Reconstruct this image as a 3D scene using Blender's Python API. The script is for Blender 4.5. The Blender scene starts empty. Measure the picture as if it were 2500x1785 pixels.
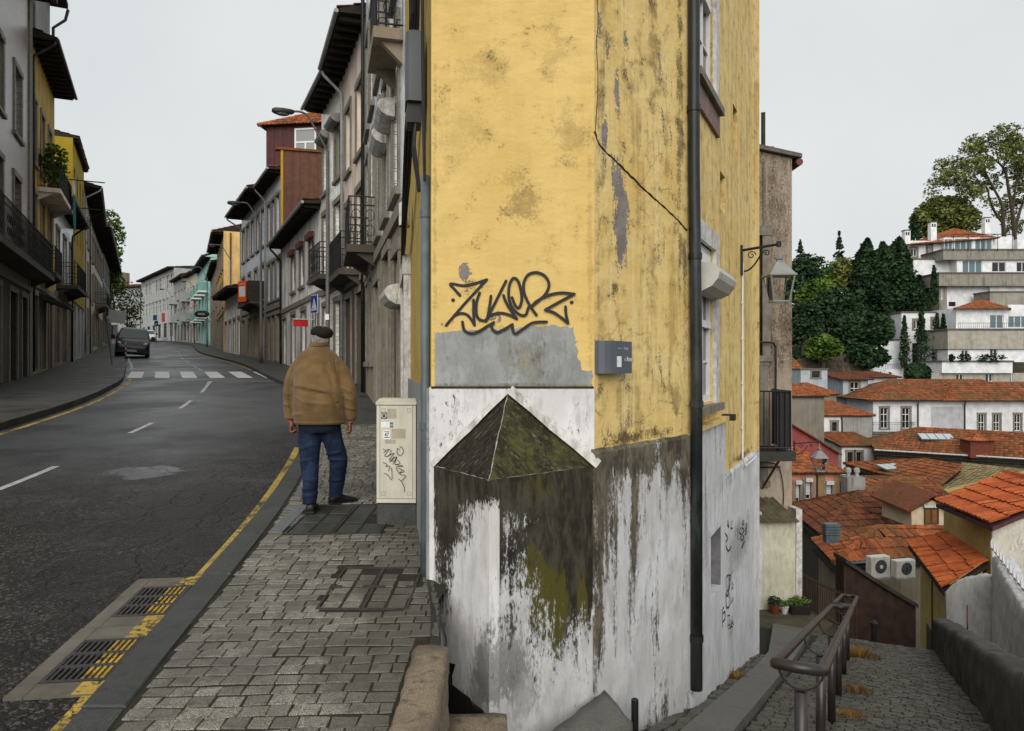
import bpy, bmesh, math, random
import numpy as np
from math import sin, cos, pi, radians, sqrt, atan2, hypot
from mathutils import Vector, Matrix
R = random.Random(7)
scene = bpy.context.scene
C = scene.collection
# ---------------------------------------------------------------- camera
FPX = 1800.0
CAMZ = 1.6
cam = bpy.data.cameras.new('camera'); camo = bpy.data.objects.new('camera', cam); C.objects.link(camo)
cam.sensor_width = 36.0; cam.lens = 36.0 * FPX / 2500.0
camo.location = (0, 0, CAMZ); camo.rotation_euler = (radians(90), 0, 0)
cam.clip_start = .05; cam.clip_end = 3000
scene.camera = camo
# ---------------------------------------------------------------- sky and sun (overcast)
SUN_EL, SUN_AZ = radians(29), radians(-5)      # brightest cloud lies behind the camera
w = bpy.data.worlds.new('World'); scene.world = w; w.use_nodes = True
wn = w.node_tree; wn.nodes.clear()
sky = wn.nodes.new('ShaderNodeTexSky'); sky.sky_type = 'NISHITA'; sky.sun_disc = False
sky.sun_elevation = SUN_EL; sky.sun_rotation = radians(180) - SUN_AZ
sky.dust_density = 3.0; sky.air_density = 1.0
hs = wn.nodes.new('ShaderNodeHueSaturation'); hs.inputs['Saturation'].default_value = .15
wn.links.new(sky.outputs[0], hs.inputs['Color'])
mx = wn.nodes.new('ShaderNodeMix'); mx.data_type = 'RGBA'; mx.inputs[0].default_value = .93
tcw = wn.nodes.new('ShaderNodeTexCoord'); nzw = wn.nodes.new('ShaderNodeTexNoise'); nzw.inputs['Scale'].default_value = 2.2; nzw.inputs['Detail'].default_value = 5
wn.links.new(tcw.outputs['Generated'], nzw.inputs['Vector'])
mrw = wn.nodes.new('ShaderNodeMapRange'); mrw.inputs[1].default_value = .38; mrw.inputs[2].default_value = .62; wn.links.new(nzw.outputs[0], mrw.inputs[0])
mcw = wn.nodes.new('ShaderNodeMix'); mcw.data_type = 'RGBA'; mcw.inputs[6].default_value = (7.20, 7.62, 7.78, 1); mcw.inputs[7].default_value = (8.05, 8.36, 8.45, 1)
wn.links.new(mrw.outputs[0], mcw.inputs[0]); wn.links.new(mcw.outputs[2], mx.inputs[7])      # even cloud cover
wn.links.new(hs.outputs[0], mx.inputs[6])
bg = wn.nodes.new('ShaderNodeBackground'); bg.inputs[1].default_value = .0580
wo = wn.nodes.new('ShaderNodeOutputWorld')
wn.links.new(mx.outputs[2], bg.inputs[0]); wn.links.new(bg.outputs[0], wo.inputs[0])
sl = bpy.data.lights.new('sun', 'SUN'); sl.energy = 1.5; sl.angle = radians(50); sl.color = (1, .95, .88)
so = bpy.data.objects.new('sun', sl); C.objects.link(so)
so.rotation_euler = Vector((-sin(SUN_AZ) * cos(SUN_EL), cos(SUN_AZ) * cos(SUN_EL), -sin(SUN_EL))).to_track_quat('-Z', 'Y').to_euler()
scene.view_settings.view_transform = 'Standard'
scene.view_settings.look = 'None'
scene.view_settings.exposure = 0.76
scene.view_settings.gamma = 1.0

# ---------------------------------------------------------------- helpers: picture rays to places
def at(px, py, Y):
    return Vector(((px - 1250) / FPX * Y, Y, CAMZ + (892.5 - py) / FPX * Y))
def hit(px, py, A, B):
    """ray through a picture point meets the vertical plane over A-B: distance along it from A, and height"""
    r = (px - 1250) / FPX
    dx, dy = B[0] - A[0], B[1] - A[1]; L = hypot(dx, dy); dx /= L; dy /= L
    t = (A[0] - r * A[1]) / (r * dy - dx)
    Y = A[1] + t * dy
    return t, CAMZ + (892.5 - py) / FPX * Y
def lin(h):
    h = h.lstrip('#'); o = []
    for i in (0, 2, 4):
        c = int(h[i:i+2], 16) / 255
        o.append(c / 12.92 if c <= .04045 else ((c + .055) / 1.055) ** 2.4)
    return tuple(o)
def cr(xs, ys):
    """smooth curve through points, as a function"""
    xs = list(xs); ys = list(ys); n = len(xs); m = []
    for i in range(n):
        a = max(i-1, 0); b = min(i+1, n-1); m.append((ys[b]-ys[a]) / (xs[b]-xs[a]))
    def f(x):
        if x <= xs[0]: return ys[0] + m[0]*(x-xs[0])
        if x >= xs[-1]: return ys[-1] + m[-1]*(x-xs[-1])
        i = max(k for k in range(n-1) if xs[k] <= x)
        h = xs[i+1]-xs[i]; t = (x-xs[i])/h
        return ((2*t**3-3*t**2+1)*ys[i] + (t**3-2*t**2+t)*h*m[i] + (-2*t**3+3*t**2)*ys[i+1] + (t**3-t**2)*h*m[i+1])
    return f
def smooth_poly(pts, n=6, closed=False):
    """Catmull-Rom through points of any dimension"""
    P = [tuple(p) for p in pts]; out = []; k = len(P)
    for i in range(k if closed else k-1):
        p1, p2 = P[i], P[(i+1) % k]
        p0 = P[i-1] if (closed or i > 0) else p1
        p3 = P[(i+2) % k] if (closed or i+2 < k) else p2
        for j in range(n):
            t = j/n
            out.append(tuple(.5*((2*b)+(-a+c)*t+(2*a-5*b+4*c-d)*t*t+(-a+3*b-3*c+d)*t**3) for a, b, c, d in zip(p0, p1, p2, p3)))
    if not closed: out.append(P[-1])
    return out

# ---------------------------------------------------------------- mesh builder
class MB:
    def __init__(s): s.v = []; s.f = []
    def add(s, vs, fs):
        o = len(s.v); s.v += [tuple(p) for p in vs]; s.f += [tuple(i+o for i in f) for f in fs]; return s
    def box(s, x0, x1, y0, y1, z0, z1, T=None):
        vs = [(x0,y0,z0),(x1,y0,z0),(x1,y1,z0),(x0,y1,z0),(x0,y0,z1),(x1,y0,z1),(x1,y1,z1),(x0,y1,z1)]
        if T is not None: vs = [tuple(T @ Vector(p)) for p in vs]
        return s.add(vs, [(3,2,1,0),(4,5,6,7),(0,1,5,4),(1,2,6,5),(2,3,7,6),(3,0,4,7)])
    def bevbox(s, x0, x1, y0, y1, z0, z1, b=.01, T=None):
        """box with chamfered vertical and top edges"""
        def ring(d, z): 
            e = b + d
            return [(x0+d+(b if d==0 else b),y0+d,z),(x1-d-b,y0+d,z),(x1-d,y0+d+b,z),(x1-d,y1-d-b,z),(x1-d-b,y1-d,z),(x0+d+b,y1-d,z),(x0+d,y1-d-b,z),(x0+d,y0+d+b,z)]
        vs = ring(0, z0) + ring(0, z1-b) + ring(b, z1)
        if T is not None: vs = [tuple(T @ Vector(p)) for p in vs]
        fs = [tuple(range(7,-1,-1)), tuple(range(16,24))]
        for k in (0, 8):
            fs += [(k+i, k+(i+1)%8, k+8+(i+1)%8, k+8+i) for i in range(8)]
        return s.add(vs, fs)
    def poly(s, pts): return s.add(pts, [tuple(range(len(pts)))])
    def prism(s, pts, d):
        """planar outline pushed along d"""
        n = len(pts); d = Vector(d)
        vs = [tuple(p) for p in pts] + [tuple(Vector(p)+d) for p in pts]
        return s.add(vs, [tuple(range(n-1,-1,-1)), tuple(range(n, 2*n))] + [(i,(i+1)%n,n+(i+1)%n,n+i) for i in range(n)])
    def tube(s, pts, r, n=8, cap=True, closed=False):
        P = [Vector(p) for p in pts]; k = len(P); rs = r if isinstance(r, (list, tuple)) else [r]*k
        vs = []; fs = []; up = None
        for i, p in enumerate(P):
            if closed: t = P[(i+1)%k]-P[i-1]
            else: t = P[min(i+1,k-1)]-P[max(i-1,0)]
            t.normalize()
            if up is None: up = Vector((0,0,1)) if abs(t.z) < .9 else Vector((1,0,0))
            a = t.cross(up)
            if a.length < 1e-4: a = t.cross(Vector((0,1,0)))
            a.normalize(); b = a.cross(t); up = b
            for j in range(n):
                q = 2*pi*j/n; vs.append(p + (a*cos(q)+b*sin(q))*rs[i])
        for i in range(k if closed else k-1):
            i2 = (i+1) % k
            for j in range(n): fs.append((i*n+j, i2*n+j, i2*n+(j+1)%n, i*n+(j+1)%n))
        if cap and not closed:
            fs.append(tuple(range(n))); fs.append(tuple((k-1)*n+j for j in range(n-1,-1,-1)))
        return s.add(vs, fs)
    def loft(s, rings, cap=True, closed=True):
        n = len(rings[0]); vs = [p for r in rings for p in r]; fs = []
        for i in range(len(rings)-1):
            for j in range(n if closed else n-1): fs.append((i*n+j, i*n+(j+1)%n, (i+1)*n+(j+1)%n, (i+1)*n+j))
        if cap:
            fs.append(tuple(range(n-1,-1,-1))); fs.append(tuple((len(rings)-1)*n+j for j in range(n)))
        return s.add(vs, fs)
    def lathe(s, prof, c=(0,0,0), n=16, axis=None):
        rings = []
        for r, z in prof:
            rings.append([(r*cos(2*pi*j/n), r*sin(2*pi*j/n), z) for j in range(n)])
        if axis is not None:
            q = Vector((0,0,1)).rotation_difference(Vector(axis)); rings = [[tuple(q @ Vector(p)) for p in r] for r in rings]
        rings = [[(p[0]+c[0],p[1]+c[1],p[2]+c[2]) for p in r] for r in rings]
        return s.loft(rings)
    def ell(s, c, r, n=12, m=8, T=None):
        rings = []
        for i in range(1, m):
            a = pi*i/m; rings.append([(c[0]+r[0]*sin(a)*cos(2*pi*j/n), c[1]+r[1]*sin(a)*sin(2*pi*j/n), c[2]-r[2]*cos(a)) for j in range(n)])
        if T is not None: rings = [[tuple(T @ Vector(p)) for p in q] for q in rings]
        return s.loft(rings)
    def mesh(s, name):
        me = bpy.data.meshes.new(name); me.from_pydata(s.v, [], s.f); me.update(); return me
    def build(s, name, mat, parent=None, loc=(0,0,0), rotz=0, smooth=False):
        return link(name, s.mesh(name), mat, parent, loc, rotz, smooth)
def link(name, me, mat, parent=None, loc=(0,0,0), rotz=0, smooth=False):
    if mat is not None and len(me.materials) == 0: me.materials.append(mat)
    if smooth: me.polygons.foreach_set('use_smooth', [True]*len(me.polygons))
    o = bpy.data.objects.new(name, me); C.objects.link(o); o.parent = parent
    o.location = loc; o.rotation_euler = (0, 0, rotz); return o
def tag(o, label=None, cat=None, group=None, kind=None):
    if label: o['label'] = label
    if cat: o['category'] = cat
    if group: o['group'] = group
    if kind: o['kind'] = kind
    return o
def thing(name, label, cat, loc=(0,0,0), rotz=0, group=None):
    o = bpy.data.objects.new(name, None); C.objects.link(o); o.empty_display_size = .2
    o.location = loc; o.rotation_euler = (0, 0, rotz); return tag(o, label, cat, group)
def autosmooth(o, deg=40):
    me = o.data; me.polygons.foreach_set('use_smooth', [True]*len(me.polygons))
    bm = bmesh.new(); bm.from_mesh(me)
    for e in bm.edges:
        if len(e.link_faces) == 2 and e.calc_face_angle(0) > radians(deg): e.smooth = False
    bm.to_mesh(me); bm.free(); return o
def text_mesh(body, size, mat, parent, loc, rot, name='lettering', sx=1.0, align='LEFT', bold=0.0):
    cu = bpy.data.curves.new('t', 'FONT'); cu.body = body; cu.size = size; cu.align_x = align; cu.offset = bold; cu.resolution_u = 3
    to = bpy.data.objects.new('t', cu); C.objects.link(to)
    dg = bpy.context.evaluated_depsgraph_get(); me = bpy.data.meshes.new_from_object(to.evaluated_get(dg))
    bpy.data.objects.remove(to); bpy.data.curves.remove(cu)
    me.transform(Matrix.Diagonal((sx, 1, 1, 1)))
    me.materials.clear(); o = link(name, me, mat, parent, loc); o.rotation_euler = rot; return o
def stroke(mb, pts, width, y0=-.004, idx=0, n=7, taper=True):
    """flat brush stroke on a wall face (u, z), with round ends, each slightly above the one before"""
    P = smooth_poly(pts, n) if len(pts) > 2 else [pts[0], pts[-1]]
    k = len(P); L = []; Rr = []
    for i, (x, z) in enumerate(P):
        a = P[max(i-1,0)]; b = P[min(i+1,k-1)]; dx, dz = b[0]-a[0], b[1]-a[1]; l = hypot(dx,dz) or 1
        wd = width/2
        y = y0 - idx*.0008 - .0006*i/k
        L.append((x-dz/l*wd, y, z+dx/l*wd)); Rr.append((x+dz/l*wd, y, z-dx/l*wd))
    def cap(i, j):
        c = P[i]; d = (P[i][0]-P[j][0], P[i][1]-P[j][1]); a0 = atan2(d[1], d[0]); y = L[i][1]
        return [(c[0]+width/2*cos(a0+a), y, c[1]+width/2*sin(a0+a)) for a in (-.9,-.45,0,.45,.9)]
    o = len(mb.v); mb.v += L + Rr
    for i in range(k-1): mb.f.append((o+i, o+k+i, o+k+i+1, o+i+1))
    e = cap(k-1, k-2); q = len(mb.v); mb.v += e; mb.f.append((o+k-1, o+k+k-1) + tuple(range(q, q+5)))
    e = cap(0, 1); q = len(mb.v); mb.v += e; mb.f.append((o+k, o) + tuple(range(q, q+5)))

# ---------------------------------------------------------------- node materials
class MT:
    def __init__(s, name, rough=.8, spec=.35):
        s.m = bpy.data.materials.new(name); s.m.use_nodes = True; s.nt = s.m.node_tree
        s.b = s.nt.nodes['Principled BSDF']; s.set('Roughness', rough); s.set('Specular IOR Level', spec)
    def set(s, k, v):
        i = s.b.inputs[k]
        if hasattr(v, 'is_output'): s.nt.links.new(v, i)
        else: i.default_value = (tuple(v)+(1,)) if hasattr(v, '__len__') and len(v) == 3 and i.type == 'RGBA' else v
        return s
    def n(s, t, ins=None, **kw):
        nd = s.nt.nodes.new(t)
        for k, v in kw.items(): setattr(nd, k, v)
        for k, v in (ins or {}).items():
            i = nd.inputs[k]
            if hasattr(v, 'is_output'): s.nt.links.new(v, i)
            else: i.default_value = (tuple(v)+(1,)) if hasattr(v, '__len__') and len(v) == 3 and i.type == 'RGBA' else v
        return nd
    def pos(s, scale=(1,1,1), rand=False):
        v = s.n('ShaderNodeTexCoord').outputs['Object']
        if rand:
            r = s.n('ShaderNodeObjectInfo').outputs['Random']
            v = s.n('ShaderNodeVectorMath', {0: v, 1: s.n('ShaderNodeVectorMath', {0: (37.,51.,29.), 'Scale': r}, operation='SCALE').outputs[0]}, operation='ADD').outputs[0]
        return s.n('ShaderNodeMapping', {'Vector': v, 'Scale': scale}).outputs[0]
    def noise(s, vec, scale, detail=4, rough=.55, dist=0):
        return s.n('ShaderNodeTexNoise', {'Vector': vec, 'Scale': scale, 'Detail': detail, 'Roughness': rough, 'Distortion': dist}).outputs[0]
    def voro(s, vec, scale, feature='F1', out=0, rnd=1.0):
        return s.n('ShaderNodeTexVoronoi', {'Vector': vec, 'Scale': scale, 'Randomness': rnd}, feature=feature).outputs[out]
    def ramp(s, f, a, b, lo=0., hi=1., smooth=True):
        return s.n('ShaderNodeMapRange', {0: f, 1: a, 2: b, 3: lo, 4: hi}, interpolation_type='SMOOTHSTEP' if smooth else 'LINEAR').outputs[0]
    def mix(s, f, a, b, mode='MIX'):
        return s.n('ShaderNodeMix', {0: f, 6: a, 7: b}, data_type='RGBA', blend_type=mode).outputs[2]
    def ma(s, op, a, b=0.): return s.n('ShaderNodeMath', {0: a, 1: b}, operation=op).outputs[0]
    def add(s, *a):
        r = a[0]
        for b in a[1:]: r = s.ma('ADD', r, b)
        return r
    def mul(s, *a):
        r = a[0]
        for b in a[1:]: r = s.ma('MULTIPLY', r, b)
        return r
    def sep(s, vec):
        n = s.n('ShaderNodeSeparateXYZ', {0: vec}); return n.outputs
    def blob(s, u, z, u0, z0, ru, rz, soft=.6):
        """1 inside an ellipse on the wall, fading out"""
        a = s.ma('DIVIDE', s.ma('SUBTRACT', u, u0), ru); b = s.ma('DIVIDE', s.ma('SUBTRACT', z, z0), rz)
        d = s.ma('SQRT', s.ma('ADD', s.mul(a, a), s.mul(b, b)))
        return s.ramp(d, 1-soft, 1+soft, 1, 0)
    def bump(s, h, strength=.3, dist=.01):
        n = s.n('ShaderNodeBump', {'Height': h, 'Strength': strength, 'Distance': dist}); s.set('Normal', n.outputs[0]); return s
    def rand(s): return s.n('ShaderNodeObjectInfo').outputs['Random']
def simple(name, col, rough=.7, var=.12, scale=6., bump=.15, bscale=80., spec=.35, metal=0., bdist=.004, dirt=0., dirtcol=(.03,.026,.02), streak=0.):
    """one colour with uneven tone, fine relief and, if asked, dirt"""
    m = MT(name, rough, spec); m.set('Metallic', metal)
    p = m.pos(rand=True); a = m.noise(p, scale, 5)
    lo = tuple(c*(1-var) for c in col); hi = tuple(min(1, c*(1+var)) for c in col)
    c = m.mix(m.ramp(a, .3, .7), lo, hi)
    if dirt > 0:
        d = m.noise(m.pos((1,1,.25), True), scale*.8, 6, .65)
        c = m.mix(m.mul(m.ramp(d, .5, .72), dirt), c, dirtcol)
    if streak > 0:
        d = m.noise(m.pos((1,1,.06), True), scale*2.2, 5, .6)
        c = m.mix(m.mul(m.ramp(d, .48, .75), streak), c, dirtcol)
    m.set('Base Color', c)
    if bump > 0: m.bump(m.noise(p, bscale, 3), bump, bdist)
    return m.m
def worn(mb, cuts=6, amp=.012, sc=9., seed=0.):
    """cut a block into small faces and wear its surface"""
    from mathutils import noise as nz
    me = mb.mesh('w'); bm = bmesh.new(); bm.from_mesh(me); bmesh.ops.remove_doubles(bm, verts=bm.verts, dist=1e-5)
    for _ in range(cuts): 
        es = [e for e in bm.edges if e.calc_length() > .10]
        if not es: break
        bmesh.ops.subdivide_edges(bm, edges=es, cuts=1, use_grid_fill=True)
    bmesh.ops.recalc_face_normals(bm, faces=bm.faces); bm.normal_update()
    for v in bm.verts:
        d = amp*nz.noise(v.co*sc+Vector((seed,0,0)))+amp*.6*nz.noise(v.co*sc*2.7)
        if len(v.link_faces) and min((f.normal.dot(v.normal) for f in v.link_faces)) < .85: d -= amp*.8
        v.co += v.normal*d
    bm.to_mesh(me); bm.free(); return me
# ================================================================ shared materials
G = {}
def granite(name, a, b, wet=.25, moss=.0, bump=.35):
    m = MT(name, .7, .4)
    geo = m.n('ShaderNodeNewGeometry'); P = geo.outputs['Position']
    rnd = m.ma('FRACT', m.add(m.rand(), geo.outputs['Random Per Island']))
    c = m.mix(rnd, a, b)
    sp = m.noise(P, 190, 3, .7)
    c = m.mix(m.ramp(sp, .42, .60), tuple(x*.50 for x in a), c)
    c = m.mix(m.ramp(m.noise(P, 420, 2), .60, .75), c, tuple(min(1, x*1.7) for x in b))
    big = m.noise(P, 1.7, 5, .6)
    c = m.mix(m.mul(m.ramp(big, .45, .64), wet*1.6), c, tuple(x*.45 for x in a)); c = m.mix(m.mul(m.ramp(m.noise(P, 14, 6, .7), .50, .64), wet*1.3), c, tuple(x*.40 for x in a))
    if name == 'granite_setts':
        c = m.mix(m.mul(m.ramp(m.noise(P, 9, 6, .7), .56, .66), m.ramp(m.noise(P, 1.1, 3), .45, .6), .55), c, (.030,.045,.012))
        dx, dy, dz = m.sep(P); c = m.mix(m.mul(m.ramp(m.add(dx, m.mul(dy, .15), m.mul(m.ma('SUBTRACT', big, .5), 1.6)), -.45, -.05), .55), c, (.050,.045,.035))  # darker towards the house: its shade and some damp, both put into the colour
    if moss > 0: c = m.mix(m.mul(m.ramp(m.noise(P, 5.5, 6, .7), .56, .72), moss), c, (.028,.034,.010))
    m.set('Base Color', c); m.set('Roughness', m.ramp(big, .35, .7, .72, .42))
    m.bump(m.add(m.mul(m.noise(P, 60, 4, .6), 1.), m.mul(m.noise(P, 18, 3), 1.4)), bump, .006)
    return m.m
G['cobble'] = granite('granite_setts', (.128,.117,.094), (.375,.355,.300), .40)
G['alley_cobble'] = granite('alley_setts', (.085,.080,.062), (.185,.175,.135), .40, .5)
G['kerb'] = granite('kerb_granite', (.050,.051,.048), (.080,.081,.074), .45, .35)
G['slab'] = granite('slab_granite', (.15,.145,.125), (.19,.185,.16), .3, .2, .2)
G['beige_stone'] = granite('beige_granite', (.27,.21,.14), (.40,.32,.22), .75, .5, .6)
G['dark_stone'] = granite('dark_mossy_stone', (.030,.027,.021), (.055,.05,.038), .4, .5, .8)

def asphalt():
    m = MT('asphalt', .6, .28); P = m.pos(); x, y, z = m.sep(P)
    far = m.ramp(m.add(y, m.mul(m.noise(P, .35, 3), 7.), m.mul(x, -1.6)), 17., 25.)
    base = m.mix(far, (.0105,.0086,.0071), (.052,.055,.059))  # farther asphalt is newer and paler, with wet sheen put into the colour too
    cell = m.n('ShaderNodeTexVoronoi', {'Vector': P, 'Scale': 70.}); cr_ = m.sep(cell.outputs[1])[0]; g1 = cell.outputs[0]
    big = m.noise(P, .5, 6, .62); mid = m.noise(P, 3.2, 6, .7); fine = m.noise(P, 34, 4, .7)
    near = m.ramp(far, 0, 1, 1, .30)
    c = m.mix(m.mul(m.ramp(m.add(cr_, m.mul(m.ma('SUBTRACT', mid, .5), .7)), .62, .98), near), base, (.090,.077,.064))
    c = m.mix(m.mul(m.ramp(fine, .50, .36), .75), c, (.0050,.0040,.0032))
    c = m.mix(m.mul(m.ramp(big, .47, .60), .6), c, (.0085,.0068,.0055))
    pale = m.noise(m.n('ShaderNodeMapping', {'Vector': P, 'Scale': (.55,1.4,1), 'Location': (5,2,0)}).outputs[0], .9, 6, .66)
    c = m.mix(m.mul(m.ramp(pale, .54, .68), .26), c, (.085,.083,.081))
    W = m.n('ShaderNodeVectorMath', {0: P, 1: m.n('ShaderNodeVectorMath', {0: m.n('ShaderNodeTexNoise', {'Vector': P, 'Scale': 2.2, 'Detail': 5.}).outputs[1], 'Scale': .55}, operation='SCALE').outputs[0]}, operation='ADD').outputs[0]
    crk = m.ma('MAXIMUM', m.ramp(m.voro(W, 2.0, 'DISTANCE_TO_EDGE'), .0, .024, 1, 0), m.mul(m.ramp(m.voro(W, 6.5, 'DISTANCE_TO_EDGE'), .0, .035, 1, 0), m.ramp(mid, .48, .58)))
    crk = m.mul(crk, m.ramp(m.noise(P, .9, 3), .36, .48), m.ramp(far, 0, 1, 1, .3))
    c = m.mix(m.mul(crk, .9), c, (.003,.0025,.002))
    pn = m.noise(P, 2.4, 6, .65)
    pud = m.ramp(m.add(m.blob(x, y, -4.40, 8.9, .55, .40, .55), m.mul(m.ma('SUBTRACT', pn, .5), 2.6)), .55, .72)
    c = m.mix(m.mul(pud, m.ramp(mid, .42, .6, .25, .75)), c, (.070,.071,.070))  # wet patch, its pale sheen put into the base colour
    m.set('Base Color', c)
    ro = m.add(m.add(m.ramp(m.noise(P, .45, 4), .38, .62, .66, .48), m.mul(far, -.20)), m.mul(pud, -.22))
    m.set('Roughness', ro)
    h = m.add(m.mul(g1, m.ramp(pud, 0, 1, -1.2, -.3)), m.mul(crk, -1.8), m.mul(fine, .9), m.mul(mid, 1.5))
    m.bump(h, .7, .008)
    return m.m
G['asphalt'] = asphalt()
G['white_paint'] = simple('white_road_paint', (.38,.38,.37), .55, .25, 16, .3, 120, dirt=1.0, dirtcol=(.10,.10,.10))
G['zebra'] = simple('crossing_paint', (.66,.66,.645), .55, .12, 7, .3, 120, dirt=.55, dirtcol=(.16,.16,.16))
def ypaint():
    m = MT('yellow_road_paint', .6); P = m.pos()
    n = m.add(m.noise(P, 22, 8, .8), m.mul(m.ma('SUBTRACT', m.noise(P, 1.7, 4), .5), .5)); c = m.mix(m.ramp(n, .49, .56), (.46,.31,.050), (.030,.024,.012))
    c = m.mix(m.mul(m.ramp(m.noise(P, 5, 5), .42, .62), .5), c, (.20,.14,.035))
    m.set('Base Color', c); m.bump(m.noise(P, 90, 3), .4, .005); return m.m
G['yellow_paint'] = ypaint()
G['iron'] = simple('cast_iron', (.045,.040,.038), .55, .25, 20, .4, 90, metal=.3)
G['black_metal'] = simple('black_painted_metal', (.012,.012,.012), .5, .2, 10, .1, 60)
G['joint'] = simple('joint_sand', (.020,.017,.011), .95, .4, 9, .6, 70, dirt=.8, dirtcol=(.016,.030,.006))
G['pave'] = granite('pavement_slabs', (.055,.051,.043), (.085,.08,.068), .45, .25, .3)
G['earth'] = simple('earth', (.06,.05,.03), .95, .3, 2, .3, 9, dirt=.6, dirtcol=(.03,.045,.015))
G['concrete'] = simple('concrete', (.125,.112,.09), .9, .18, 5, .35, 120, dirt=.35, streak=.2)

# ================================================================ street plan (metres; camera at 0,0)
SL = .047
def gz(Y): return SL * Y
YK = [-6, 0, 2.96, 7.34, 12, 17.3, 21.8, 27, 36.9, 56, 92, 115, 135, 160]
KR = cr(YK, [-.55, -1.24, -1.62, -2.19, -3.15, -4.75, -6.4, -8.8, -13.4, -23.5, -40.3, -54.8, -71, -95])
KL = cr([-6, 0, 7.34, 12.7, 17.3, 21.8, 24.6, 36.9, 43, 56, 92, 115, 135, 160], [-6.2, -6.6, -7.6, -8.8, -10.1, -11.8, -13, -19.3, -22.6, -29.2, -46.4, -62, -78, -101])
FR_PTS = [(-.52, 4.75), (-1.62, 11.0), (-3.16, 17.3), (-4.68, 21.8), (-11.6, 36.9), (-21.8, 56), (-38, 92), (-52.7, 115), (-67.9, 135), (-90, 158)]
FL_PTS = [(-11.2, 13.5), (-14.6, 21), (-25.4, 43.6), (-32, 56), (-50, 92), (-66, 114), (-82, 130)]
def on_line(pts, Y):
    ys = [p[1] for p in pts]; xs = [p[0] for p in pts]
    return float(np.interp(Y, ys, xs))
def FR(Y): return on_line(FR_PTS, Y)
def ray_line(pts, px):
    r = (px - 1250) / FPX
    for (a, b) in zip(pts, pts[1:]):
        f0 = a[0] - r*a[1]; f1 = b[0] - r*b[1]
        if f0 * f1 <= 0:
            t = f0/(f0-f1); return (a[0]+(b[0]-a[0])*t, a[1]+(b[1]-a[1])*t)
    raise ValueError(px)
# ---------------------------------------------------------------- alley plan: s runs down the alley, t to its right
AS, AC_ = .4379, .8990
def st(s, t, z=None):
    X, Y = AS*s + AC_*t, AC_*s - AS*t
    return (X, Y) if z is None else (X, Y, z)
def az(s): return min(-.45, .29 - .245*s)

def sheet(name, Ys, xl, xr, zf, mat, nx=1, kind='structure'):
    mb = MB(); n = nx+1
    for Y in Ys:
        a, b = xl(Y), xr(Y)
        for i in range(n): mb.v.append((a+(b-a)*i/nx, Y, zf(Y)))
    for j in range(len(Ys)-1):
        for i in range(nx): mb.f.append((j*n+i, j*n+i+1, (j+1)*n+i+1, (j+1)*n+i))
    o = mb.build(name, mat)
    if kind: o['kind'] = kind
    return o
YS = [-8+.8*i for i in range(60)] + [40+2.*i for i in range(61)]
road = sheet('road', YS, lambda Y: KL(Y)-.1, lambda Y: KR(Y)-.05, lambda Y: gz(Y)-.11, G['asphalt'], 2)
# ---------------------------------------------------------------- terrain
def terrain_z(X, Y):
    v = float(np.interp(Y, [-50, 0, 8, 15, 20, 27, 40, 60, 80, 100, 125, 150, 200, 900], [-1.2, -1.4, -3.4, -5.6, -8, -11, -13, -11, -7, -4, 3, 12, 17, 20]))
    v += max(0, X-70)*.03 if Y > 60 else 0
    f = FR(Y) if Y > 4.75 else -.52
    street = gz(min(Y, 160)) - .7
    k = min(1, max(0, (X - f - 1.0)/9)); k = k*k*(3-2*k)
    z = street*(1-k) + v*k
    if X > -.6 and Y < 30: z = min(z, .29-.245*(AS*X+AC_*Y)-.5, -.75)
    return z
xs = [-600,-350,-200,-140,-100,-80,-65,-52,-42,-34,-28,-22,-17,-13,-10,-7,-4.5,-2.5,-1,0,1,2,3,4.2,5.5,7,9,12,15,19,24,30,38,48,60,75,95,120,160,230,400,700]
ys = [-60,-25,-10,-4,0,2,4,6,8,10,12,15,18,22,27,33,40,48,56,64,72,80,88,96,104,112,120,130,140,152,166,185,210,260,400,900]
mb = MB()
for y in ys:
    for x in xs: mb.v.append((x, y, terrain_z(x, y)))
nx = len(xs)
for j in range(len(ys)-1):
    for i in range(nx-1): mb.f.append((j*nx+i, j*nx+i+1, (j+1)*nx+i+1, (j+1)*nx+i))
tag(mb.build('terrain', G['earth'], smooth=True), kind='structure')

# ---------------------------------------------------------------- road markings
def band(xc, Ys, w, lift, name, mat, parent=road, slope=True):
    """painted line following x = xc(Y)"""
    mb = MB()
    for Y in Ys:
        d = (xc(Y+.05)-xc(Y-.05))/.1; l = hypot(1, d); nx_, ny_ = 1/l, -d/l
        for s_ in (-.5, .5): mb.v.append((xc(Y)+nx_*w*s_, Y+ny_*w*s_, gz(Y+ny_*w*s_)-.11+lift))
    for i in range(len(Ys)-1): mb.f.append((2*i, 2*i+1, 2*i+3, 2*i+2))
    return mb.build(name, mat, parent)
def rng(a, b, n): return [a+(b-a)*i/n for i in range(n+1)]
CL = cr([0, 7.97, 9.3, 12.4, 13.6, 16.4, 18, 20.7, 24.9, 27, 44, 60, 92, 115], [-4.4, -5.53, -5.75, -6.4, -6.66, -7.36, -7.85, -8.7, -10.2, -11.0, -19.6, -27.2, -43.2, -58])
for a, b in ((5.1,6.6),(7.9,9.3),(12.3,13.7),(16.2,18.1),(20.4,23.3)): band(CL, rng(a,b,5), .09, .004, 'lane_dash', G['white_paint'])
band(CL, rng(23.4,25.0,4), .12, .004, 'lane_line', G['white_paint'])
for k in range(12): band(CL, rng(34+5.2*k, 36.2+5.2*k, 2), .10, .004, 'lane_dash', G['white_paint'])
band(CL, rng(31.5,33.5,3), .12, .004, 'lane_line', G['white_paint'])
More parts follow.
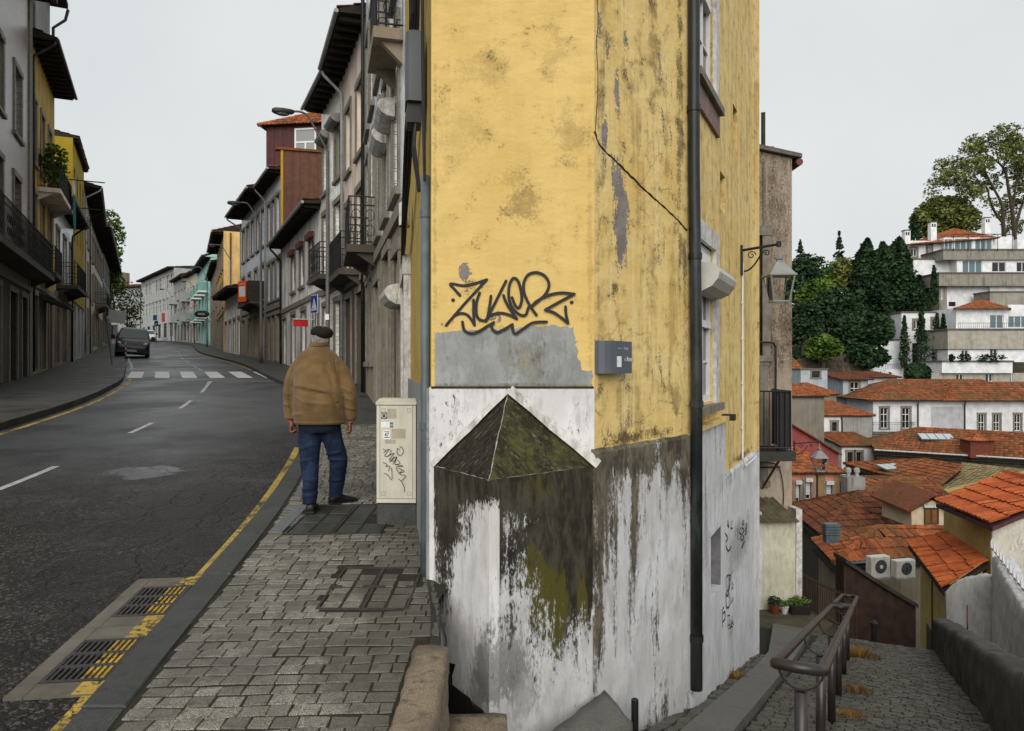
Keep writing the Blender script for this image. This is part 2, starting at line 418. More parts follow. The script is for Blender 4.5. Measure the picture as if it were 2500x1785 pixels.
for i in range(6):                                     # zebra crossing
    mb = MB(); x0 = -13.98+1.01*i; q = (-1.92, 4.05)
    p = [(x0,26.75),(x0+.55,26.75),(x0+.55+q[0],26.75+q[1]),(x0+q[0],26.75+q[1])]
    mb.poly([(a,b,gz(b)-.11+.005) for a,b in p]); mb.build('crossing_stripe', G['zebra'], road)
for (xa, xb, Y, w_) in ((-16.6,-14.15,33.3,.16),(-17.1,-14.6,35.6,.10),(-16.9,-14.5,36.6,.10),(-10.35,-7.75,24.9,.13)):
    mb = MB(); mb.poly([(a,b,gz(b)-.11+.0055) for a,b in ((xa,Y),(xb,Y),(xb,Y+w_),(xa,Y+w_))]); mb.build('stop_line', G['white_paint'], road)
YEL = lambda Y: KR(Y)-.19-.075
band(YEL, rng(-2,10.8,40), .125, .004, 'yellow_line', G['yellow_paint'])
band(YEL, rng(32.0,60,24), .10, .004, 'yellow_line', G['yellow_paint'])
band(lambda Y: KL(Y)+.22, rng(2,26,24), .10, .004, 'yellow_line', G['yellow_paint'])
band(lambda Y: KL(Y)+.25, rng(32,46,10), .12, .004, 'edge_line', G['white_paint'])

# ---------------------------------------------------------------- drains at the kerb
KA = radians(7.4)                                      # kerb direction near the camera
def kerb_frame(Y):
    x = KR(Y)-.20
    return Matrix.Translation((x, Y, gz(Y)-.11)) @ Matrix.Rotation(KA, 4, 'Z') @ Matrix.Rotation(math.atan(SL), 4, 'X')
for i, (Y0, Y1) in enumerate(((3.46, 4.265), (4.275, 5.10))):
    T = kerb_frame(Y0); L = (Y1-Y0)/cos(KA); wS = .47; g0, g1 = (.13, .64) if i == 0 else (.14, .66)
    mb = MB(); e = .003
    mb.box(-wS, -.385, 0, L, -.05, .012, T); mb.box(-.065, 0, 0, L, -.05, .012, T)
    mb.box(-.385+e, -.065-e, 0, g0, -.05, .0118, T); mb.box(-.385+e, -.065-e, g1, L, -.05, .0118, T)
    mb.box(-.385+e, -.065-e, g0, g1, -.30, -.25, T)
    mb.build('drain_slab', G['concrete'], road)
    mb = MB()
    for (a, b) in ((0.0, g0-.004), (g1+.004, L)): mb.box(-.175, -.055, a, b, .0125, .0145, T)
    mb.build('yellow_line', G['yellow_paint'], road)
    lab = ('slotted iron drain grate half painted yellow, the nearer one at the bottom left', 'slotted iron drain grate half painted yellow, the farther of the two by the kerb')[i]
    t = thing('drain_grate', lab, 'grate', T.translation, 0, 'drain grates by the kerb')
    TI = Matrix.Translation(-T.translation) @ T
    mb = MB()
    for (a, b, c, d) in ((-.382,-.07,g0+.004,g0+.03),(-.382,-.07,g1-.03,g1-.004),(-.382,-.36,g0+.03,g1-.03),(-.09,-.07,g0+.03,g1-.03)): mb.box(a,b,c,d,-.02,.0145,TI)
    for k in (1, 2):
        yy = g0+.03+(g1-g0-.06)*k/3; mb.box(-.36,-.09,yy-.016,yy+.016,-.02,.0140,TI)
    mb.build('frame', G['iron'], t)
    nb = 9
    for k in range(nb):
        xx = -.36+.27*(k+.5)/nb
        mb = MB(); mb.box(xx-.0075, xx+.0075, g0+.03, g1-.03, -.02, .0136, TI)
        mb.build('bar', G['yellow_paint'] if k >= 5 else G['iron'], t)

# ---------------------------------------------------------------- right pavement: kerbstones, setts, covers
pav = sheet('pavement_right', [-4+.6*i for i in range(40)] + [20+2.*i for i in range(71)], lambda Y: KR(Y)-.02,
            lambda Y: float(np.interp(Y, [3.6,3.75,4.2,4.78,4.9], [-.46,-.36,-.41,-.50,FR(4.9)+.2])) if Y < 4.9 else FR(Y)+.25, lambda Y: gz(Y)-.0055, G['joint'], 1)
Y = -2.0; k = 0
while Y < 22:
    L = R.uniform(.78, 1.05) if Y < 14 else 1.2
    a, b = Y+.004, Y+L-.004
    mb = MB(); zt = R.uniform(-.003, .005)
    q = [(KR(a)-.19,a),(KR(a),a),(KR(b),b),(KR(b)-.19,b)]
    c0 = [(x,y,gz(y)-.25) for x,y in q]; c1 = [(x,y,gz(y)-.006+zt) for x,y in q]
    cx, cy = sum(p[0] for p in q)/4, sum(p[1] for p in q)/4
    c2 = [(x+(cx-x)*.06,y+(.008 if y < cy else -.008),gz(y)+.003+zt) for x,y in q]
    mb.loft([c0,c1,c2]); mb.build('kerbstone', G['kerb'], pav); Y += L
def kerb_strip(f, off0, off1, Ys, name, zt, parent, mat=None):
    mb = MB()
    rings = [[(f(Y)+off0,Y,gz(Y)-.2),(f(Y)+off1,Y,gz(Y)-.2),(f(Y)+off1,Y,gz(Y)+zt),(f(Y)+off0,Y,gz(Y)+zt)] for Y in Ys]
    mb.loft(rings); return mb.build(name, mat or G['kerb'], parent)
kerb_strip(KR, -.19, 0, rng(Y+.01, 30, 8), 'kerb_run', .004, pav)
kerb_strip(KR, -.19, 0, rng(30.01, 158, 60), 'kerb_run', .008, pav)
# slab paving farther up
o = sheet('paving', rng(12.5, 158, 90), lambda Y: KR(Y)+.004, lambda Y: FR(Y)+.2, lambda Y: gz(Y)-.003, G['pave'], 1, None); o.parent = pav
# iron covers filled with setts; their plan rectangles stay free of loose setts
COVERS = [(-1.13, -.60, 4.24, 4.99), (-1.80, -1.04, 5.82, 6.78)]
def free(x0, x1, y0, y1):
    cx, cy = (x0+x1)/2, (y0+y1)/2
    for (a,b,c,d) in COVERS:
        if a-.01 < cx < b+.01 and c-.03 < cy < d+.02: return False
    return True
def stone(mb, q, zf, zb, ch=.010, dz=0., tilt=(0,0)):
    """one sett: quad q (x,y), domed top following zf"""
    cx, cy = sum(p[0] for p in q)/4, sum(p[1] for p in q)/4
    def sh(k): return [(x+(cx-x)*k, y+(cy-y)*k) for x, y in q]
    def zz(x, y): return zf(x, y)+dz+tilt[0]*(x-cx)+tilt[1]*(y-cy)
    mb.loft([[(x,y,zf(x,y)+zb) for x,y in q], [(x,y,zz(x,y)-ch) for x,y in sh(.010)], [(x,y,zz(x,y)) for x,y in sh(.055)]])
setts = []
Y = 2.1; row = 0
def wall_x(Y): return -.50 if Y < 3.70 else (float(np.interp(Y, [3.7,4.2,4.75], [-.375,-.425,-.535])) if Y < 4.75 else FR(Y)-.02)
while Y < 12.5:
    d = R.uniform(.088, .099)
    xl, xr = KR(Y)+.012, wall_x(Y)
    x = xl + R.uniform(0, .02)
    ph = R.uniform(0, 6)
    while x < xr-.03:
        wd = min(R.uniform(.088, .132), xr-x)
        if xr-x-wd < .05: wd = xr-x
        j = lambda s=.0055: R.uniform(-s, s)
        tl = lambda xx: .05*(xx-xl)+.006*sin(xx*5+ph)
        q = [(x+.002+j(), Y+.008+tl(x)+j()), (x+wd-.003+j(), Y+.008+tl(x+wd)+j()), (x+wd-.003+j(), Y+d-.006+tl(x+wd)+j()), (x+.002+j(), Y+d-.006+tl(x)+j())]
        if wd > .035 and free(x, x+wd, Y+tl(x), Y+d+tl(x)): setts.append(q)
        x += wd
    Y += d; row += 1
zs_ = lambda x, y: gz(y)
rest = MB(); cnt = 0
for q in setts:
    if q[0][1] > 2.75 and cnt < 300:
        mb = MB(); stone(mb, q, zs_, -.06, .006, R.uniform(-.0025,.0025), (R.uniform(-.018,.018), R.uniform(-.018,.018)))
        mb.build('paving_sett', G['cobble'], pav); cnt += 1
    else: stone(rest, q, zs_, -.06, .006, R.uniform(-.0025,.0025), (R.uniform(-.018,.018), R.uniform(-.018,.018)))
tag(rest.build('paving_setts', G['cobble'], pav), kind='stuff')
# the two inspection covers
for (a,b,c,d), lab, nxs, nys in ((COVERS[0], 'square iron inspection cover inset with setts, near the yellow corner wall', 4, 6), (COVERS[1], 'larger dark inspection cover inset with slabs, under the walking man', 5, 3)):
    t = thing('inspection_cover', lab, 'manhole cover', ((a+b)/2, c, gz(c)), 0)
    X0, Y0, Z0 = t.location
    mb = MB(); zt = lambda y: gz(y+Y0)-Z0
    def bar(x0, x1, y0, y1, top=.003):
        q = [(x0-X0,y0-Y0),(x1-X0,y0-Y0),(x1-X0,y1-Y0),(x0-X0,y1-Y0)]
        mb.loft([[(x,y,zt(y)-.06) for x,y in q],[(x,y,zt(y)+top) for x,y in q]])
    f = .014
    bar(a,b,c,c+f); bar(a,b,d-f,d); bar(a,a+f,c+f,d-f); bar(b-f,b,c+f,d-f)
    mx_, my_ = (a+b)/2, (c+d)/2
    bar(mx_-.012,mx_+.012,c+f,d-f,.002)
    if nys == 6:
        for (x0,x1) in ((a+f,a+f+.05),(mx_-.07,mx_-.012),(mx_+.012,mx_+.07),(b-f-.05,b-f)): bar(x0,x1,my_-.018,my_+.018,.002)
    mb.build('frame', G['iron'], t)
    for (h0, h1) in ((a+f, mx_-.012), (mx_+.012, b-f)):
        nn = max(1, nxs//2)
        for i in range(nn):
            for jj in range(nys):
                x0 = h0+(h1-h0)*i/nn; x1 = h0+(h1-h0)*(i+1)/nn; y0 = c+f+(d-c-2*f)*jj/nys; y1 = c+f+(d-c-2*f)*(jj+1)/nys
                mb = MB(); jt = lambda: R.uniform(.004,.012)
                stone(mb, [(x0-X0+jt(),y0-Y0+jt()),(x1-X0-jt(),y0-Y0+jt()),(x1-X0-jt(),y1-Y0-jt()),(x0-X0+jt(),y1-Y0-jt())], lambda x,y: zt(y), -.05, .006, R.uniform(-.006,.001))
                mb.build('sett', G['kerb'] if nys == 3 else G['cobble'], t)
    mb = MB(); mb.poly([(x-X0,y-Y0,zt(y-Y0)-.008) for x,y in ((a,c),(b,c),(b,d),(a,d))]); mb.build('bed', G['joint'], t)
# pale grated strip beside the larger cover
mb = MB(); q=[(-1.93,5.85),(-1.825,5.85),(-1.86,6.75),(-1.97,6.75)]
mb.loft([[(x,y,gz(y)-.05) for x,y in q],[(x,y,gz(y)+.0045) for x,y in q]])
tag(mb.build('drain_channel', simple('galvanised_grate', (.16,.17,.18), .45, .2, 30, .5, 160, metal=.5)), 'narrow pale metal channel cover left of the walking man', 'drain')
# stone edge between pavement and the drop to the alley
mb = MB(); T = Matrix.Identity(4)
q0 = [(-.485,1.6),(-.30,1.6),(-.315,3.70),(-.49,3.70)]
r0 = [(x,y,-.9) for x,y in q0]; r1 = [(x,y,gz(y)+.01) for x,y in q0]; r2 = [(x+(.02 if x<-.4 else -.02),y+(.01 if y<2 else -.015),gz(y)+.028) for x,y in q0]
mb.loft([r0,r1,r2]); link('edge_stone', worn(mb, 6, .014, 8.), G['beige_stone'], pav, smooth=True)
mb = MB()
for Y in rng(3.70, 4.74, 10):
    x = float(np.interp(Y, [3.7,4.2,4.75], [-.362,-.412,-.500])); j = R.uniform(-.012,.012); mb.v += [(x+j,Y,-.9),(x-j*.5,Y,gz(Y)-.006),(x-.05,Y,gz(Y)+.004)]
for i in range(10): mb.f += [(3*i,3*i+1,3*i+4,3*i+3),(3*i+1,3*i+2,3*i+5,3*i+4)]
mb.poly([(-.5,3.702,-.9),(-.36,3.702,-.9),(-.36,3.702,gz(3.7)-.01),(-.5,3.702,gz(3.7)-.01)]); mb.build('edge_face', G['dark_stone'], pav)
# ---------------------------------------------------------------- left pavement
pl = sheet('pavement_left', rng(2, 158, 110), lambda Y: on_line(FL_PTS, Y)-.6 if Y > 13.5 else -12.5, lambda Y: KL(Y)-.18, lambda Y: gz(Y)+.022, G['pave'], 3)
Y = 10.0
while Y < 46:
    L = 1.1; a, b = Y+.006, Y+L-.006; mb = MB()
    q = [(KL(a)-.2,a),(KL(a),a),(KL(b),b),(KL(b)-.2,b)]
    mb.loft([[(x,y,gz(y)-.25) for x,y in q],[(x,y,gz(y)+.022) for x,y in q],[(x+(-.015 if i in(1,2) else .01),y,gz(y)+.034) for i,(x,y) in enumerate(q)]])
    mb.build('kerbstone', G['kerb'], pl); Y += L
kerb_strip(KL, -.2, 0, rng(46, 158, 50), 'kerb_run', .03, pl)

# ================================================================ alley down to the right
alley = MB()
ss = rng(1.0, 14.4, 30)
for s in ss: alley.v += [st(s, -3.2, az(s)-.010), st(s, .96, az(s)-.010)]
for i in range(len(ss)-1): alley.f.append((2*i, 2*i+1, 2*i+3, 2*i+2))
alley = tag(alley.build('alley', G['joint']), kind='structure')
def acs(x, y): return AS*x + AC_*y
zal = lambda x, y: az(acs(x, y))
al = []
s = 2.6
while s < 14.3:
    d = R.uniform(.075, .095); t = -.845 + R.uniform(0, .03)
    while t < .93:
        wd = R.uniform(.085, .135); j = lambda: R.uniform(-.007, .007)
        wv = lambda tt: .02*sin(tt*3+s*.8)
        q = [st(s+wv(t)+.004+j(), t+.004+j()), st(s+wv(t+wd)+.004+j(), t+wd-.004+j()), st(s+wv(t+wd)+d-.004+j(), t+wd-.004+j()), st(s+wv(t)+d-.004+j(), t+.004+j())]
        al.append((s, q)); t += wd
    s += d
def vis(q):                                             # in the picture?
    x, y = q[0]; z = zal(x, y); return abs(x/y) < .70 and (z-CAMZ)/y > -.5
rest = MB(); cnt = 0
for s, q in al:
    if cnt < 250 and vis(q) and AC_*q[0][0]-AS*q[0][1] > -.2:
        mb = MB(); stone(mb, q, zal, -.06, .012, R.uniform(-.007,.007), (R.uniform(-.05,.05), R.uniform(-.05,.05))); mb.build('alley_sett', G['alley_cobble'], alley); cnt += 1
    else: stone(rest, q, zal, -.06, .012, R.uniform(-.008,.008), (R.uniform(-.06,.06), R.uniform(-.06,.06)))
tag(rest.build('alley_setts', G['alley_cobble'], alley), kind='stuff')
# smooth strip of slabs beside the wall and two rows of larger setts
s = 3.4; k = 0
while s < 14.1:
    L = 1.32; a, b = s+.004, min(s+L-.004, 14.2); mb = MB()
    bend = lambda v: -.10*max(0, v-9.6)
    q = [st(a,-1.15+bend(a)),st(a,-.855+bend(a)*.2),st(b,-.855+bend(b)*.2),st(b,-1.15+bend(b))]
    mb.loft([[(x,y,zal(x,y)-.12) for x,y in q],[(x,y,zal(x,y)+.075) for x,y in q]]); mb.build('slab', G['slab'], alley); s += L
for rr in range(2):
    s = 4.2
    while s < 9.75:
        L = R.uniform(.13, .24); t0 = -1.155-.095*(rr+1); j = lambda: R.uniform(-.008,.008)
        q = [st(s+.005+j(),t0+.005+j()),st(s+.005+j(),t0+.088+j()),st(s+L-.005+j(),t0+.088+j()),st(s+L-.005+j(),t0+.005+j())]
        mb = MB(); stone(mb, q, zal, -.08, .014, .055+R.uniform(-.014,.014), (R.uniform(-.08,.08),R.uniform(-.08,.08))); mb.build('border_sett', G['alley_cobble'], alley); s += L
# landing before the neighbour house
mb = MB(); q = [st(13.2,-2.6),st(13.9,-.86),(5.95,13.6),(5.72,14.9),(3.6,15.5),(3.0,13.0)]
mb.prism([(x,y,-3.60) for x,y in q], (0,0,.45)); tag(mb.build('landing', simple('mossy_flags', (.075,.062,.040), .9, .3, 3, .6, 25, dirt=.7, dirtcol=(.04,.042,.014))), kind='structure')
# ================================================================ the yellow corner house
A0, A1, A2, A3, A4 = (-1.497, 10.3), (-.52, 4.75), (.53, 4.75), (1.40, 5.80), (2.96, 9.10)
YB = (0.0, 4.75)
def dirang(A, B): return atan2(B[1]-A[1], B[0]-A[0])
def grime_wall(name, base, base2, blobs=(), moss=(), top=None, streak=.5, fine=.6, thr=.5, dark=(.020,.017,.012), olive=(.075,.066,.010), soft=.17, grey=(), bottom=None, rough=.85, sscale=7., amt=.74):
    """render with dark growth, runs and worn patches; blobs, moss and grey are (u, z, ru, rz, amount) on the wall"""
    m = MT(name, rough, .25); P = m.pos(); u, y, z = m.sep(P); S = lambda f, k: m.mul(m.ma('SUBTRACT', f, .5), k)
    ns = m.noise(m.pos((1,1,.13)), sscale, 8, .68, .5); nf = m.noise(m.pos((1,1,.5)), 34, 10, .8); nb = m.noise(P, 2.3, 6, .62)
    nm = m.noise(m.pos((1,1,.38)), 9, 9, .74, .3); ns2 = m.noise(m.pos((1,1,.15)), sscale*2.4, 9, .76, .4)
    c = m.mix(m.ramp(nb, .38, .62), base, base2)
    c = m.mix(m.mul(m.ramp(nm, .47, .66), .50), c, tuple(x*.50 for x in base2))
    c = m.mix(m.mul(m.ramp(ns2, .50, .66), .40), c, tuple(x*.42 for x in base2))
    for (u0, z0, ru, rz, a) in grey:
        k = m.mul(m.ramp(m.add(m.blob(u, z, u0, z0, ru, rz, .8), S(nb, 2.4), S(nf, 3.4)), .35, .85), a); c = m.mix(k, c, m.mix(m.ramp(nf, .4, .6), (.10,.098,.088), (.22,.215,.20)))
    D = m.add(S(ns, streak*4.4), S(nf, fine*6.5), S(nb, 1.2), S(nm, fine*1.6))
    for (u0, z0, ru, rz, a) in blobs: D = m.add(D, m.mul(m.blob(u, z, u0, z0, ru, rz, .75), a*amt))
    if top: D = m.add(D, m.mul(m.ramp(z, top[0]-top[1], top[0]), top[2]))
    if bottom: D = m.add(D, m.mul(m.ramp(z, bottom[0]+bottom[1], bottom[0]), bottom[2]))
    k = m.ramp(D, thr-soft, thr+soft)
    g = m.mix(m.ramp(nm, .40, .64), dark, tuple(x*3.4 for x in dark))
    if moss:
        q = 0.
        for (u0, z0, ru, rz, a) in moss: q = m.add(q, m.mul(m.blob(u, z, u0, z0, ru, rz, .6), a))
        g = m.mix(m.ramp(m.add(q, S(m.noise(m.pos((1,1,.3)), 14, 8, .74), 3.0)), .35, .8), g, olive)
    c = m.mix(k, c, g); m.set('Base Color', c)
    m.bump(m.add(m.mul(k, .8), m.mul(nf, .9), m.mul(nb, 1.6), m.mul(nm, .6)), .5, .008)
    return m.m
def yellow_wall(name, base, base2, peel=(), streak=.35, peelbase=.0, dirt=(), grey=(.25,.215,.20), green=0., spots=.75, mott=.34, hairk=.5):
    m = MT(name, .8, .3); P = m.pos(); u, y, z = m.sep(P)
    nb = m.noise(P, 1.6, 6, .6); nm = m.noise(P, 6, 7, .65); ns = m.noise(m.pos((1,1,.09)), 6, 6, .62); nf = m.noise(P, 55, 5, .7)
    c = m.mix(m.ramp(nb, .32, .68), base, base2)
    c = m.mix(m.mul(m.ramp(nm, .50, .68), mott), c, tuple(x*.66 for x in base))
    c = m.mix(m.mul(m.ramp(m.add(ns, m.mul(m.ma('SUBTRACT', nm, .5), .8)), .46, .64), streak), c, (.27,.175,.055))
    ns3 = m.noise(m.pos((1,1,.05)), 17, 5, .6)
    c = m.mix(m.mul(m.ramp(ns3, .52, .64), streak*.8), c, (.82,.68,.38))
    for (u0, z0, ru, rz, a) in dirt:
        k = m.mul(m.ramp(m.add(m.blob(u, z, u0, z0, ru, rz, .9), m.mul(m.ma('SUBTRACT', nm, .5), 3.6), m.mul(m.ma('SUBTRACT', nf, .5), 2.4)), .40, 1.1), a)
        c = m.mix(k, c, (.10,.072,.03))
    D = m.add(m.mul(m.ma('SUBTRACT', m.noise(m.pos((1,1,.35)), 6.5, 8, .68), .5), 5.2), m.mul(m.ma('SUBTRACT', nf, .5), 2.2), peelbase)
    for (u0, z0, ru, rz, a) in peel: D = m.add(D, m.mul(m.blob(u, z, u0, z0, ru, rz, .75), a))
    pk = m.ramp(D, .47, .54)
    c = m.mix(pk, c, m.mix(m.ramp(nm, .4, .6), grey, tuple(x*.72 for x in grey)))
    spk = m.mul(m.ramp(m.noise(P, 38, 3, .6), .66, .74), m.ramp(m.noise(P, 4.5, 3), .42, .66))
    c = m.mix(m.mul(spk, spots), c, (.07,.052,.025))
    Wp = m.n('ShaderNodeVectorMath', {0: P, 1: m.n('ShaderNodeVectorMath', {0: m.n('ShaderNodeTexNoise', {'Vector': P, 'Scale': 3., 'Detail': 6.}).outputs[1], 'Scale': .5}, operation='SCALE').outputs[0]}, operation='ADD').outputs[0]
    hair = m.mul(m.ramp(m.voro(Wp, 1.5, 'DISTANCE_TO_EDGE'), .0, .007, 1, 0), m.ramp(m.noise(P, 1.9, 3), .47, .56))
    c = m.mix(m.mul(hair, hairk), c, (.09,.06,.025)); hair = m.mul(hair, hairk)
    if green: c = m.mix(green, c, (.16,.125,.02))
    m.set('Base Color', c)
    m.bump(m.add(m.mul(pk, -1.2), m.mul(nf, .35), m.mul(nm, .9), m.mul(m.noise(P, 18, 4), .6), m.mul(hair, -1.5), m.mul(m.noise(m.pos((1,1,2.2)), 3.5, 3), 2.2)), .6, .009)
    return m.m
def uz(px, py, A, B): return hit(px, py, A, B)
def bl(px, py, A, B, ru, rz, a):
    u, z = hit(px, py, A, B); return (u, z, ru, rz, a)
YEL1, YEL2 = (.615,.425,.135), (.68,.485,.175)
fr = lambda px, py, ru, rz, a: bl(px, py, A1, A2, ru, rz, a)
wa = lambda px, py, ru, rz, a: bl(px, py, A2, A3, ru, rz, a)
wb = lambda px, py, ru, rz, a: bl(px, py, A3, A4, ru, rz, a)
M_front = yellow_wall('yellow_render_front', YEL1, YEL2, streak=.07, peelbase=-.80, spots=.5, mott=.20, hairk=.10,
    peel=[fr(1160,700,.10,.12,1.15), fr(1210,770,.15,.07,1.2), fr(1090,790,.07,.06,1.3), fr(1135,660,.05,.06,1.2), fr(1390,740,.05,.05,.5), fr(1375,760,.06,.05,.5)],
    dirt=[fr(1290,500,.17,.13,.45), fr(1390,330,.10,.2,.28), fr(1240,440,.14,.06,.28), fr(1120,330,.2,.25,.16), fr(1180,180,.2,.15,.22), fr(1350,120,.1,.2,.22), fr(1440,600,.02,.9,.22), fr(1062,500,.015,1.2,.3)])
M_wa = yellow_wall('yellow_render_peeling', (.66,.46,.15), (.75,.57,.24), streak=.50, peelbase=-.20,
    peel=[wa(1518,540,.08,.24,1.25), wa(1500,420,.06,.14,.9), wa(1508,250,.045,.17,.95), wa(1490,120,.05,.2,.7), wa(1622,330,.06,.20,.95), wa(1515,880,.05,.25,.75), wa(1475,330,.05,.2,.9), wa(1505,700,.04,.2,.7), wa(1640,250,.05,.3,.2), wa(1540,1000,.04,.12,.4), wa(1620,1000,.05,.12,.3)],
    dirt=[wa(1470,300,.06,.6,.35), wa(1460,500,.03,.8,.3), wa(1660,300,.06,1.2,.75), wa(1672,700,.04,.6,.7), wa(1560,1065,.6,.05,.95), wa(1650,980,.12,.1,.5), wa(1490,840,.08,.03,.8), wa(1600,150,.1,.5,.4)])
M_wb = yellow_wall('yellow_render_side', (.66,.465,.155), (.74,.56,.235), streak=.40, peelbase=-1.1,
    dirt=[wb(1815,1110,.8,.04,.9), wb(1780,700,.05,.4,.4), wb(1705,1030,.6,.03,.5)])
M_left = yellow_wall('yellow_render_street', (.44,.30,.055), (.52,.36,.085), streak=.55, peelbase=-1.2, green=.12)  # same yellow made darker: shade of the street side is in the colour
BF = (-.13, 4.15)                                       # front edge of the pointed buttress
BL, BR = (-.505, 4.745), (.53, 4.745)
b1 = lambda px, py, ru, rz, a: bl(px, py, BL, BF, ru, rz, a)
b2 = lambda px, py, ru, rz, a: bl(px, py, BF, BR, ru, rz, a)
W1, W2 = (.50,.495,.49), (.61,.61,.62)
M_b1 = grime_wall('buttress_left_render', (.60,.585,.565), (.70,.69,.68), streak=.22, fine=.55, thr=.56,
    blobs=[b1(1130,1150,.7,.13,2.0), b1(1100,1240,.28,.18,1.1), b1(1085,1330,.13,.34,.9), b1(1185,1250,.10,.10,.35), b1(1070,1500,.10,.5,.45), b1(1110,1720,.15,.15,.3)],
    grey=[b1(1190,1650,.16,.18,.75), b1(1165,1690,.1,.15,.6)])
M_b2 = grime_wall('buttress_right_render', W1, W2, streak=.42, fine=.48, thr=.52,
    blobs=[b2(1330,1150,.85,.16,2.2), b2(1330,1300,.40,.28,1.1), b2(1400,1300,.24,.38,1.15), b2(1205,1300,.06,.32,1.3), b2(1230,1530,.10,.10,.55), b2(1370,1480,.26,.26,.85), b2(1440,1380,.05,.35,.6), b2(1320,1640,.2,.15,.10)],
    moss=[b2(1330,1180,.4,.12,.35), b2(1340,1480,.16,.22,1.2), b2(1420,1500,.05,.25,1.2), b2(1300,1400,.12,.2,.7), b2(1400,1600,.06,.15,1.0), b2(1340,1640,.1,.2,.8)],
    grey=[b2(1240,1620,.18,.22,.8), b2(1270,1680,.14,.2,.5)], sscale=10.)
M_pa = grime_wall('plinth_render_stained', W1, W2, streak=.75, fine=.42, thr=.55, top=(1.05,1.0,.62), soft=.24, dark=(.050,.042,.030),
    blobs=[wa(1560,1110,.8,.10,.75), wa(1650,1130,.2,.25,.55), wa(1456,1250,.10,.75,.95), wa(1454,1500,.05,.5,.5), wa(1538,1280,.030,.42,.75), wa(1530,1480,.02,.4,.35), wa(1580,1250,.10,.3,.2)],
    moss=[wa(1600,1170,.05,.2,.8), wa(1678,1200,.03,.3,1.0), wa(1640,1640,.1,.1,.5)], bottom=(-.95,.22,.35))
M_pb = grime_wall('plinth_render_white', (.54,.54,.55), (.64,.645,.66), streak=.45, fine=.30, thr=.60, top=(.55,.30,.30), soft=.22, dark=(.09,.09,.08),
    blobs=[wb(1775,1170,1.0,.10,.25)], bottom=(-1.9,.9,.10), moss=[wb(1790,1570,.7,.14,.8), wb(1720,1640,.4,.14,.9)],
    grey=[wb(1800,1330,.9,.26,.55), wb(1715,1300,.10,.35,.5)])
M_pl = grime_wall('street_plinth', (.22,.225,.215), (.30,.305,.29), streak=.5, fine=.3, thr=.58, top=(1.45,.7,.2))
M_band = grime_wall('white_render_band', (.58,.565,.56), (.68,.67,.68), streak=.15, fine=.75, thr=.66, blobs=[fr(1110,1010,.12,.14,.38), fr(1090,1080,.14,.05,.25), fr(1400,1000,.1,.1,.1)], soft=.12)
M_cem = grime_wall('cement_patch', (.245,.25,.24), (.345,.355,.35), streak=.25, fine=.40, thr=.50, soft=.45, dark=(.085,.078,.058), blobs=[fr(1290,870,.16,.10,.6), fr(1180,830,.12,.06,.4), fr(1250,940,.6,.012,.7), fr(1330,920,.1,.05,.4)])
def cap_mat(name, a, b, mossc, mk, rot):
    m = MT(name, .9, .2); P = m.pos(); n = m.noise(m.n('ShaderNodeMapping', {'Vector': P, 'Scale': (2,9,2.2), 'Rotation': (0,rot,0)}).outputs[0], 6, 8, .74)
    f = m.noise(P, 30, 8, .78); c = m.mix(m.ramp(m.noise(P, 8, 7, .7), .42, .60), a, b)
    c = m.mix(m.mul(m.ramp(m.noise(P, 6, 7, .72), .46, .60), mk), c, mossc); c = m.mix(m.mul(m.ramp(f, .50, .62), .6), c, tuple(x*2.6 for x in b))
    c = m.mix(m.mul(m.ramp(n, .575, .65), .75), c, (.25,.235,.20)); m.set('Base Color', c); m.bump(m.add(n, m.mul(f, 1.3)), .9, .014); return m.m
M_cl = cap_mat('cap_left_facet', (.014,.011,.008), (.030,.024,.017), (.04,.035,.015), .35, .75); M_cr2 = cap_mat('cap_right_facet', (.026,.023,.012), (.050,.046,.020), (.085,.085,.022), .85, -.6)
G['trim_white'] = simple('whitewashed_stone', (.54,.52,.49), .85, .2, 14, .5, 60, dirt=.85, dirtcol=(.13,.115,.095))
G['trim_stone'] = simple('granite_trim', (.20,.18,.145), .85, .18, 8, .4, 70, dirt=.5, dirtcol=(.05,.043,.033), streak=.3)
G['white_wood'] = simple('white_painted_wood', (.68,.68,.67), .5, .06, 8, .1, 60, dirt=.15, dirtcol=(.3,.29,.26))
G['glass'] = MT('window_glass', .06, .6).set('Base Color', (.012,.014,.016)).m
G['glass_pale'] = MT('curtained_glass', .10, .6).set('Base Color', (.26,.27,.27)).m
G['pipe_dark'] = simple('dark_green_pipe', (.010,.014,.013), .45, .3, 6, .2, 40, dirt=.45, dirtcol=(.09,.10,.095))
G['pipe_grey'] = simple('grey_blue_pipe', (.10,.125,.14), .5, .2, 6, .15, 40, dirt=.4, dirtcol=(.03,.03,.03))
G['pipe_light'] = simple('pale_zinc_pipe', (.30,.31,.31), .5, .15, 6, .1, 40, dirt=.3)
G['spray'] = simple('black_spray_paint', (.010,.009,.008), .6, .3, 30, 0)
G['soot'] = simple('dark_crack', (.035,.026,.013), .95, .4, 30, .5, 90)
G['white_paint2'] = simple('white_print', (.72,.73,.74), .5, .05, 10, 0)
G['inside'] = simple('dark_interior', (.012,.011,.010), .9, .2, 3, 0)

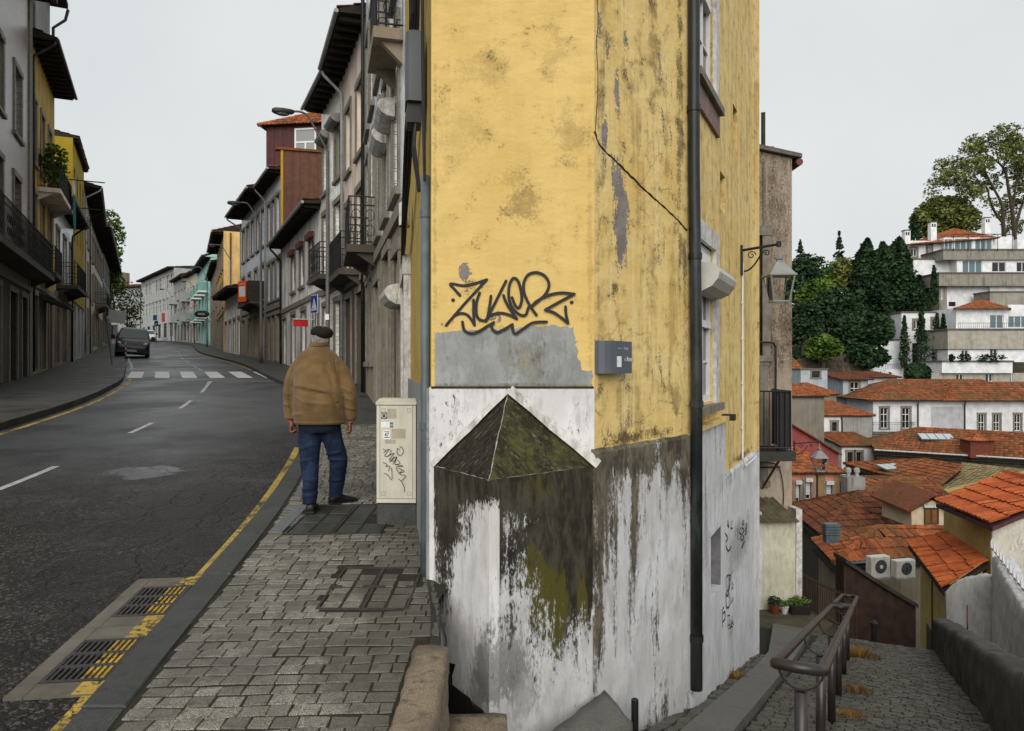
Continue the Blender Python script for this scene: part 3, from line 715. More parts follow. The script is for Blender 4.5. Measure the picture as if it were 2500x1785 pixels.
house0 = thing('corner_house', 'narrow yellow corner house with stained white base and pointed buttress', 'house', (YB[0], YB[1], 0))
def loc(p): return (p[0]-YB[0], p[1]-YB[1], 0)
def wall_open(w, z0, z1, rects, depth=.3, reveal=.22, x0=0.):
    """front face at y=0 with real openings and reveals, closed behind"""
    mb = MB(); rects = [r for r in rects]
    xs = sorted({x0, w} | {v for r in rects for v in r[:2]}); zs = sorted({z0, z1} | {v for r in rects for v in r[2:4]})
    for i in range(len(xs)-1):
        for j in range(len(zs)-1):
            cx, cz = (xs[i]+xs[i+1])/2, (zs[j]+zs[j+1])/2
            if any(r[0] < cx < r[1] and r[2] < cz < r[3] for r in rects): continue
            mb.poly([(xs[i],0,zs[j]),(xs[i+1],0,zs[j]),(xs[i+1],0,zs[j+1]),(xs[i],0,zs[j+1])])
    for (a,b,c,d) in [r[:4] for r in rects]:
        for p, q in (((a,c),(b,c)),((b,c),(b,d)),((b,d),(a,d)),((a,d),(a,c))):
            mb.poly([(p[0],0,p[1]),(p[0],reveal,p[1]),(q[0],reveal,q[1]),(q[0],0,q[1])])
    mb.poly([(x0,0,z1),(w,0,z1),(w,depth,z1),(x0,depth,z1)]); mb.poly([(x0,0,z0),(x0,0,z1),(x0,depth,z1),(x0,depth,z0)])
    mb.poly([(w,0,z0),(w,depth,z0),(w,depth,z1),(w,0,z1)]); mb.poly([(x0,depth,z0),(x0,depth,z1),(w,depth,z1),(w,depth,z0)])
    return mb
# front: yellow above, white band below
mb = MB(); mb.box(0, 1.05, 0, .3, 1.462, 9.5); mb.build('wall', M_front, house0, loc(A1))
mb = MB(); mb.box(-.012, 1.05, -.008, .3, -.9, 1.46); mb.build('wall_base', M_band, house0, loc(A1))
o = [(1062,814),(1120,806),(1180,806),(1262,802),(1300,796),(1340,794),(1372,798),(1400,800),(1404,830),(1410,870),(1418,900),(1444,905),(1446,942),(1330,944),(1200,943),(1062,943)]
oo = []
for (p, q) in zip(o, o[1:]+o[:1]):
    n = max(1, int(hypot(q[0]-p[0], q[1]-p[1])/6))
    for k in range(n): jg = 4.5 if p[1] < 940 else .5; oo.append((p[0]+(q[0]-p[0])*k/n+R.uniform(-jg,jg)*(p[0] > 1070), p[1]+(q[1]-p[1])*k/n+R.uniform(-jg,jg)*.7))
mb = MB(); pts = [uz(px, py, A1, A2) for px, py in oo]; mb.prism([(u,-.0005,z) for u,z in pts], (0,-.003,0)); mb.build('cement_patch', M_cem, house0, loc(A1))
mb = MB(); mb.box(.0,1.045,-.012,-.0085,1.452,1.466); mb.build('joint', G['soot'], house0, loc(A1))
# right wall up to the drainpipe, and its stained plinth with a weathered top edge
angA, angB, angL = dirang(A2,A3), dirang(A3,A4), dirang(A0,A1)
LA, LB, LL = hypot(A3[0]-A2[0],A3[1]-A2[1]), hypot(A4[0]-A3[0],A4[1]-A3[1]), hypot(A1[0]-A0[0],A1[1]-A0[1])
mb = MB(); mb.box(0, LA, 0, .3, 1.0, 9.5); mb.build('wall', M_wa, house0, loc(A2), angA)
mb = MB(); n = 14
rings = []
for i in range(n+1):
    u = -.02+(LA+.02)*i/n; e = .004*sin(i*2.1)
    rings.append([(u,.2,-1.3),(u,-.028,-1.3),(u,-.028,1.035+e),(u,-.004,1.062+e),(u,.2,1.062+e)])
mb.loft(rings); mb.build('plinth', M_pa, house0, loc(A2), angA)
crack = [uz(px,py,A2,A3) for px,py in ((1452,322),(1462,350),(1480,372),(1508,398),(1540,430),(1580,470),(1620,505),(1655,538),(1676,562))]
mb = MB(); P = smooth_poly(crack, 5); mb.tube([(u+R.uniform(-.003,.003), .002, z+R.uniform(-.004,.004)) for u,z in P], [.006+.006*R.random() for _ in P], 5); mb.build('crack', G['soot'], house0, loc(A2), angA)
mb = MB(); P = smooth_poly([uz(px,py,A2,A3) for px,py in ((1458,0),(1460,60),(1456,110),(1460,200),(1453,322))], 5); mb.tube([(u, .003, z) for u,z in P], .006, 5); mb.build('crack', G['soot'], house0, loc(A2), angA)
# right wall beyond the pipe
rB = [(.14,.98,1.28,2.64), (.14,.98,4.0,5.6)]
for (pxa, pxb, ya, yb) in ((1789,1800,262,380),(1760,1768,425,515)):
    ua = uz(pxa,ya,A3,A4)[0]; ub = uz(pxb,ya,A3,A4)[0]; um = (ua+ub)/2; za = uz((pxa+pxb)/2,ya,A3,A4)[1]; zb = uz((pxa+pxb)/2,yb,A3,A4)[1]
    rB.append((um-.15, um+.15, zb, za))
wall_open(LB, .40, 9.5, rB).build('wall', M_wb, house0, loc(A3), angB)
sw = (uz(1727,1400,A3,A4)[0], uz(1753,1400,A3,A4)[0], -.46, .10)
mb = wall_open(1.50, -2.2, 1.06, [sw], .2, .12)
for i, v in enumerate(mb.v): mb.v[i] = (v[0], v[1]-.03, v[2])
mb.build('plinth', M_pb, house0, loc(A3), angB)
mb = MB(); mb.box(sw[0]-.05,sw[1]+.05,.095,.14,sw[2]-.05,sw[3]+.05); mb.build('blocked_opening', simple('grey_infill', (.13,.125,.135), .9, .25, 12, .5, 60), house0, loc(A3), angB)
mb = MB(); mb.box(1.502, LB+.004, -.022, .2, -2.6, .50); mb.add([(1.502,-.022,.50),(LB+.004,-.022,.50),(LB+.004,.0,.53),(1.502,.0,.53)],[(0,1,2,3)]); mb.build('plinth', M_pb, house0, loc(A3), angB)
mb = MB(); mb.box(.05, 1.52, -.075, .0, 1.075, 1.115); mb.build('ledge', M_wb, house0, loc(A3), angB)
mb = MB(); mb.box(1.45, 1.56, -.12, -.005, 1.07, 1.13); mb.build('ledge_end', G['black_metal'], house0, loc(A3), angB)
mb = MB(); mb.box(sw[1]-.014,sw[1]-.003,-.026,.094,sw[2]+.003,sw[3]-.003); mb.build('opening_side', simple('grey_infill', (.15,.145,.155), .9, .25, 12, .5, 60), house0, loc(A3), angB)
# street side
dt = (LL-4.85, LL-3.75)
wall_open(LL, 1.0, 9.5, [(dt[0],dt[1],.9,2.62)], .3, .25).build('wall', M_left, house0, loc(A0), angL)
mb = wall_open(LL, -1.0, 1.452, [(dt[0],dt[1],.2,1.46)], .2, .2)
for i, v in enumerate(mb.v): mb.v[i] = (v[0], v[1]-.03, v[2])
mb.build('plinth', M_pl, house0, loc(A0), angL)
mb = MB()
mb.box(dt[0]-.20,dt[0],-.075,.0,.1,2.62); mb.box(dt[1],dt[1]+.22,-.075,.0,.1,2.62); mb.box(dt[0]-.22,dt[1]+.24,-.085,0,2.62,2.84)
d = MB(); d.box(dt[0],dt[1],.12,.18,.1,2.62); d = d.build('door', simple('grey_green_door', (.10,.11,.105), .6, .1, 5), house0, loc(A0), angL)
mb.build('surround', G['trim_white'], d)
mb = MB(); mb.prism([(p[0]-YB[0],p[1]-YB[1],9.5) for p in ((-.52,4.75),(.53,4.75),(1.40,5.80),(2.96,9.10),(1.2,10.4),(-1.497,10.3))], (0,0,.15)); mb.build('roof', G['trim_stone'], house0)  # unseen flat slab, added on top to keep light out of the walls
mb = MB(); mb.box(.004,.3,.004,4.2,.53,9.5); mb.build('wall', M_wb, house0, loc(A4), dirang(A4,(1.2,10.4)) - pi/2)
mb = MB(); mb.box(.004,.3,.004,4.2,-2.6,.528); mb.build('plinth', M_pb, house0, loc(A4), dirang(A4,(1.2,10.4)) - pi/2)
# sash windows on the side wall
def sash_window(z0, z1, hood):
    a, b = .14, .98
    mb = MB(); w_ = .045; y0, y1 = .022, .075
    mb.box(a,a+w_,y0,y1,z0,z1); mb.box(b-w_,b,y0,y1,z0,z1); mb.box(a+w_,b-w_,y0,y1,z1-w_,z1); mb.box(a+w_,b-w_,y0,y1,z0,z0+.06)
    zm = (z0+z1)/2; mb.box(a+w_,b-w_,y0-.02,y1-.001,zm-.03,zm+.03)
    for k in (1,2): x = a+w_+(b-a-2*w_)*k/3; mb.box(x-.011,x+.011,y0+.01,y1-.002,z0+.06,zm-.03); mb.box(x-.011,x+.011,y0+.01,y1-.002,zm+.03,z1-w_)
    for q0, q1 in ((z0+.06,zm-.03),(zm+.03,z1-w_)): z = (q0+q1)/2; mb.box(a+w_,b-w_,y0+.012,y1-.004,z-.010,z+.010)
    o = mb.build('window', G['white_wood'], house0, loc(A3), angB)
    xs_ = [a+w_+(b-a-2*w_)*k/3 for k in range(4)]
    for q0, q1 in ((z0+.06,zm-.03),(zm+.03,z1-w_)):
        for k in range(3):
            for h in range(2):
                za, zb = q0+(q1-q0)*h/2, q0+(q1-q0)*(h+1)/2
                mb = MB(); mb.poly([(xs_[k],y0+.03,za),(xs_[k+1],y0+.03,za),(xs_[k+1],y0+.03,zb),(xs_[k],y0+.03,zb)]); mb.build('pane', G['glass'], o)
    mb = MB(); mb.box(b,b+.17,-.035,.02,z0-.02,z1); mb.box(a-.1,b+.17,-.035,.02,z1,z1+.16); mb.build('surround', G['trim_white'], o)
    mb = MB(); mb.box(a-.06,b+.21,-.075,.06,z0-.085,z0-.02); mb.build('sill', G['trim_stone'], o)
    if hood:
        mb = MB(); prof = [(0,-.13),(-.10,-.12),(-.19,-.08),(-.25,-.01),(-.265,.05),(-.24,.10),(-.18,.135),(-.08,.15),(0,.15)]
        zc = 2.30; mb.loft([[(x, y*.80, zc+z*.85) for y, z in prof] for x in (.10, .14, .92, .96)]); mb.build('shutter_box', simple('old_white_tin', (.46,.45,.41), .5, .1, 5, .1, 40, dirt=.7, dirtcol=(.06,.065,.03)), o)
        mb = MB(); mb.box(.19,.93,.008,.020,z1-.22,z1-.06); mb.build('blind', G['white_wood'], o)
sash_window(1.28, 2.64, True); sash_window(4.0, 5.6, False)
mb = MB(); mb.box(.04,1.19,-.03,.0,3.72,3.91); mb.build('stone_panel', simple('reddish_stone', (.20,.125,.11), .8, .2, 12, .4, 80, dirt=.6, dirtcol=(.3,.27,.24)), house0, loc(A3), angB)
for r in rB[2:]:
    mb = MB(); mb.box(r[0]-.02,r[1]+.02,.14,.2,r[2]-.02,r[3]+.02); mb.build('slit_pane', G['glass'], house0, loc(A3), angB)
# pointed buttress against the front
def quad_strip(mb, a, b, c, d, n, m):
    """bilinear patch a-b (bottom) d-c (top)"""
    a,b,c,d = map(Vector,(a,b,c,d)); o = len(mb.v)
    for j in range(m+1):
        for i in range(n+1):
            p = (a*(1-i/n)+b*i/n)*(1-j/m)+(d*(1-i/n)+c*i/n)*(j/m); mb.v.append(tuple(p))
    for j in range(m):
        for i in range(n): q = o+j*(n+1)+i; mb.f.append((q,q+1,q+n+2,q+n+1))
LB1 = hypot(BF[0]-BL[0], BF[1]-BL[1]); LB2 = hypot(BR[0]-BF[0], BR[1]-BF[1]); a1, a2 = dirang(BL,BF), dirang(BF,BR)
ZE = .955
# left face: outline with the broken lower corner
brk = [(1092,1560),(1088,1592),(1096,1618),(1112,1622),(1104,1650),(1105,1672),(1128,1690),(1148,1704),(1154,1722),(1168,1735),(1192,1743)]
brk = [hit(px,py,BL,BF) for px,py in brk]
brk = [(max(.0,u),z) for u,z in brk]
mb = MB(); out = [(0.,ZE),(0.,.35),(-.0,.10)] + brk + [(LB1-.0,brk[-1][1]),(LB1,ZE)]
mb.prism([(u,0,z) for u,z in out[::-1]], (0,.07,0)); fl = mb.build('buttress', M_b1, house0, loc(BL), a1)
mb = MB(); mb.box(0,LB1-.06,0,.06,-.95,brk[-1][1]-.002); mb.box(.0,LB1-.34,.085,.2,-.95,.3); mb.build('rubble_core', G['dark_stone'], fl)
mb = MB(); quad_strip(mb,(0,0,-1.0),(LB2,0,-1.0),(LB2,0,ZE),(0,0,ZE),10,14)
for i, v in enumerate(mb.v):
    if 0 < v[0] < LB2-.01: mb.v[i] = (v[0], R.uniform(-.006,.004)-.02*max(0,-.1-v[2]), v[2])
fr_ = mb.build('buttress', M_b2, house0, loc(BF), a2); autosmooth(fr_, 60)
# sloping top
e0, ef, e1, ap = Vector((BL[0],BL[1]-YB[1]-.001,ZE)), Vector((BF[0],BF[1]-YB[1]-.002,ZE)), Vector((BR[0],BR[1]-YB[1]-.001,ZE)), Vector((-.027,-.012,1.425))
mb = MB(); N_ = 8
def tri(a, b, c):
    o = len(mb.v); idx = {}
    for i in range(N_+1):
        for j in range(N_+1-i):
            p = a+(b-a)*(i/N_)+(c-a)*(j/N_); q = R.uniform(-.005,.005) if 0 < i and 0 < j and i+j < N_ else 0
            idx[i,j] = len(mb.v); mb.v.append((p.x, p.y+q, p.z+q))
    for i in range(N_):
        for j in range(N_-i):
            mb.f.append((idx[i,j],idx[i+1,j],idx[i,j+1]))
            if i+j < N_-1: mb.f.append((idx[i+1,j],idx[i+1,j+1],idx[i,j+1]))
tri(ap, e0, ef); mb.build('buttress_cap', M_cl, house0); mb = MB(); tri(ap, ef, e1); mb.build('buttress_cap', M_cr2, house0)
for (p_, q_) in ((ef,e1),(ef,e0)):
    mb = MB(); mb.tube([p_.lerp(q_,k/16)+Vector((0,-.001,R.uniform(-.004,.003))) for k in range(17)], [.0004+.0035*R.random()**3 for k in range(17)], 4); mb.build('cap_edge', simple('worn_edge', (.24,.22,.19), .9, .3, 30, .5, 80, dirt=.95, dirtcol=(.03,.027,.018)), house0)
mb = MB(); mb.tube([ap.lerp(ef,k/12)+Vector((R.uniform(-.003,.003),-.002,R.uniform(-.003,.003))) for k in range(13)], [.0015+.0035*R.random() for k in range(13)], 5); mb.build('cap_edge', simple('worn_edge', (.30,.28,.24), .9, .3, 30, .5, 80, dirt=.9, dirtcol=(.04,.035,.02)), house0)
for (p, q) in ((ap, e0), (ap, e1)):
    mb = MB(); a_, b_ = Vector(p), Vector(q); d_ = (b_-a_).normalized(); up = Vector((0,-1,0)).cross(d_); up = up if up.z > 0 else -up
    wd_ = .030 if q.x < 0 else .052; pr = [(-.004,-.004),(wd_,-.004),(wd_+.002,-.016),(wd_*.6,-.034),(-.004,-.040)]
    mb.loft([[tuple(c+up*h+Vector((0,y,0))) for h,y in pr] for c in (a_-d_*.006, a_.lerp(b_,.25)+up*.003, (a_+b_)/2-up*.002, a_.lerp(b_,.75)+up*.003, b_+d_*(-.004 if b_.x < 0 else .010))])
    mb.build('moulding', G['trim_white'], house0)
# spray tag across the yellow front
ZG = lambda x, y: hit(1000+x/3.248, 600+y/3.248, A1, A2)
strokes = [[(400,395),(360,350),(325,303),(430,318),(520,300),(612,270)], [(612,270),(520,370),(420,480),(290,632)], [(350,560),(400,538),(450,545),(485,580),(515,630)], [(515,630),(508,540),(508,430)],
 [(555,375),(530,460),(535,560),(580,595),(615,575),(635,480),(645,400)], [(765,280),(720,370),(660,490),(605,600)], [(605,600),(640,555),(720,535),(790,550),(850,580)], [(850,580),(800,510),(760,440),(745,395)],
 [(812,412),(840,478),(868,492),(888,440),(885,370),(860,282),(822,260),(790,320),(788,420),(820,500),(875,548),(920,548),(942,490)],
 [(1005,550),(950,470),(910,380),(905,300),(940,232),(1010,214),(1075,245),(1105,310),(1080,380),(1020,440),(960,490)], [(960,490),(1010,440),(1100,395),(1200,375),(1305,385)], [(1305,385),(1200,440),(1075,510)],
 [(1075,510),(1140,530),(1200,570),(1255,615)], [(1255,615),(1240,550),(1235,485)], [(420,605),(435,670),(490,697),(550,680),(615,640),(668,610)], [(668,610),(650,650),(690,688),(740,670),(815,625)], [(815,625),(820,680),(845,697),(900,660),(980,612),(1085,605)]]
mb = MB()
for i, s_ in enumerate(strokes): stroke(mb, [ZG(*p) for p in s_], .0185, -.0048, i)
for i, (x, y) in enumerate(((345,432),(1285,450))):
    u, z = ZG(x, y); mb.poly([(u+.0125*cos(q*pi/6), -.0045, z+.0125*sin(q*pi/6)) for q in range(12)])
mb.build('graffiti', G['spray'], house0, loc(A1))
# small tags on the white side wall
ZS = lambda x, y: hit(1740+x/5.07, 1240+y/5.07, A3, A4)
tags = [[(280,250),(285,330),(280,390)], [(320,240),(300,300),(325,330),(305,385)], [(330,380),(335,250),(360,280),(340,320),(362,370)], [(350,150),(340,190),(355,205),(350,150)], [(372,330),(385,190),(395,240),(378,260),(392,300),(372,335)], [(320,400),(350,390),(330,500),(368,400)],
 [(150,150),(165,240),(150,200)], [(115,310),(150,370),(120,440),(160,530),(190,470)], [(205,150),(190,240),(210,250)], [(155,820),(130,880),(145,1030),(170,960),(165,830),(185,870),(150,1080),(120,1050),(125,1180),(150,1235),(180,1150),(160,1000),(190,800)], [(205,920),(215,960),(205,1000),(200,950)], [(195,1170),(215,1105)],
 [(95,1220),(75,1290),(80,1470)], [(85,1300),(105,1280),(110,1360),(85,1400)], [(145,1330),(165,1330),(150,1440),(170,1440)], [(180,1380),(190,1440),(200,1390)], [(200,1330),(195,1400),(210,1440),(205,1390)], [(160,1490),(185,1465),(200,1475),(180,1560),(175,1600)]]
for (i0, i1) in ((0,6),(6,9),(9,12),(12,14),(14,18)):
    mb = MB()
    for i in range(i0,i1): stroke(mb, [ZS(*p) for p in tags[i]], .016, -.0245, i, 5)
    mb.build('graffiti', G['spray'], house0, loc(A3), angB)
# ---------------------------------------------------------------- pipes
def downpipe(label, pts, r, mat, n=12, bands=(), name='drainpipe'):
    t = thing(name, label, 'pipe', pts[-1]); o = Vector(pts[-1]); mb = MB(); mb.tube([Vector(p)-o for p in pts], r, n); mb.build('pipe', mat, t, smooth=True)
    for z, x, y in bands:
        mb = MB(); mb.tube([(x-o.x,y-o.y,z-o.z-.025),(x-o.x,y-o.y,z-o.z+.025)], r*1.16, n); mb.build('collar', mat, t)
    return t
px_ = (1.435, 5.735)
downpipe('dark green cast drainpipe down the yellow side wall', [(px_[0]-.02,px_[1],9.2),(px_[0]-.02,px_[1],3.2),(px_[0],px_[1],1.6),(px_[0],px_[1],-.92)], .046, G['pipe_dark'], 14, ((-.52,)+px_, (1.30,)+px_, (2.45,px_[0]-.01,px_[1]), (3.6,px_[0]-.02,px_[1])))
pl_ = (-.572, 4.86)
downpipe('grey blue pipe running down the left edge of the yellow wall', [(pl_[0],pl_[1],2.85),(pl_[0],pl_[1],.9),(pl_[0]-.002,pl_[1],.21)], .030, G['pipe_grey'], 12, ((1.2,)+pl_, (2.6,)+pl_))
mb = MB(); q = hit(1809,650,A3,A4); u = q[0]
T = Matrix.Translation((A3[0],A3[1],0)) @ Matrix.Rotation(angB,4,'Z')
t = thing('conduit', 'thin white conduit below the lantern bracket', 'pipe', T @ Vector((u,-.02,.55)))
mb = MB(); o = t.location; mb.tube([T@Vector((u,-.018,2.75))-o, T@Vector((u,-.018,.56))-o, T@Vector((u+.06,-.045,.47))-o, T@Vector((LB+.1,-.045,.47))-o], .011, 7); mb.build('tube', G['white_wood'], t)
for z in (.9,1.4,1.9,2.3): mb = MB(); mb.box(-.03,.03,-.006,.012,-.008,.008,Matrix.Translation(T@Vector((u,-.018,z))-o)@Matrix.Rotation(angB,4,'Z')); mb.build('clip', G['white_wood'], t)
# cables and a grey box at the top of the street side
TL = Matrix.Translation((A0[0],A0[1],0)) @ Matrix.Rotation(angL,4,'Z')
cb = thing('cable_bundle', 'thick black cable bundle along the top street side of the yellow house', 'cable', TL@Vector((LL-1.2,-.05,4.0)))
o = cb.location
for k in range(6):
    mb = MB(); P = [(LL-.10-.02*k, -.05-.012*k, 5.2), (LL-.25-.03*k,-.06-.01*k,4.5), (LL-.7-.03*k,-.06-.02*(k%3),3.9), (LL-1.7,-.07-.02*(k%3),3.35+.03*k), (LL-2.9,-.08-.02*(k%2),2.95+.02*k), (LL-4.4,-.07,2.75+.02*k)]
    mb.tube([TL@Vector((p[0]+R.uniform(-.02,.02),p[1],p[2]+R.uniform(-.02,.02)))-o for p in smooth_poly(P,5)], .011+.004*(k%3), 6); mb.build('cable', G['black_metal'], cb)
for k in range(3):
    mb = MB(); x = LL-.05-.05*k; P = [(x,-.04,5.0),(x-.02,-.05,4.0),(x+.01,-.045,3.3),(LL-.045,-.04,2.8)]
    mb.tube([TL@Vector(p)-o for p in smooth_poly(P,5)], .010, 6); mb.build('cable', G['black_metal'], cb)
jb = thing('junction_box', 'dark grey cable box high on the street side of the yellow house', 'box', TL@Vector((LL-.55,-.02,3.45)), angL)
mb = MB(); mb.bevbox(-.14,.14,-.13,0,0,.50,.02); mb.build('body', simple('grey_plastic', (.075,.08,.085), .5, .1, 5, .05), jb)
mb = MB(); mb.box(-.10,.10,-.12,-.02,-.14,-.002); mb.build('cable_entry', G['black_metal'], jb)
for k in range(3): mb = MB(); mb.tube([(-.08+.08*k,-.06,-.14),(-.08+.08*k,-.07,-.3),(-.02+.03*k,-.03,-.6)], .012, 6); mb.build('cable', G['black_metal'], jb)
mt_ = thing('meter_box', 'small pale meter box beside the street door of the yellow house', 'box', TL@Vector((LL-3.0,-.03,3.05)), angL)
mb = MB(); mb.bevbox(-.09,.09,-.11,0,0,.24,.015); mb.build('body', G['trim_white'], mt_)
mb = MB(); mb.tube([(.1,-.03,-.03),(.16,-.04,.1),(.16,-.04,1.5)], .012, 6); mb.build('yellow_tube', simple('yellow_tube', (.55,.33,.04), .5), mt_)
# street name plate
sg = thing('street_sign', 'curved dark grey street name plate on the peeling yellow wall', 'sign', (A2[0],A2[1],1.548), angA)
prof = [(.006,-.004),(.008,-.030),(.026,-.062),(.064,-.085),(.12,-.092),(.20,-.088),(.30,-.080),(.345,-.075)]
M_sg = simple('dark_grey_enamel', (.085,.098,.115), .42, .08, 5, .05, 60, dirt=.2, dirtcol=(.05,.055,.06))
mb = MB(); P = prof + [(x+.0,y+.006) for x,y in prof[::-1]]
mb.loft([[(x,y,z) for x,y in P] for z in (0,.212)]); mb.build('plate', M_sg, sg)
mb = MB(); mb.box(.03,.30,-.03,-.001,.03,.18); mb.build('bracket', G['black_metal'], sg)
rt = (radians(90), 0, radians(5))
text_mesh('Escada', .024, G['white_paint2'], sg, (.225,-.0895,.158), rt, 'lettering', .85)
text_mesh('|', .026, G['white_paint2'], sg, (.215,-.0895,.158), rt, 'lettering', .6)
text_mesh('Rua Cimo de Vila', .011, G['white_paint2'], sg, (.130,-.0945,.161), rt, 'lettering', .85)
text_mesh('do', .034, G['white_paint2'], sg, (.225,-.0895,.082), rt, 'lettering', .75)
text_mesh('Monte', .046, G['white_paint2'], sg, (.258,-.087,.080), rt, 'lettering', .62, bold=.0008)
mb = MB(); mb.box(.122,.176,-.0965,-.0945,.042,.112); mb.build('sticker', G['white_paint2'], sg)
text_mesh('EVER', .022, G['pipe_grey'], sg, (.126,-.0972,.070), rt, 'lettering', .8)
# steps and loose stones at the foot of the buttress
mb = MB(); mb.box(-.335,-.02,2.6,3.84,-.9,-.205); tag(link('step_stone', worn(mb, 6, .014, 8., 4.), G['beige_stone'], smooth=True), 'weathered beige stone block at the foot of the buttress', 'stone')
mb = MB(); p0, p1, p2, p3 = Vector((.60,4.79,-.50)), Vector((.02,3.92,-.48)), Vector((.40,3.60,-.57)), Vector((.76,4.60,-.62))
dn = Vector((0,0,-.5)); mb.loft([[p+dn for p in (p1,p2,p3,p0)],[p for p in (p1,p2,p3,p0)]]); tag(link('ramp_slab', worn(mb, 5, .010, 7., 9.), G['slab'], smooth=True), 'tilted grey concrete wedge leaning against the white wall base', 'slab')
mb = MB(); mb.lathe([(.024,-.2),(.024,.085),(.019,.09)], (.80,4.80,-.66), 12); tag(mb.build('pipe_stub', G['black_metal'], smooth=False), 'short black pipe stub standing by the white wall base', 'pipe')
# ================================================================ houses of the street
def plaster(name, col, dirt=.45, streak=.4, dirtcol=(.05,.042,.03), var=.12):
    return simple(name, col, .88, var, 1.3, .3, 40, .3, 0, .006, dirt, dirtcol, streak)
def tilewall(name, col, joint, sx=.16, sz=.16, diag=False, gloss=.25, dirt=.3):
    m = MT(name, gloss, .5); P = m.n('ShaderNodeTexCoord').outputs['Object']
    mp = m.n('ShaderNodeMapping', {'Vector': P, 'Rotation': (0, radians(45) if diag else 0, 0)}).outputs[0]
    x, y, z = m.sep(mp)
    fx = m.ma('ABSOLUTE', m.ma('SUBTRACT', m.ma('FRACT', m.ma('DIVIDE', x, sx)), .5)); fz = m.ma('ABSOLUTE', m.ma('SUBTRACT', m.ma('FRACT', m.ma('DIVIDE', z, sz)), .5))
    j = m.ramp(m.ma('MAXIMUM', fx, fz), .455, .485)
    cell = m.n('ShaderNodeTexWhiteNoise', {0: m.n('ShaderNodeVectorMath', {0: m.n('ShaderNodeCombineXYZ', {0: m.ma('DIVIDE', x, sx), 1: 0., 2: m.ma('DIVIDE', z, sz)}).outputs[0]}, operation='FLOOR').outputs[0]}).outputs[0]
    c = m.mix(cell, tuple(v*.85 for v in col), tuple(min(1, v*1.12) for v in col))
    c = m.mix(j, c, joint)
    d = m.noise(m.pos((1,1,.2)), 2.2, 6, .65); c = m.mix(m.mul(m.ramp(d, .5, .7), dirt), c, (.10,.085,.06)); m.set('Base Color', c)
    m.bump(m.mul(j, -1.), .5, .004); return m.m
def board_mat(name, col): return simple(name, col, .75, .18, 3, .25, 50, dirt=.3, streak=.35)
K = {}
K['tile_grey'] = tilewall('grey_diamond_tiles', (.76,.79,.80), (.22,.23,.23), .14, .14, True, .25, .15)
K['tile_white'] = tilewall('white_facade_tiles', (.86,.84,.76), (.26,.24,.19), .28, .14)
K['tile_blue'] = tilewall('blue_grey_tiles', (.56,.58,.65), (.30,.31,.35), .14, .14, dirt=.35)
K['tile_left'] = tilewall('patterned_tiles', (.25,.215,.185), (.085,.07,.06), .14, .14, True, .35, .4)
K['beige'] = plaster('beige_render', (.70,.59,.49)); K['white_old'] = plaster('old_white_render', (.74,.73,.71), .6, .6)
K['stone'] = plaster('brown_grey_stone', (.26,.215,.155), .6, .4); K['stone_dark'] = plaster('dark_stone', (.075,.064,.048), .6, .4)
K['yellow'] = plaster('warm_yellow_render', (.74,.50,.20), .25, .3); K['ochre'] = plaster('ochre_render', (.50,.30,.035), .35, .4)
K['mint'] = plaster('mint_render', (.34,.58,.52), .2, .2); K['mint_dark'] = plaster('mint_panel', (.17,.36,.31), .2, .2)
K['cream'] = plaster('cream_render', (.54,.49,.41), .35, .4); K['greyc'] = plaster('grey_render', (.27,.275,.26), .4, .4); K['lgrey'] = plaster('light_grey_render', (.36,.37,.36), .3, .3)
K['olive'] = plaster('olive_yellow_render', (.33,.235,.018), .3, .4); K['lyellow'] = plaster('left_yellow_render', (.45,.30,.06), .4, .4)
K['maroon'] = board_mat('maroon_boards', (.075,.024,.024)); K['brown'] = board_mat('brown_boards', (.13,.055,.032))
K['wood'] = simple('dark_wood', (.030,.022,.015), .7, .3, 5, .2, 40); K['redwood'] = simple('red_brown_wood', (.13,.030,.016), .55, .2, 6, .1, 40)
K['eave'] = simple('eave_boards', (.022,.017,.012), .85, .4, 4, .3, 20); K['red'] = simple('maroon_shutter', (.10,.018,.018), .55, .1, 6, .05, 40, dirt=.3)
K['shop'] = G['inside']; K['door'] = simple('old_door_paint', (.045,.038,.030), .6, .3, 4, .15, 40); K['greendoor'] = simple('yellow_green_door', (.17,.17,.05), .6, .2, 4, .15, 40)
K['gutter'] = G['pipe_light']; K['whitemetal'] = simple('white_roller_blind', (.52,.52,.50), .5, .08, 9, .1, 60, dirt=.3)
def roofmat(name, a, b, moss=.3, mosscol=(.085,.075,.022), dark=.35):
    m = MT(name, .85, .25); geo = m.n('ShaderNodeNewGeometry'); P = geo.outputs['Position']; r = geo.outputs['Random Per Island']
    c = m.mix(r, a, b); big = m.noise(P, .55, 6, .65); fine = m.noise(P, 7, 6, .7)
    c = m.mix(m.mul(m.ramp(fine, .45, .68), dark), c, tuple(x*.30 for x in a))
    c = m.mix(m.mul(m.ramp(big, .46, .66), moss), c, mosscol); m.set('Base Color', c); m.bump(fine, .3, .01); return m.m
K['roof_orange'] = roofmat('new_orange_tiles', (.37,.075,.020), (.56,.14,.038), .4, (.20,.05,.018), .5)
K['roof_mid'] = roofmat('weathered_orange_tiles', (.17,.050,.019), (.44,.13,.042), .65, (.10,.072,.03), .65)
K['roof_brown'] = roofmat('old_brown_tiles', (.085,.028,.013), (.215,.068,.027), .5, (.06,.042,.018), .55)
K['roof_moss'] = roofmat('mossy_tiles', (.115,.040,.017), (.33,.10,.032), .8, (.10,.075,.026), .6)
K['roof_green'] = roofmat('lichen_green_tiles', (.17,.11,.055), (.27,.22,.11), .75, (.12,.135,.075), .5)
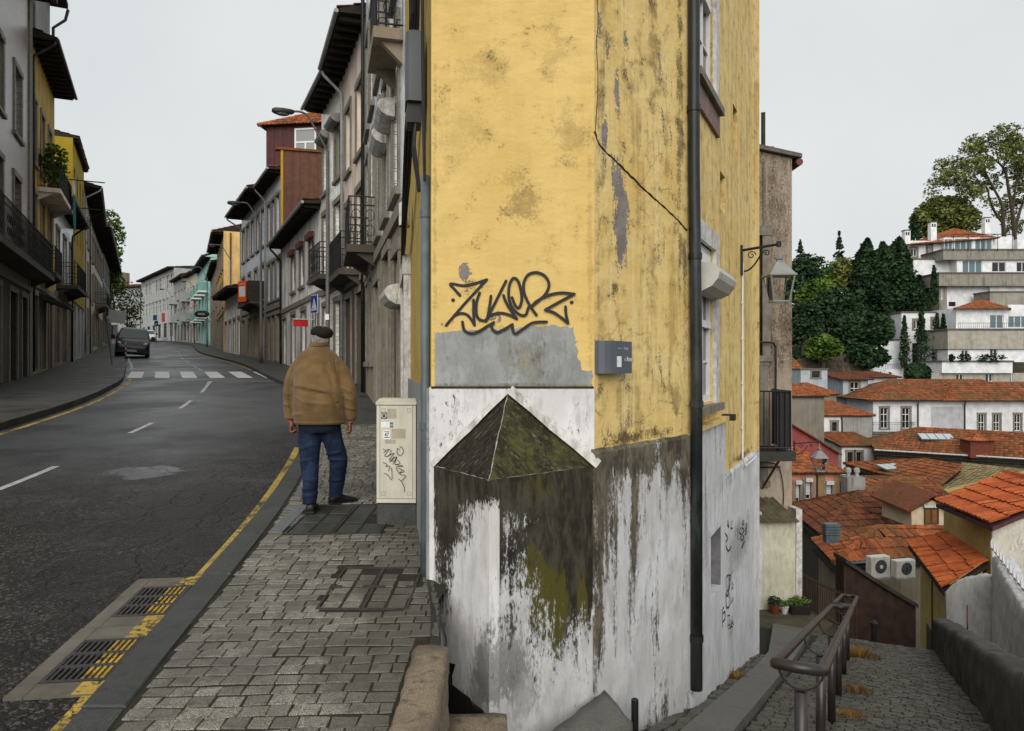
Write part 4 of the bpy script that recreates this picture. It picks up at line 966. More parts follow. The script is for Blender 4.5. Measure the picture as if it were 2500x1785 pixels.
def tile_patch(mb, e0, e1, r1, r0, pitch=.24, row=.40, amp=.035, seg=4, lip=.04):
    """rows of curved tiles on a roof plane: eave e0-e1, ridge r0-r1"""
    e0,e1,r1,r0 = map(Vector,(e0,e1,r1,r0)); U = (e1-e0); L = U.length; U.normalize()
    w_ = ((r0+r1)/2-e0); V = (w_-U*w_.dot(U)); H = V.length; V.normalize(); Nn = U.cross(V)
    if Nn.z < 0: Nn = -Nn
    u0, u1 = (r0-e0).dot(U), (r1-e0).dot(U); nr = max(1, round(H/row)); rh = H/nr
    for i in range(nr):
        va, vb = i*rh-(.03 if i == 0 else 0), min(H, (i+1)*rh+.02)
        la, ra = u0*va/H, L+(u1-L)*va/H; lb, rb = u0*vb/H, L+(u1-L)*vb/H
        k0 = math.floor(min(la,lb)/pitch); k1 = math.ceil(max(ra,rb)/pitch)
        for k in range(k0, k1):
            us = [(k+j/seg)*pitch+.004*(1 if j == 0 else 0) for j in range(seg+1)]
            if us[-1] <= max(la,lb)+.01 and us[-1] <= la+.01 and us[-1] <= lb+.01: continue
            jz = R.uniform(-.013,.013); vs = []; dv = R.uniform(-.03,.03)
            for u in us:
                a = min(max(u,la),ra); b = min(max(u,lb),rb); h = amp*(.5-.5*cos(2*pi*u/pitch))
                vs.append((a,b,h))
            if vs[-1][0]-vs[0][0] < 1e-3 and vs[-1][1]-vs[0][1] < 1e-3: continue
            o = len(mb.v)
            ta, tb = (va+dv*(i > 0))/H, vb/H; La, Ra, Lb, Rb = e0.lerp(r0,ta), e1.lerp(r1,ta), e0.lerp(r0,tb), e1.lerp(r1,tb)
            for a, b, h in vs:
                pa = La.lerp(Ra,(a-la)/max(1e-6,ra-la)); pb = Lb.lerp(Rb,(b-lb)/max(1e-6,rb-lb))
                mb.v.append(tuple(pa+Nn*(h-.01+jz))); mb.v.append(tuple(pa+Nn*(h+lip+jz))); mb.v.append(tuple(pb+Nn*(h+jz*.5)))
            for j in range(seg):
                q = o+3*j; mb.f.append((q,q+3,q+4,q+1)); mb.f.append((q+1,q+4,q+5,q+2))
def ridge_caps(mb, a, b, r=.11, step=.36):
    a, b = Vector(a), Vector(b); d = b-a; n = max(1, round(d.length/step))
    for i in range(n):
        p, q = a+d*(i/n), a+d*((i+1.12)/n); mb.tube([p, q], [r*1.12, r*.92], 6)
def fill_windows(parent, W, rows, z_off=0.):
    """rows -> openings; returns rectangles and a list to build"""
    rects = []
    for rw in rows:
        za, zb, kind = rw['z'][0], rw['z'][1], rw['k']
        if 'x' in rw: xs = rw['x']
        else:
            n, wd, m_ = rw['n'], rw['w'], rw.get('m', .6); gap = (W-2*m_-n*wd)/max(1, n-1) if n > 1 else 0
            xs = [(m_+i*(wd+gap), m_+i*(wd+gap)+wd) for i in range(n)] if n > 1 else [((W-wd)/2, (W+wd)/2)]
        for i, (a, b) in enumerate(xs): rects.append((a, b, za, zb, kind, rw, i))
    return rects
def build_opening(t, r, trim, yf=.13):
    a, b, za, zb, kind, rw, i = r; f = .05; mb = MB(); W_ = b-a
    fm = rw.get('mat') or {'sash': G['white_wood'], 'brown': K['wood'], 'redwood': K['redwood'], 'shutter': K['red'], 'door': K['door'], 'dark': K['wood'], 'white': G['white_wood'], 'blind': K['whitemetal']}[kind]
    nm = 'door' if kind in ('door','dark') else 'window'
    if kind == 'door':
        mb.box(a,b,yf,yf+.05,za,zb); mid = (a+b)/2
        for q in ((a+.08,mid-.05),(mid+.05,b-.08)):
            mb.box(q[0],q[1],yf-.02,yf,za+.15,za+(zb-za)*.45); mb.box(q[0],q[1],yf-.02,yf,za+(zb-za)*.5,zb-.15)
        o = mb.build(nm, fm, t)
    elif kind == 'dark':
        mb.box(a,a+.06,yf,yf+.06,za,zb); mb.box(b-.06,b,yf,yf+.06,za,zb); mb.box(a+.06,b-.06,yf,yf+.06,zb-.12,zb); zt = za+(zb-za)*.72; mb.box(a+.06,b-.06,yf,yf+.06,zt,zt+.05)
        o = mb.build(nm, fm, t); mb = MB(); mb.poly([(a,yf+.1,za),(b,yf+.1,za),(b,yf+.1,zb),(a,yf+.1,zb)]); mb.build('pane', G['glass'], o)
    elif kind in ('shutter','blind'):
        zs_ = za+(zb-za)*rw.get('open', .25); mb.box(a,a+.05,yf,yf+.06,za,zb); mb.box(b-.05,b,yf,yf+.06,za,zb); mb.box(a+.05,b-.05,yf,yf+.05,za,za+.06)
        o = mb.build(nm, fm, t); n = 9; mb = MB()
        for k in range(n): q0 = zs_+(zb-zs_)*k/n; q1 = zs_+(zb-zs_)*(k+1)/n; mb.box(a+.05,b-.05,yf-.03-.008*(k%2),yf-.01,q0,q1-.004)
        mb.build('slats', fm, o)
        mb = MB(); mb.poly([(a+.05,yf+.04,za),(b-.05,yf+.04,za),(b-.05,yf+.04,zs_+.05),(a+.05,yf+.04,zs_+.05)]); mb.build('pane', G['glass'], o)
        mb = MB(); mb.box(a-.05,b+.05,-.20,.0,zb-.02,zb+.20); mb.build('shutter_box', fm, o)
    else:
        mb.box(a,a+f,yf,yf+.06,za,zb); mb.box(b-f,b,yf,yf+.06,za,zb); mb.box(a+f,b-f,yf,yf+.06,zb-f,zb); mb.box(a+f,b-f,yf,yf+.06,za,za+f)
        mid = (a+b)/2; mb.box(mid-.03,mid+.03,yf-.01,yf+.055,za+f,zb-f); zt = za+(zb-za)*(.68 if zb-za > 1.7 else .5); mb.box(a+f,b-f,yf-.012,yf+.05,zt-.03,zt+.03)
        if W_ > .5:
            z2 = za+(zt-za)*.5; mb.box(a+f,mid-.03,yf+.01,yf+.05,z2-.012,z2+.012); mb.box(mid+.03,b-f,yf+.01,yf+.05,z2-.012,z2+.012)
        o = mb.build(nm, fm, t)
        gl = G['glass_pale'] if (rw.get('pale', 0) and (i+rw.get('ph', 0)) % 3 < rw['pale']) else G['glass']
        mb = MB(); mb.poly([(a+f,yf+.035,za+f),(b-f,yf+.035,za+f),(b-f,yf+.035,zb-f),(a+f,yf+.035,zb-f)]); mb.build('pane', gl, o)
    if trim is not None and rw.get('trim', True):
        w_ = rw.get('tw', .16); mb = MB()
        mb.box(a-w_,a,-.04,.03,za,zb); mb.box(b,b+w_,-.04,.03,za,zb); mb.box(a-w_-.02,b+w_+.02,-.055,.03,zb,zb+w_*1.1)
        mb.build('surround', trim, o)
        if kind not in ('door','dark'): mb = MB(); mb.box(a-w_-.03,b+w_+.03,-.09,.05,za-.12,za-.002); mb.build('sill', trim, o)
    return o
def railing(t, x0, x1, y0, z0, h=1.0, step=.11, mat=None, name='railing', scroll=False, yw=0.):
    mb = MB(); mat = mat or G['black_metal']
    pts = [(x0,yw),(x0,y0),(x1,y0),(x1,yw)]
    for zz in (z0+.06, z0+h-.18, z0+h): mb.tube([(x,y,zz) for x,y in pts], .016, 5)
    def seg(p, q):
        L = hypot(q[0]-p[0],q[1]-p[1]); n = max(1, round(L/step))
        for i in range(n+1): x = p[0]+(q[0]-p[0])*i/n; y = p[1]+(q[1]-p[1])*i/n; mb.tube([(x,y,z0),(x,y,z0+h)], .008, 4)
        if scroll:
            for i in range(max(1, int(L/.28))):
                c = (i+.5)/max(1,int(L/.28)); x = p[0]+(q[0]-p[0])*c; y = p[1]+(q[1]-p[1])*c; dx,dy = (q[0]-p[0])/L,(q[1]-p[1])/L
                for zc in (z0+.3, z0+.62): mb.tube([(x+dx*.09*cos(a*pi/5),y+dy*.09*cos(a*pi/5),zc+.12*sin(a*pi/5)) for a in range(10)], .007, 4, closed=True)
    for i in range(3):
        if hypot(pts[i+1][0]-pts[i][0],pts[i+1][1]-pts[i][1]) > .05: seg(pts[i],pts[i+1])
    return mb.build(name, mat, t)
def balcony(t, x0, x1, z, d=.6, mat=None, rail=None, h=1.0, scroll=False, thick=.16, step=.11):
    mb = MB(); mb.prism([(x0,-d,z-thick),(x1,-d,z-thick),(x1,-d,z),(x0,-d,z)], (0,d-.001,0)); o = mb.build('balcony', mat or G['trim_stone'], t)
    for x in (x0+.1, x1-.22): mb = MB(); mb.prism([(x,-d*.75,z-thick-.002),(x,-.0,z-thick-.002),(x,-.0,z-thick-.3)], (.12,0,0)); mb.build('bracket', mat or G['trim_stone'], o)
    railing(o, x0+.04, x1-.04, -d+.05, z, h, step, rail, scroll=scroll); return o
def tin_hood(t, x0, x1, z, d=.30, mat=None):
    mb = MB(); pr = [(0,-.14),(-.12*d/.3,-.13),(-.21*d/.3,-.08),(-.27*d/.3,0),(-.28*d/.3,.06),(-.23*d/.3,.12),(-.14*d/.3,.15),(0,.16)]
    mb.loft([[(x,y,z+q) for y,q in pr] for x in (x0,x1)]); return mb.build('shutter_box', mat or G['trim_white'], t)
def house(name, label, A, B, h, depth, wall, rows, trim='stone', roof=(.6, 1.2, None), ground=None, z0=None, pipes=(), group=None, cat='house', gutter=True, top=None, plinth=None):
    z0 = gz((A[1]+B[1])/2) if z0 is None else z0
    t = thing(name, label, cat, (A[0],A[1],z0), dirang(A,B), group); W = hypot(B[0]-A[0],B[1]-A[1])
    rects = fill_windows(t, W, rows); trim = G['trim_stone'] if trim == 'stone' else trim
    zb = -1.2
    if ground:
        gh = ground[0]
        wall_open(W, zb, gh, [r for r in rects if r[3] <= gh], depth, .24).build('wall', ground[1], t)
        wall_open(W, gh+.001, h, [r for r in rects if r[2] >= gh], depth, .24).build('wall', wall, t)
        mb = MB(); mb.box(0,W,-.07,-.001,gh-.10,gh+.10); mb.build('string_course', trim or wall, t)
    else: wall_open(W, zb, h, rects, depth, .24).build('wall', wall, t)
    for r in rects: build_opening(t, r, trim)
    if plinth: mb = MB(); mb.box(0,W,-.04,-.001,zb,plinth[0]); mb.build('plinth', plinth[1], t)
    if roof:
        oh, rise, rm = roof; mb = MB(); th = .14
        pr = [(-oh,h-.02),(-oh,h+th*.6),(depth/2,h+th+rise),(depth+.2,h+th),(depth+.2,h+.01),(0.,h+.01)]
        mb.loft([[(x,y,z) for y,z in pr] for x in (.003,W-.003)]); ro = mb.build('roof', K['eave'], t)
        mb = MB(); n = max(2, int(W/.5))
        for i in range(n): x = W*(i+.5)/n; mb.box(x-.05,x+.05,-oh+.04,-.002,h-.13,h-.022)
        mb.build('rafters', K['eave'], ro)
        mb = MB(); tile_patch(mb, (.003,-oh-.02,h+th*.6+.01), (W-.003,-oh-.02,h+th*.6+.01), (W-.003,depth/2,h+th+rise+.02), (.003,depth/2,h+th+rise+.02), .26, .42, .04, 3); mb.build('tiles', rm or K['roof_brown'], ro)
        if gutter:
            mb = MB(); mb.tube([(0.02,-oh-.07,h+.02),(W-.02,-oh-.07,h+.02)], .06, 7); mb.build('gutter', K['gutter'] if gutter is True else gutter, ro)
    else:
        mb = MB(); mb.box(0,W,0,depth,h,h+.1); mb.build('roof', G['concrete'], t)
    for x, pm in pipes:
        mb = MB(); zt = h-.1; oh = roof[0] if roof else 0
        mb.tube([(x,-oh,zt+.05),(x,-oh+.06,zt-.08),(x,-.10,zt-.55),(x,-.08,zt-.8),(x,-.08,.02)], .05, 8); mb.build('drainpipe', pm, t, smooth=True)
    return t, W
def RP(px): return ray_line(FR_PTS, px)
# ---------------------------------------------------------------- right side, near to far
B0, B1 = A0, RP(893)
t, W = house('tiled_house', 'grey tiled town house with iron balconies next to the yellow corner house', B1, B0, 12.4, 4.2, K['tile_grey'],
    [dict(z=(.15,2.85), k='door', x=[(5.9,7.0)]), dict(z=(1.0,2.9), k='white', x=[(.55,1.25),(1.95,2.7)], pale=1), dict(z=(.1,2.6), k='dark', x=[(3.5,4.7),(7.7,8.6)]),
     dict(z=(3.55,6.0), k='white', x=[(.5,1.4),(2.2,3.1),(4.0,4.9),(5.8,6.7),(7.6,8.5)], pale=2), dict(z=(6.7,9.0), k='white', x=[(.5,1.4),(2.2,3.1),(4.0,4.9),(5.8,6.7),(7.6,8.5)], pale=1, ph=1)],
    ground=(3.15, K['stone']), pipes=((.06, G['pipe_dark']),), roof=(.7,1.5,None))
balcony(t, 1.7, 4.0, 3.42, .62, K['stone_dark'], scroll=True)
balcony(t, W-1.55, W-.2, 5.70, .42, K['stone'], scroll=True)
for x, z in ((W-1.9, 5.25), (W-3.2, 5.2), (W-.5, 2.15)): tin_hood(t, x-.55, x+.45, z-.25)
t, W = house('beige_house', 'beige plastered house with dark overhanging roof between tiled facades', RP(840), RP(893), 9.75, 8, K['beige'],
    [dict(z=(.1,2.6), k='dark', n=2, w=1.1, m=.4), dict(z=(3.3,5.4), k='brown', n=2, w=.95, m=.5, pale=1), dict(z=(6.4,8.3), k='white', n=2, w=.95, m=.5, pale=2)], ground=(3.0, K['stone_dark']), roof=(.68,1.3,None), pipes=((.05,G['pipe_light']),))
balcony(t, .3, W-.6, 3.2, .6, K['stone_dark'], scroll=True)
t, W = house('white_tiled_house', 'narrow white tiled house with red wooden balcony doors', RP(785), RP(840), 9.55, 8, K['tile_white'],
    [dict(z=(.1,2.5), k='door', n=2, w=1.0, m=.4), dict(z=(3.5,5.7), k='redwood', n=2, w=1.05, m=.35), dict(z=(6.5,8.2), k='brown', n=2, w=1.0, m=.35, pale=1)], ground=(3.0, K['tile_white']), roof=(.62,1.2,None))
balcony(t, W-2.3, W-.2, 3.3, .75, K['stone_dark'], scroll=True)
for x in (.9, 2.7): tin_hood(t, x-.6, x+.6, 8.35, .34, simple('grey_tin', (.25,.25,.24), .5, .1, 5, .1, dirt=.5))
Ea, Eb = RP(688), RP(785)
t, W = house('low_white_house', 'low white house with maroon roller shutters and dark eaves', Ea, Eb, 5.95, 7, K['white_old'],
    [dict(z=(.05,2.35), k='dark', n=4, w=1.15, m=.5), dict(z=(3.4,5.0), k='shutter', x=[(3.4,4.5),(5.8,6.9),(8.2,9.3)], open=.3)], ground=(2.75, K['white_old']), roof=(.6,.45,None), pipes=((.15,G['pipe_dark']),))
# boarded side wall and boarded attic rising behind the low house
Fa, Fm = RP(590), RP(650)
t, W = house('blue_tiled_house', 'blue grey tiled house with brown boarded side wall above the low white house', Fm, Ea, 9.45, 8, K['tile_blue'],
    [dict(z=(.05,2.4), k='dark', n=3, w=1.0, m=.4), dict(z=(3.2,5.2), k='brown', n=3, w=.9, m=.5), dict(z=(6.4,8.4), k='brown', n=3, w=.9, m=.5)], ground=(2.8, K['stone']), roof=(.6,.75,K['roof_mid']), pipes=((.08,G['pipe_light']),) )
n = 17
for i in range(n):
    y0, y1 = .05+7.2*i/n, .05+7.2*(i+1)/n
    mb = MB(); mb.box(W+.004, W+.05-.012*(i%2), y0, y1-.006, 4.6, 10.45+.05*i*7.2/n); mb.build('board', K['brown'], t)
mb = MB(); mb.box(W+.003,W+.09,-.06,.05,4.6,10.45); mb.build('corner_board', K['ochre'], t)
mb = MB(); mb.prism([(W-.3,-.3,10.40),(W+.14,-.3,10.40),(W+.14,7.6,10.88),(W-.3,7.6,10.88)], (0,0,.12)); mb.build('verge', K['roof_moss'], t)
t, W = house('blue_tiled_house', 'blue tiled house with wide dark eaves behind the street lamp and shop balcony', Fa, Fm, 9.15, 8, K['tile_blue'],
    [dict(z=(.05,2.4), k='dark', n=4, w=1.0, m=.4), dict(z=(3.2,5.1), k='brown', n=4, w=.9, m=.5, pale=1), dict(z=(6.2,8.2), k='brown', n=5, w=.9, m=.5, pale=1)], ground=(2.8, K['stone']), roof=(.95,1.6,K['roof_mid']), pipes=((.1,G['pipe_light']),))
balcony(t, W-5.2, W-.6, 3.1, .8, K['stone_dark'])
mb = MB(); mb.box(W-2.2,W-.6,-.84,-.80,3.1,4.2); mb.box(W-.62,W-.58,-.8,-.02,3.1,4.2); mb.build('balcony_screen', K['wood'], t)
# attic storey of maroon boards with its own hipped tile roof
at_ = thing('boarded_attic', 'maroon boarded attic storey with hipped orange tile roof and white window', 'attic', (-14.2, 42.6, 9.0), radians(-8))
aw, ad, ah = 5.6, 4.0, 6.4
mb = MB(); mb.box(.03,aw,.03,ad,-1,ah); mb.build('wall', K['maroon'], at_)
n = 22
for i in range(n):
    x0, x1 = aw*i/n, aw*(i+1)/n; mb = MB(); mb.box(x0,x1-.012,.0-.014*(i%2),.028,-1,ah); mb.build('board', K['maroon'], at_)
mb = MB(); wx, wz = 1.75, 4.5
for q in ((wx,wx+.10,wz,wz+1.7),(wx+1.2,wx+1.3,wz,wz+1.7)): mb.box(q[0],q[1],-.07,-.016,q[2],q[3])
mb.box(wx+.1,wx+1.2,-.07,-.016,wz+1.6,wz+1.7); mb.box(wx+.1,wx+1.2,-.07,-.016,wz,wz+.1); mb.box(wx+.1,wx+1.2,-.06,-.018,wz+.85,wz+.95); mb.box(wx+.6,wx+.7,-.06,-.02,wz+.1,wz+.85)
wd_ = mb.build('window', G['white_wood'], at_); mb = MB(); mb.poly([(wx+.1,-.03,wz+.1),(wx+1.2,-.03,wz+.1),(wx+1.2,-.03,wz+1.6),(wx+.1,-.03,wz+1.6)]); mb.build('pane', G['glass_pale'], wd_)
mb = MB(); e = .35; q0,q1,q2,q3 = (-e,-e,ah),(aw+e,-e,ah),(aw+e,ad+e,ah),(-e,ad+e,ah); ra, rb = (aw*.55,ad/2,ah+1.5),(aw*.8,ad/2,ah+1.5)
tile_patch(mb,q0,q1,rb,ra); tile_patch(mb,q3,q0,ra,ra); tile_patch(mb,q1,q2,rb,rb); mo = mb.build('roof', K['roof_mid'], at_)
mb = MB(); mb.poly([q3,q2,q1,q0]); mb.poly([q2,q3,ra,rb]); mb.build('soffit', K['eave'], mo)
mb = MB(); ridge_caps(mb,q0,ra); ridge_caps(mb,ra,rb); mb.build('ridge_tiles', K['roof_mid'], mo)
Ga = RP(548)
t, W = house('porch_house', 'low old house with sagging dark porch roof beside the yellow gable', Ga, Fa, 4.2, 6, K['white_old'], [dict(z=(.05,2.3), k='dark', n=4, w=1.0, m=.6)], roof=(.9,.8,None), gutter=False)
Gb = RP(530)
t, W = house('yellow_gable_house', 'tall house with ochre front and pale yellow side wall', Gb, (Ga[0]-.3, Ga[1]+.6), 9.0, 8, K['ochre'],
    [dict(z=(.05,2.4), k='dark', n=4, w=1.1, m=.6), dict(z=(3.3,5.2), k='redwood', n=4, w=1.0, m=.8), dict(z=(6.3,8.2), k='redwood', n=5, w=1.0, m=.6)], ground=(2.8, K['stone']), roof=(.8,1.4,K['roof_mid']))
mb = MB(); mb.box(W+.003,W+.06,.0,8,-1.2,9.1); mb.build('side_wall', K['yellow'], t)
mb = MB(); mb.tube([(W+.1,.5,9.0),(W+.1,.5,3.2)], .06, 7); mb.build('drainpipe', K['redwood'], t)
Ia = RP(514)
t, W = house('brown_house', 'small brown house squeezed before the mint building', Ia, Gb, 7.6, 7, K['stone'], [dict(z=(.05,2.4), k='dark', n=4, w=1.1, m=.8), dict(z=(3.6,5.6), k='white', n=4, w=1.0, m=.8, pale=1)], roof=(.5,1.0,None))
Ja = RP(484)
t, W = house('mint_building', 'mint green apartment house with white balconies', Ja, Ia, 9.6, 10, K['mint'], [dict(z=(.05,2.4), k='dark', n=5, w=1.4, m=.6), dict(z=(3.3,5.0), k='white', n=4, w=1.4, m=1.2), dict(z=(6.3,8.0), k='white', n=4, w=1.4, m=1.2)], trim=None, roof=(.9,2.0,K['mint']), gutter=False)
for x in (1.0, 6.0, 11.0):
    for z in (3.0, 6.0):
        if x+3 < W:
            mb = MB(); mb.box(x,x+3,-1.1,-.001,z-.2,z); o = mb.build('balcony', G['white_wood'], t); mb = MB(); mb.box(x+.02,x+2.98,-1.08,-1.0,z+.01,z+.95); mb.box(x+2.9,x+2.98,-1.0,-.01,z+.01,z+.95); mb.build('parapet', K['mint_dark'], o)
mb = MB(); mb.box(W+.002,W+.05,.3,9,4,9.6); mb.build('side_wall', K['mint'], t)
mb = MB(); mb.prism([(W+.06,-.6,9.55),(W+.06,5,11.6),(W+.06,10,9.55)],(.05,0,0)); mb.build('gable', K['mint'], t)
Ka = RP(425)
Km = RP(455)
for (a_, b_, lab) in ((Km, Ja, 'beige grey apartment house with balconies left of the mint building'), (Ka, Km, 'grey apartment house with stacked balconies beside the long window block')):
    t, W = house('apartment_house', lab, a_, b_, 9.4, 9, K['cream'] if lab[0]=='b' else K['greyc'], [dict(z=(.05,2.5), k='dark', n=4, w=1.4, m=.6), dict(z=(3.4,4.9), k='sash', n=4, w=1.2, m=.8), dict(z=(6.2,7.7), k='sash', n=4, w=1.2, m=.8)], trim=None, roof=(.7,1.2,K['roof_brown']), gutter=False)
    for x in (.6, W-3.2):
        for z in (3.1, 5.9):
            mb = MB(); mb.box(x,x+2.6,-1.0,-.001,z-.15,z); mb.box(x,x+2.6,-1.0,-.9,z+.001,z+.9); mb.box(x+2.5,x+2.6,-.89,-.01,z+.001,z+.9); mb.build('balcony', K['lgrey'], t)
La = RP(345)
t, W = house('office_block', 'long pale grey block with ribbon windows at the street bend', La, Ka, 11.0, 10, K['lgrey'], [dict(z=(.3,2.6), k='dark', n=6, w=2.4, m=.8), dict(z=(4.6,6.6), k='sash', n=9, w=2.2, m=.6, trim=False), dict(z=(8.2,10.2), k='sash', n=9, w=2.2, m=.6, trim=False, pale=1)], trim=None, roof=(.9,.6,None), gutter=False)
Ma = (-88, 142)
t, W = house('far_house', 'weathered grey house closing the street behind the vans', Ma, (La[0]-.5,La[1]+.5), 9.5, 9, K['greyc'], [dict(z=(.3,2.6), k='dark', n=5, w=1.6, m=1), dict(z=(4.2,6.0), k='white', n=6, w=1.4, m=1)], roof=(.5,1.0,None), gutter=False)
mb = MB(); mb.prism([(.5,-.3,9.7),(W*.55,-.3,9.7),(W*.55,-.3,13.2),(.5,-.3,14.5)],(0,7,0)); mb.build('upper_storey', K['stone'], t)

# ---------------------------------------------------------------- left side, near to far
def LP(px): return ray_line(FL_PTS, px)
GL_ = dict()
t, W = house('tiled_town_house', 'patterned tile house with granite trim at the left picture edge', (-12.3,16.0), LP(75), 13.6, 8, K['tile_left'],
    [dict(z=(.1,2.9), k='dark', x=[(2.0,3.2),(4.6,5.8),(7.2,8.4),(9.3,10.3)]), dict(z=(3.9,6.6), k='redwood', x=[(2.2,3.3),(5.0,6.1),(7.9,9.0)]), dict(z=(8.0,10.1), k='white', x=[(2.2,3.4),(5.0,6.2),(8.0,9.2)], pale=3)], ground=(3.3, K['stone_dark']), roof=(.7,1.3,None), gutter=G['pipe_dark'])
balcony(t, 1.5, W-.2, 3.75, .75, K['stone_dark'], scroll=True, h=1.1, step=.13)
mb = MB(); mb.box(W-.55,W+.02,-.06,-.001,-1,13.5); mb.build('quoin', G['trim_stone'], t)
t, W = house('yellow_town_house', 'yellow house with plant balcony beside the tiled house', LP(75), LP(133), 11.9, 8, K['lyellow'],
    [dict(z=(.1,2.8), k='door', x=[(.4,1.4),(2.4,3.6),(4.6,5.5)]), dict(z=(3.9,6.5), k='white', x=[(.35,1.25),(2.4,3.3),(4.5,5.4)], pale=2), dict(z=(7.6,9.9), k='white', x=[(.35,1.25),(2.4,3.3),(4.5,5.4)], pale=2)], ground=(3.2, K['stone']), roof=(.75,1.4,None), pipes=((.05,G['pipe_dark']),), gutter=G['pipe_dark'])
yel_t, yel_W = t, W
bal = balcony(t, 1.5, 5.9, 6.9, .75, K['beige'], h=1.0)
balcony(t, 1.6, 3.9, 3.75, .6, K['stone_dark'], scroll=True)
mb = MB(); mb.prism([(1.6,-.02,3.0),(1.6,-1.0,2.5),(1.6,-1.0,2.42),(1.6,-.02,2.75)], (2.2,0,0)); mb.build('awning', simple('dark_awning', (.02,.018,.018), .7), t)
# dormer storey set back above the yellow house
mb = MB(); mb.box(.3,4.2,-.1,4,12.05,15.0); dm = mb.build('dormer', K['greyc'], t); mb = MB(); mb.box(.0,4.6,-.7,4.2,15.0,15.2); mb.build('dormer_roof', K['eave'], dm); mb = MB(); mb.tube([(4.55,-.7,14.95),(4.55,-.6,14.5),(4.3,-.2,14.0),(4.3,-.2,12.2)], .06, 7); mb.build('gutter', G['pipe_dark'], dm)
t, W = house('stone_house', 'narrow tiled house with granite window frames and curved balcony', LP(133), LP(178), 7.2, 8, K['tile_grey'],
    [dict(z=(.1,2.8), k='door', n=3, w=1.0, m=.4), dict(z=(3.7,6.0), k='white', n=3, w=1.0, m=.6, pale=2)], ground=(3.1, K['stone']), roof=(.7,.9,None), pipes=((W*.97,G['pipe_dark']),))
balcony(t, .5, 5.0, 3.5, .85, K['stone_dark'], scroll=True)
mb = MB(); mb.box(.4,4.6,1.2,5,7.3,10.4); u_ = mb.build('attic', K['cream'], t); mb = MB(); mb.prism([(.2,.5,10.35),(.2,.4,10.5),(.2,3.2,11.3),(.2,5.4,10.4)],(4.8,0,0)); mb.build('attic_roof', K['eave'], u_)
t, W = house('olive_house', 'tall olive yellow house with small dark windows', LP(178), LP(205), 11.6, 8, K['olive'],
    [dict(z=(.1,2.9), k='door', n=3, w=1.2, m=.6, mat=K['lgrey']), dict(z=(3.9,5.3), k='brown', n=4, w=.7, m=.6), dict(z=(6.3,7.7), k='brown', n=4, w=.7, m=.6), dict(z=(8.9,10.2), k='brown', n=4, w=.7, m=.6)], trim=None, ground=(3.1, K['lgrey']), roof=(.25,.8,None), gutter=False)
t, W = house('white_town_house', 'white rendered house with wide dark eaves left of the leaning sign', LP(205), LP(226), 10.2, 8, K['cream'],
    [dict(z=(.1,2.9), k='door', n=4, w=1.2, m=.9), dict(z=(3.9,6.0), k='white', n=4, w=1.0, m=1), dict(z=(7.1,9.0), k='brown', n=4, w=1.0, m=1, pale=1)], roof=(.9,1.2,None), pipes=((.08,G['pipe_light']),(W*.98,G['pipe_dark'])), plinth=(1.2,K['greyc']))
t, W = house('pale_house', 'pale house with iron balcony and deep slatted eaves beyond the white house', LP(226), LP(250), 9.6, 8, K['cream'],
    [dict(z=(.1,2.7), k='door', n=5, w=1.3, m=1), dict(z=(3.8,5.8), k='brown', n=6, w=1.0, m=1), dict(z=(6.8,8.6), k='brown', n=6, w=1.0, m=1)], roof=(1.2,1.2,None))
balcony(t, 3, 9, 3.6, .9, K['stone'])
t, W = house('end_house', 'old row house with ragged eaves at the far end of the left side', LP(250), (-50,92), 9.2, 9, K['greyc'],
    [dict(z=(.1,2.7), k='door', n=6, w=1.3, m=1), dict(z=(3.8,5.8), k='brown', n=6, w=1.0, m=1), dict(z=(6.6,8.2), k='brown', n=6, w=1.0, m=1)], roof=(1.1,1.4,None))
balcony(t, 2, 8, 3.5, .9, K['redwood'])
# ================================================================ street furniture, vehicles, plants on the street
M_pole = simple('grey_painted_steel', (.10,.10,.095), .5, .15, 5, .1, 40, dirt=.4, dirtcol=(.04,.035,.03))
M_lampglass = simple('dusty_lamp_glass', (.10,.10,.095), .3, .1, 5, 0)
def street_lamp(x, y, label, h=6.9, toward=(-.9,-.43), parts=True):
    t = thing('street_lamp', label, 'street lamp', (x,y,gz(y)), 0, 'street lamps on the right pavement'); d = Vector((toward[0],toward[1],0)).normalized()
    mb = MB(); mb.tube([(0,0,-.1),(0,0,.9),(0,0,.95),(0,0,h)], [.085,.085,.065,.052], 10); mb.build('pole', M_pole, t, smooth=True)
    mb = MB(); P = smooth_poly([Vector((0,0,h-.05)),Vector((0,0,h+.05))+d*.03,d*.35+Vector((0,0,h+.60)),d*.58+Vector((0,0,h+.97)),d*.78+Vector((0,0,h+1.06)),d*1.0+Vector((0,0,h+1.04))],4); mb.tube(P, .032, 7); mb.build('arm', M_pole, t, smooth=True)
    c = d*1.28+Vector((0,0,h+1.0)); T = Matrix.Translation(c) @ d.to_track_quat('X','Z').to_matrix().to_4x4()
    mb = MB(); mb.loft([[tuple(T@Vector((x_,w_*cos(a*pi/5),hh*sin(a*pi/5)+zc))) for a in range(10)] for x_,w_,hh,zc in ((-.32,.05,.04,.03),(-.26,.10,.07,.02),(.0,.13,.10,.0),(.22,.12,.09,-.01),(.30,.07,.05,-.01))]); hd = mb.build('lamp_head', simple('dark_lamp_head', (.035,.035,.033), .5, .1, 6, 0), t, smooth=True)
    mb = MB(); mb.ell((0,0,0),(.2,.10,.06),10,6,T@Matrix.Translation((.02,0,-.075))); mb.build('lens', M_lampglass, hd, smooth=True)
    return t
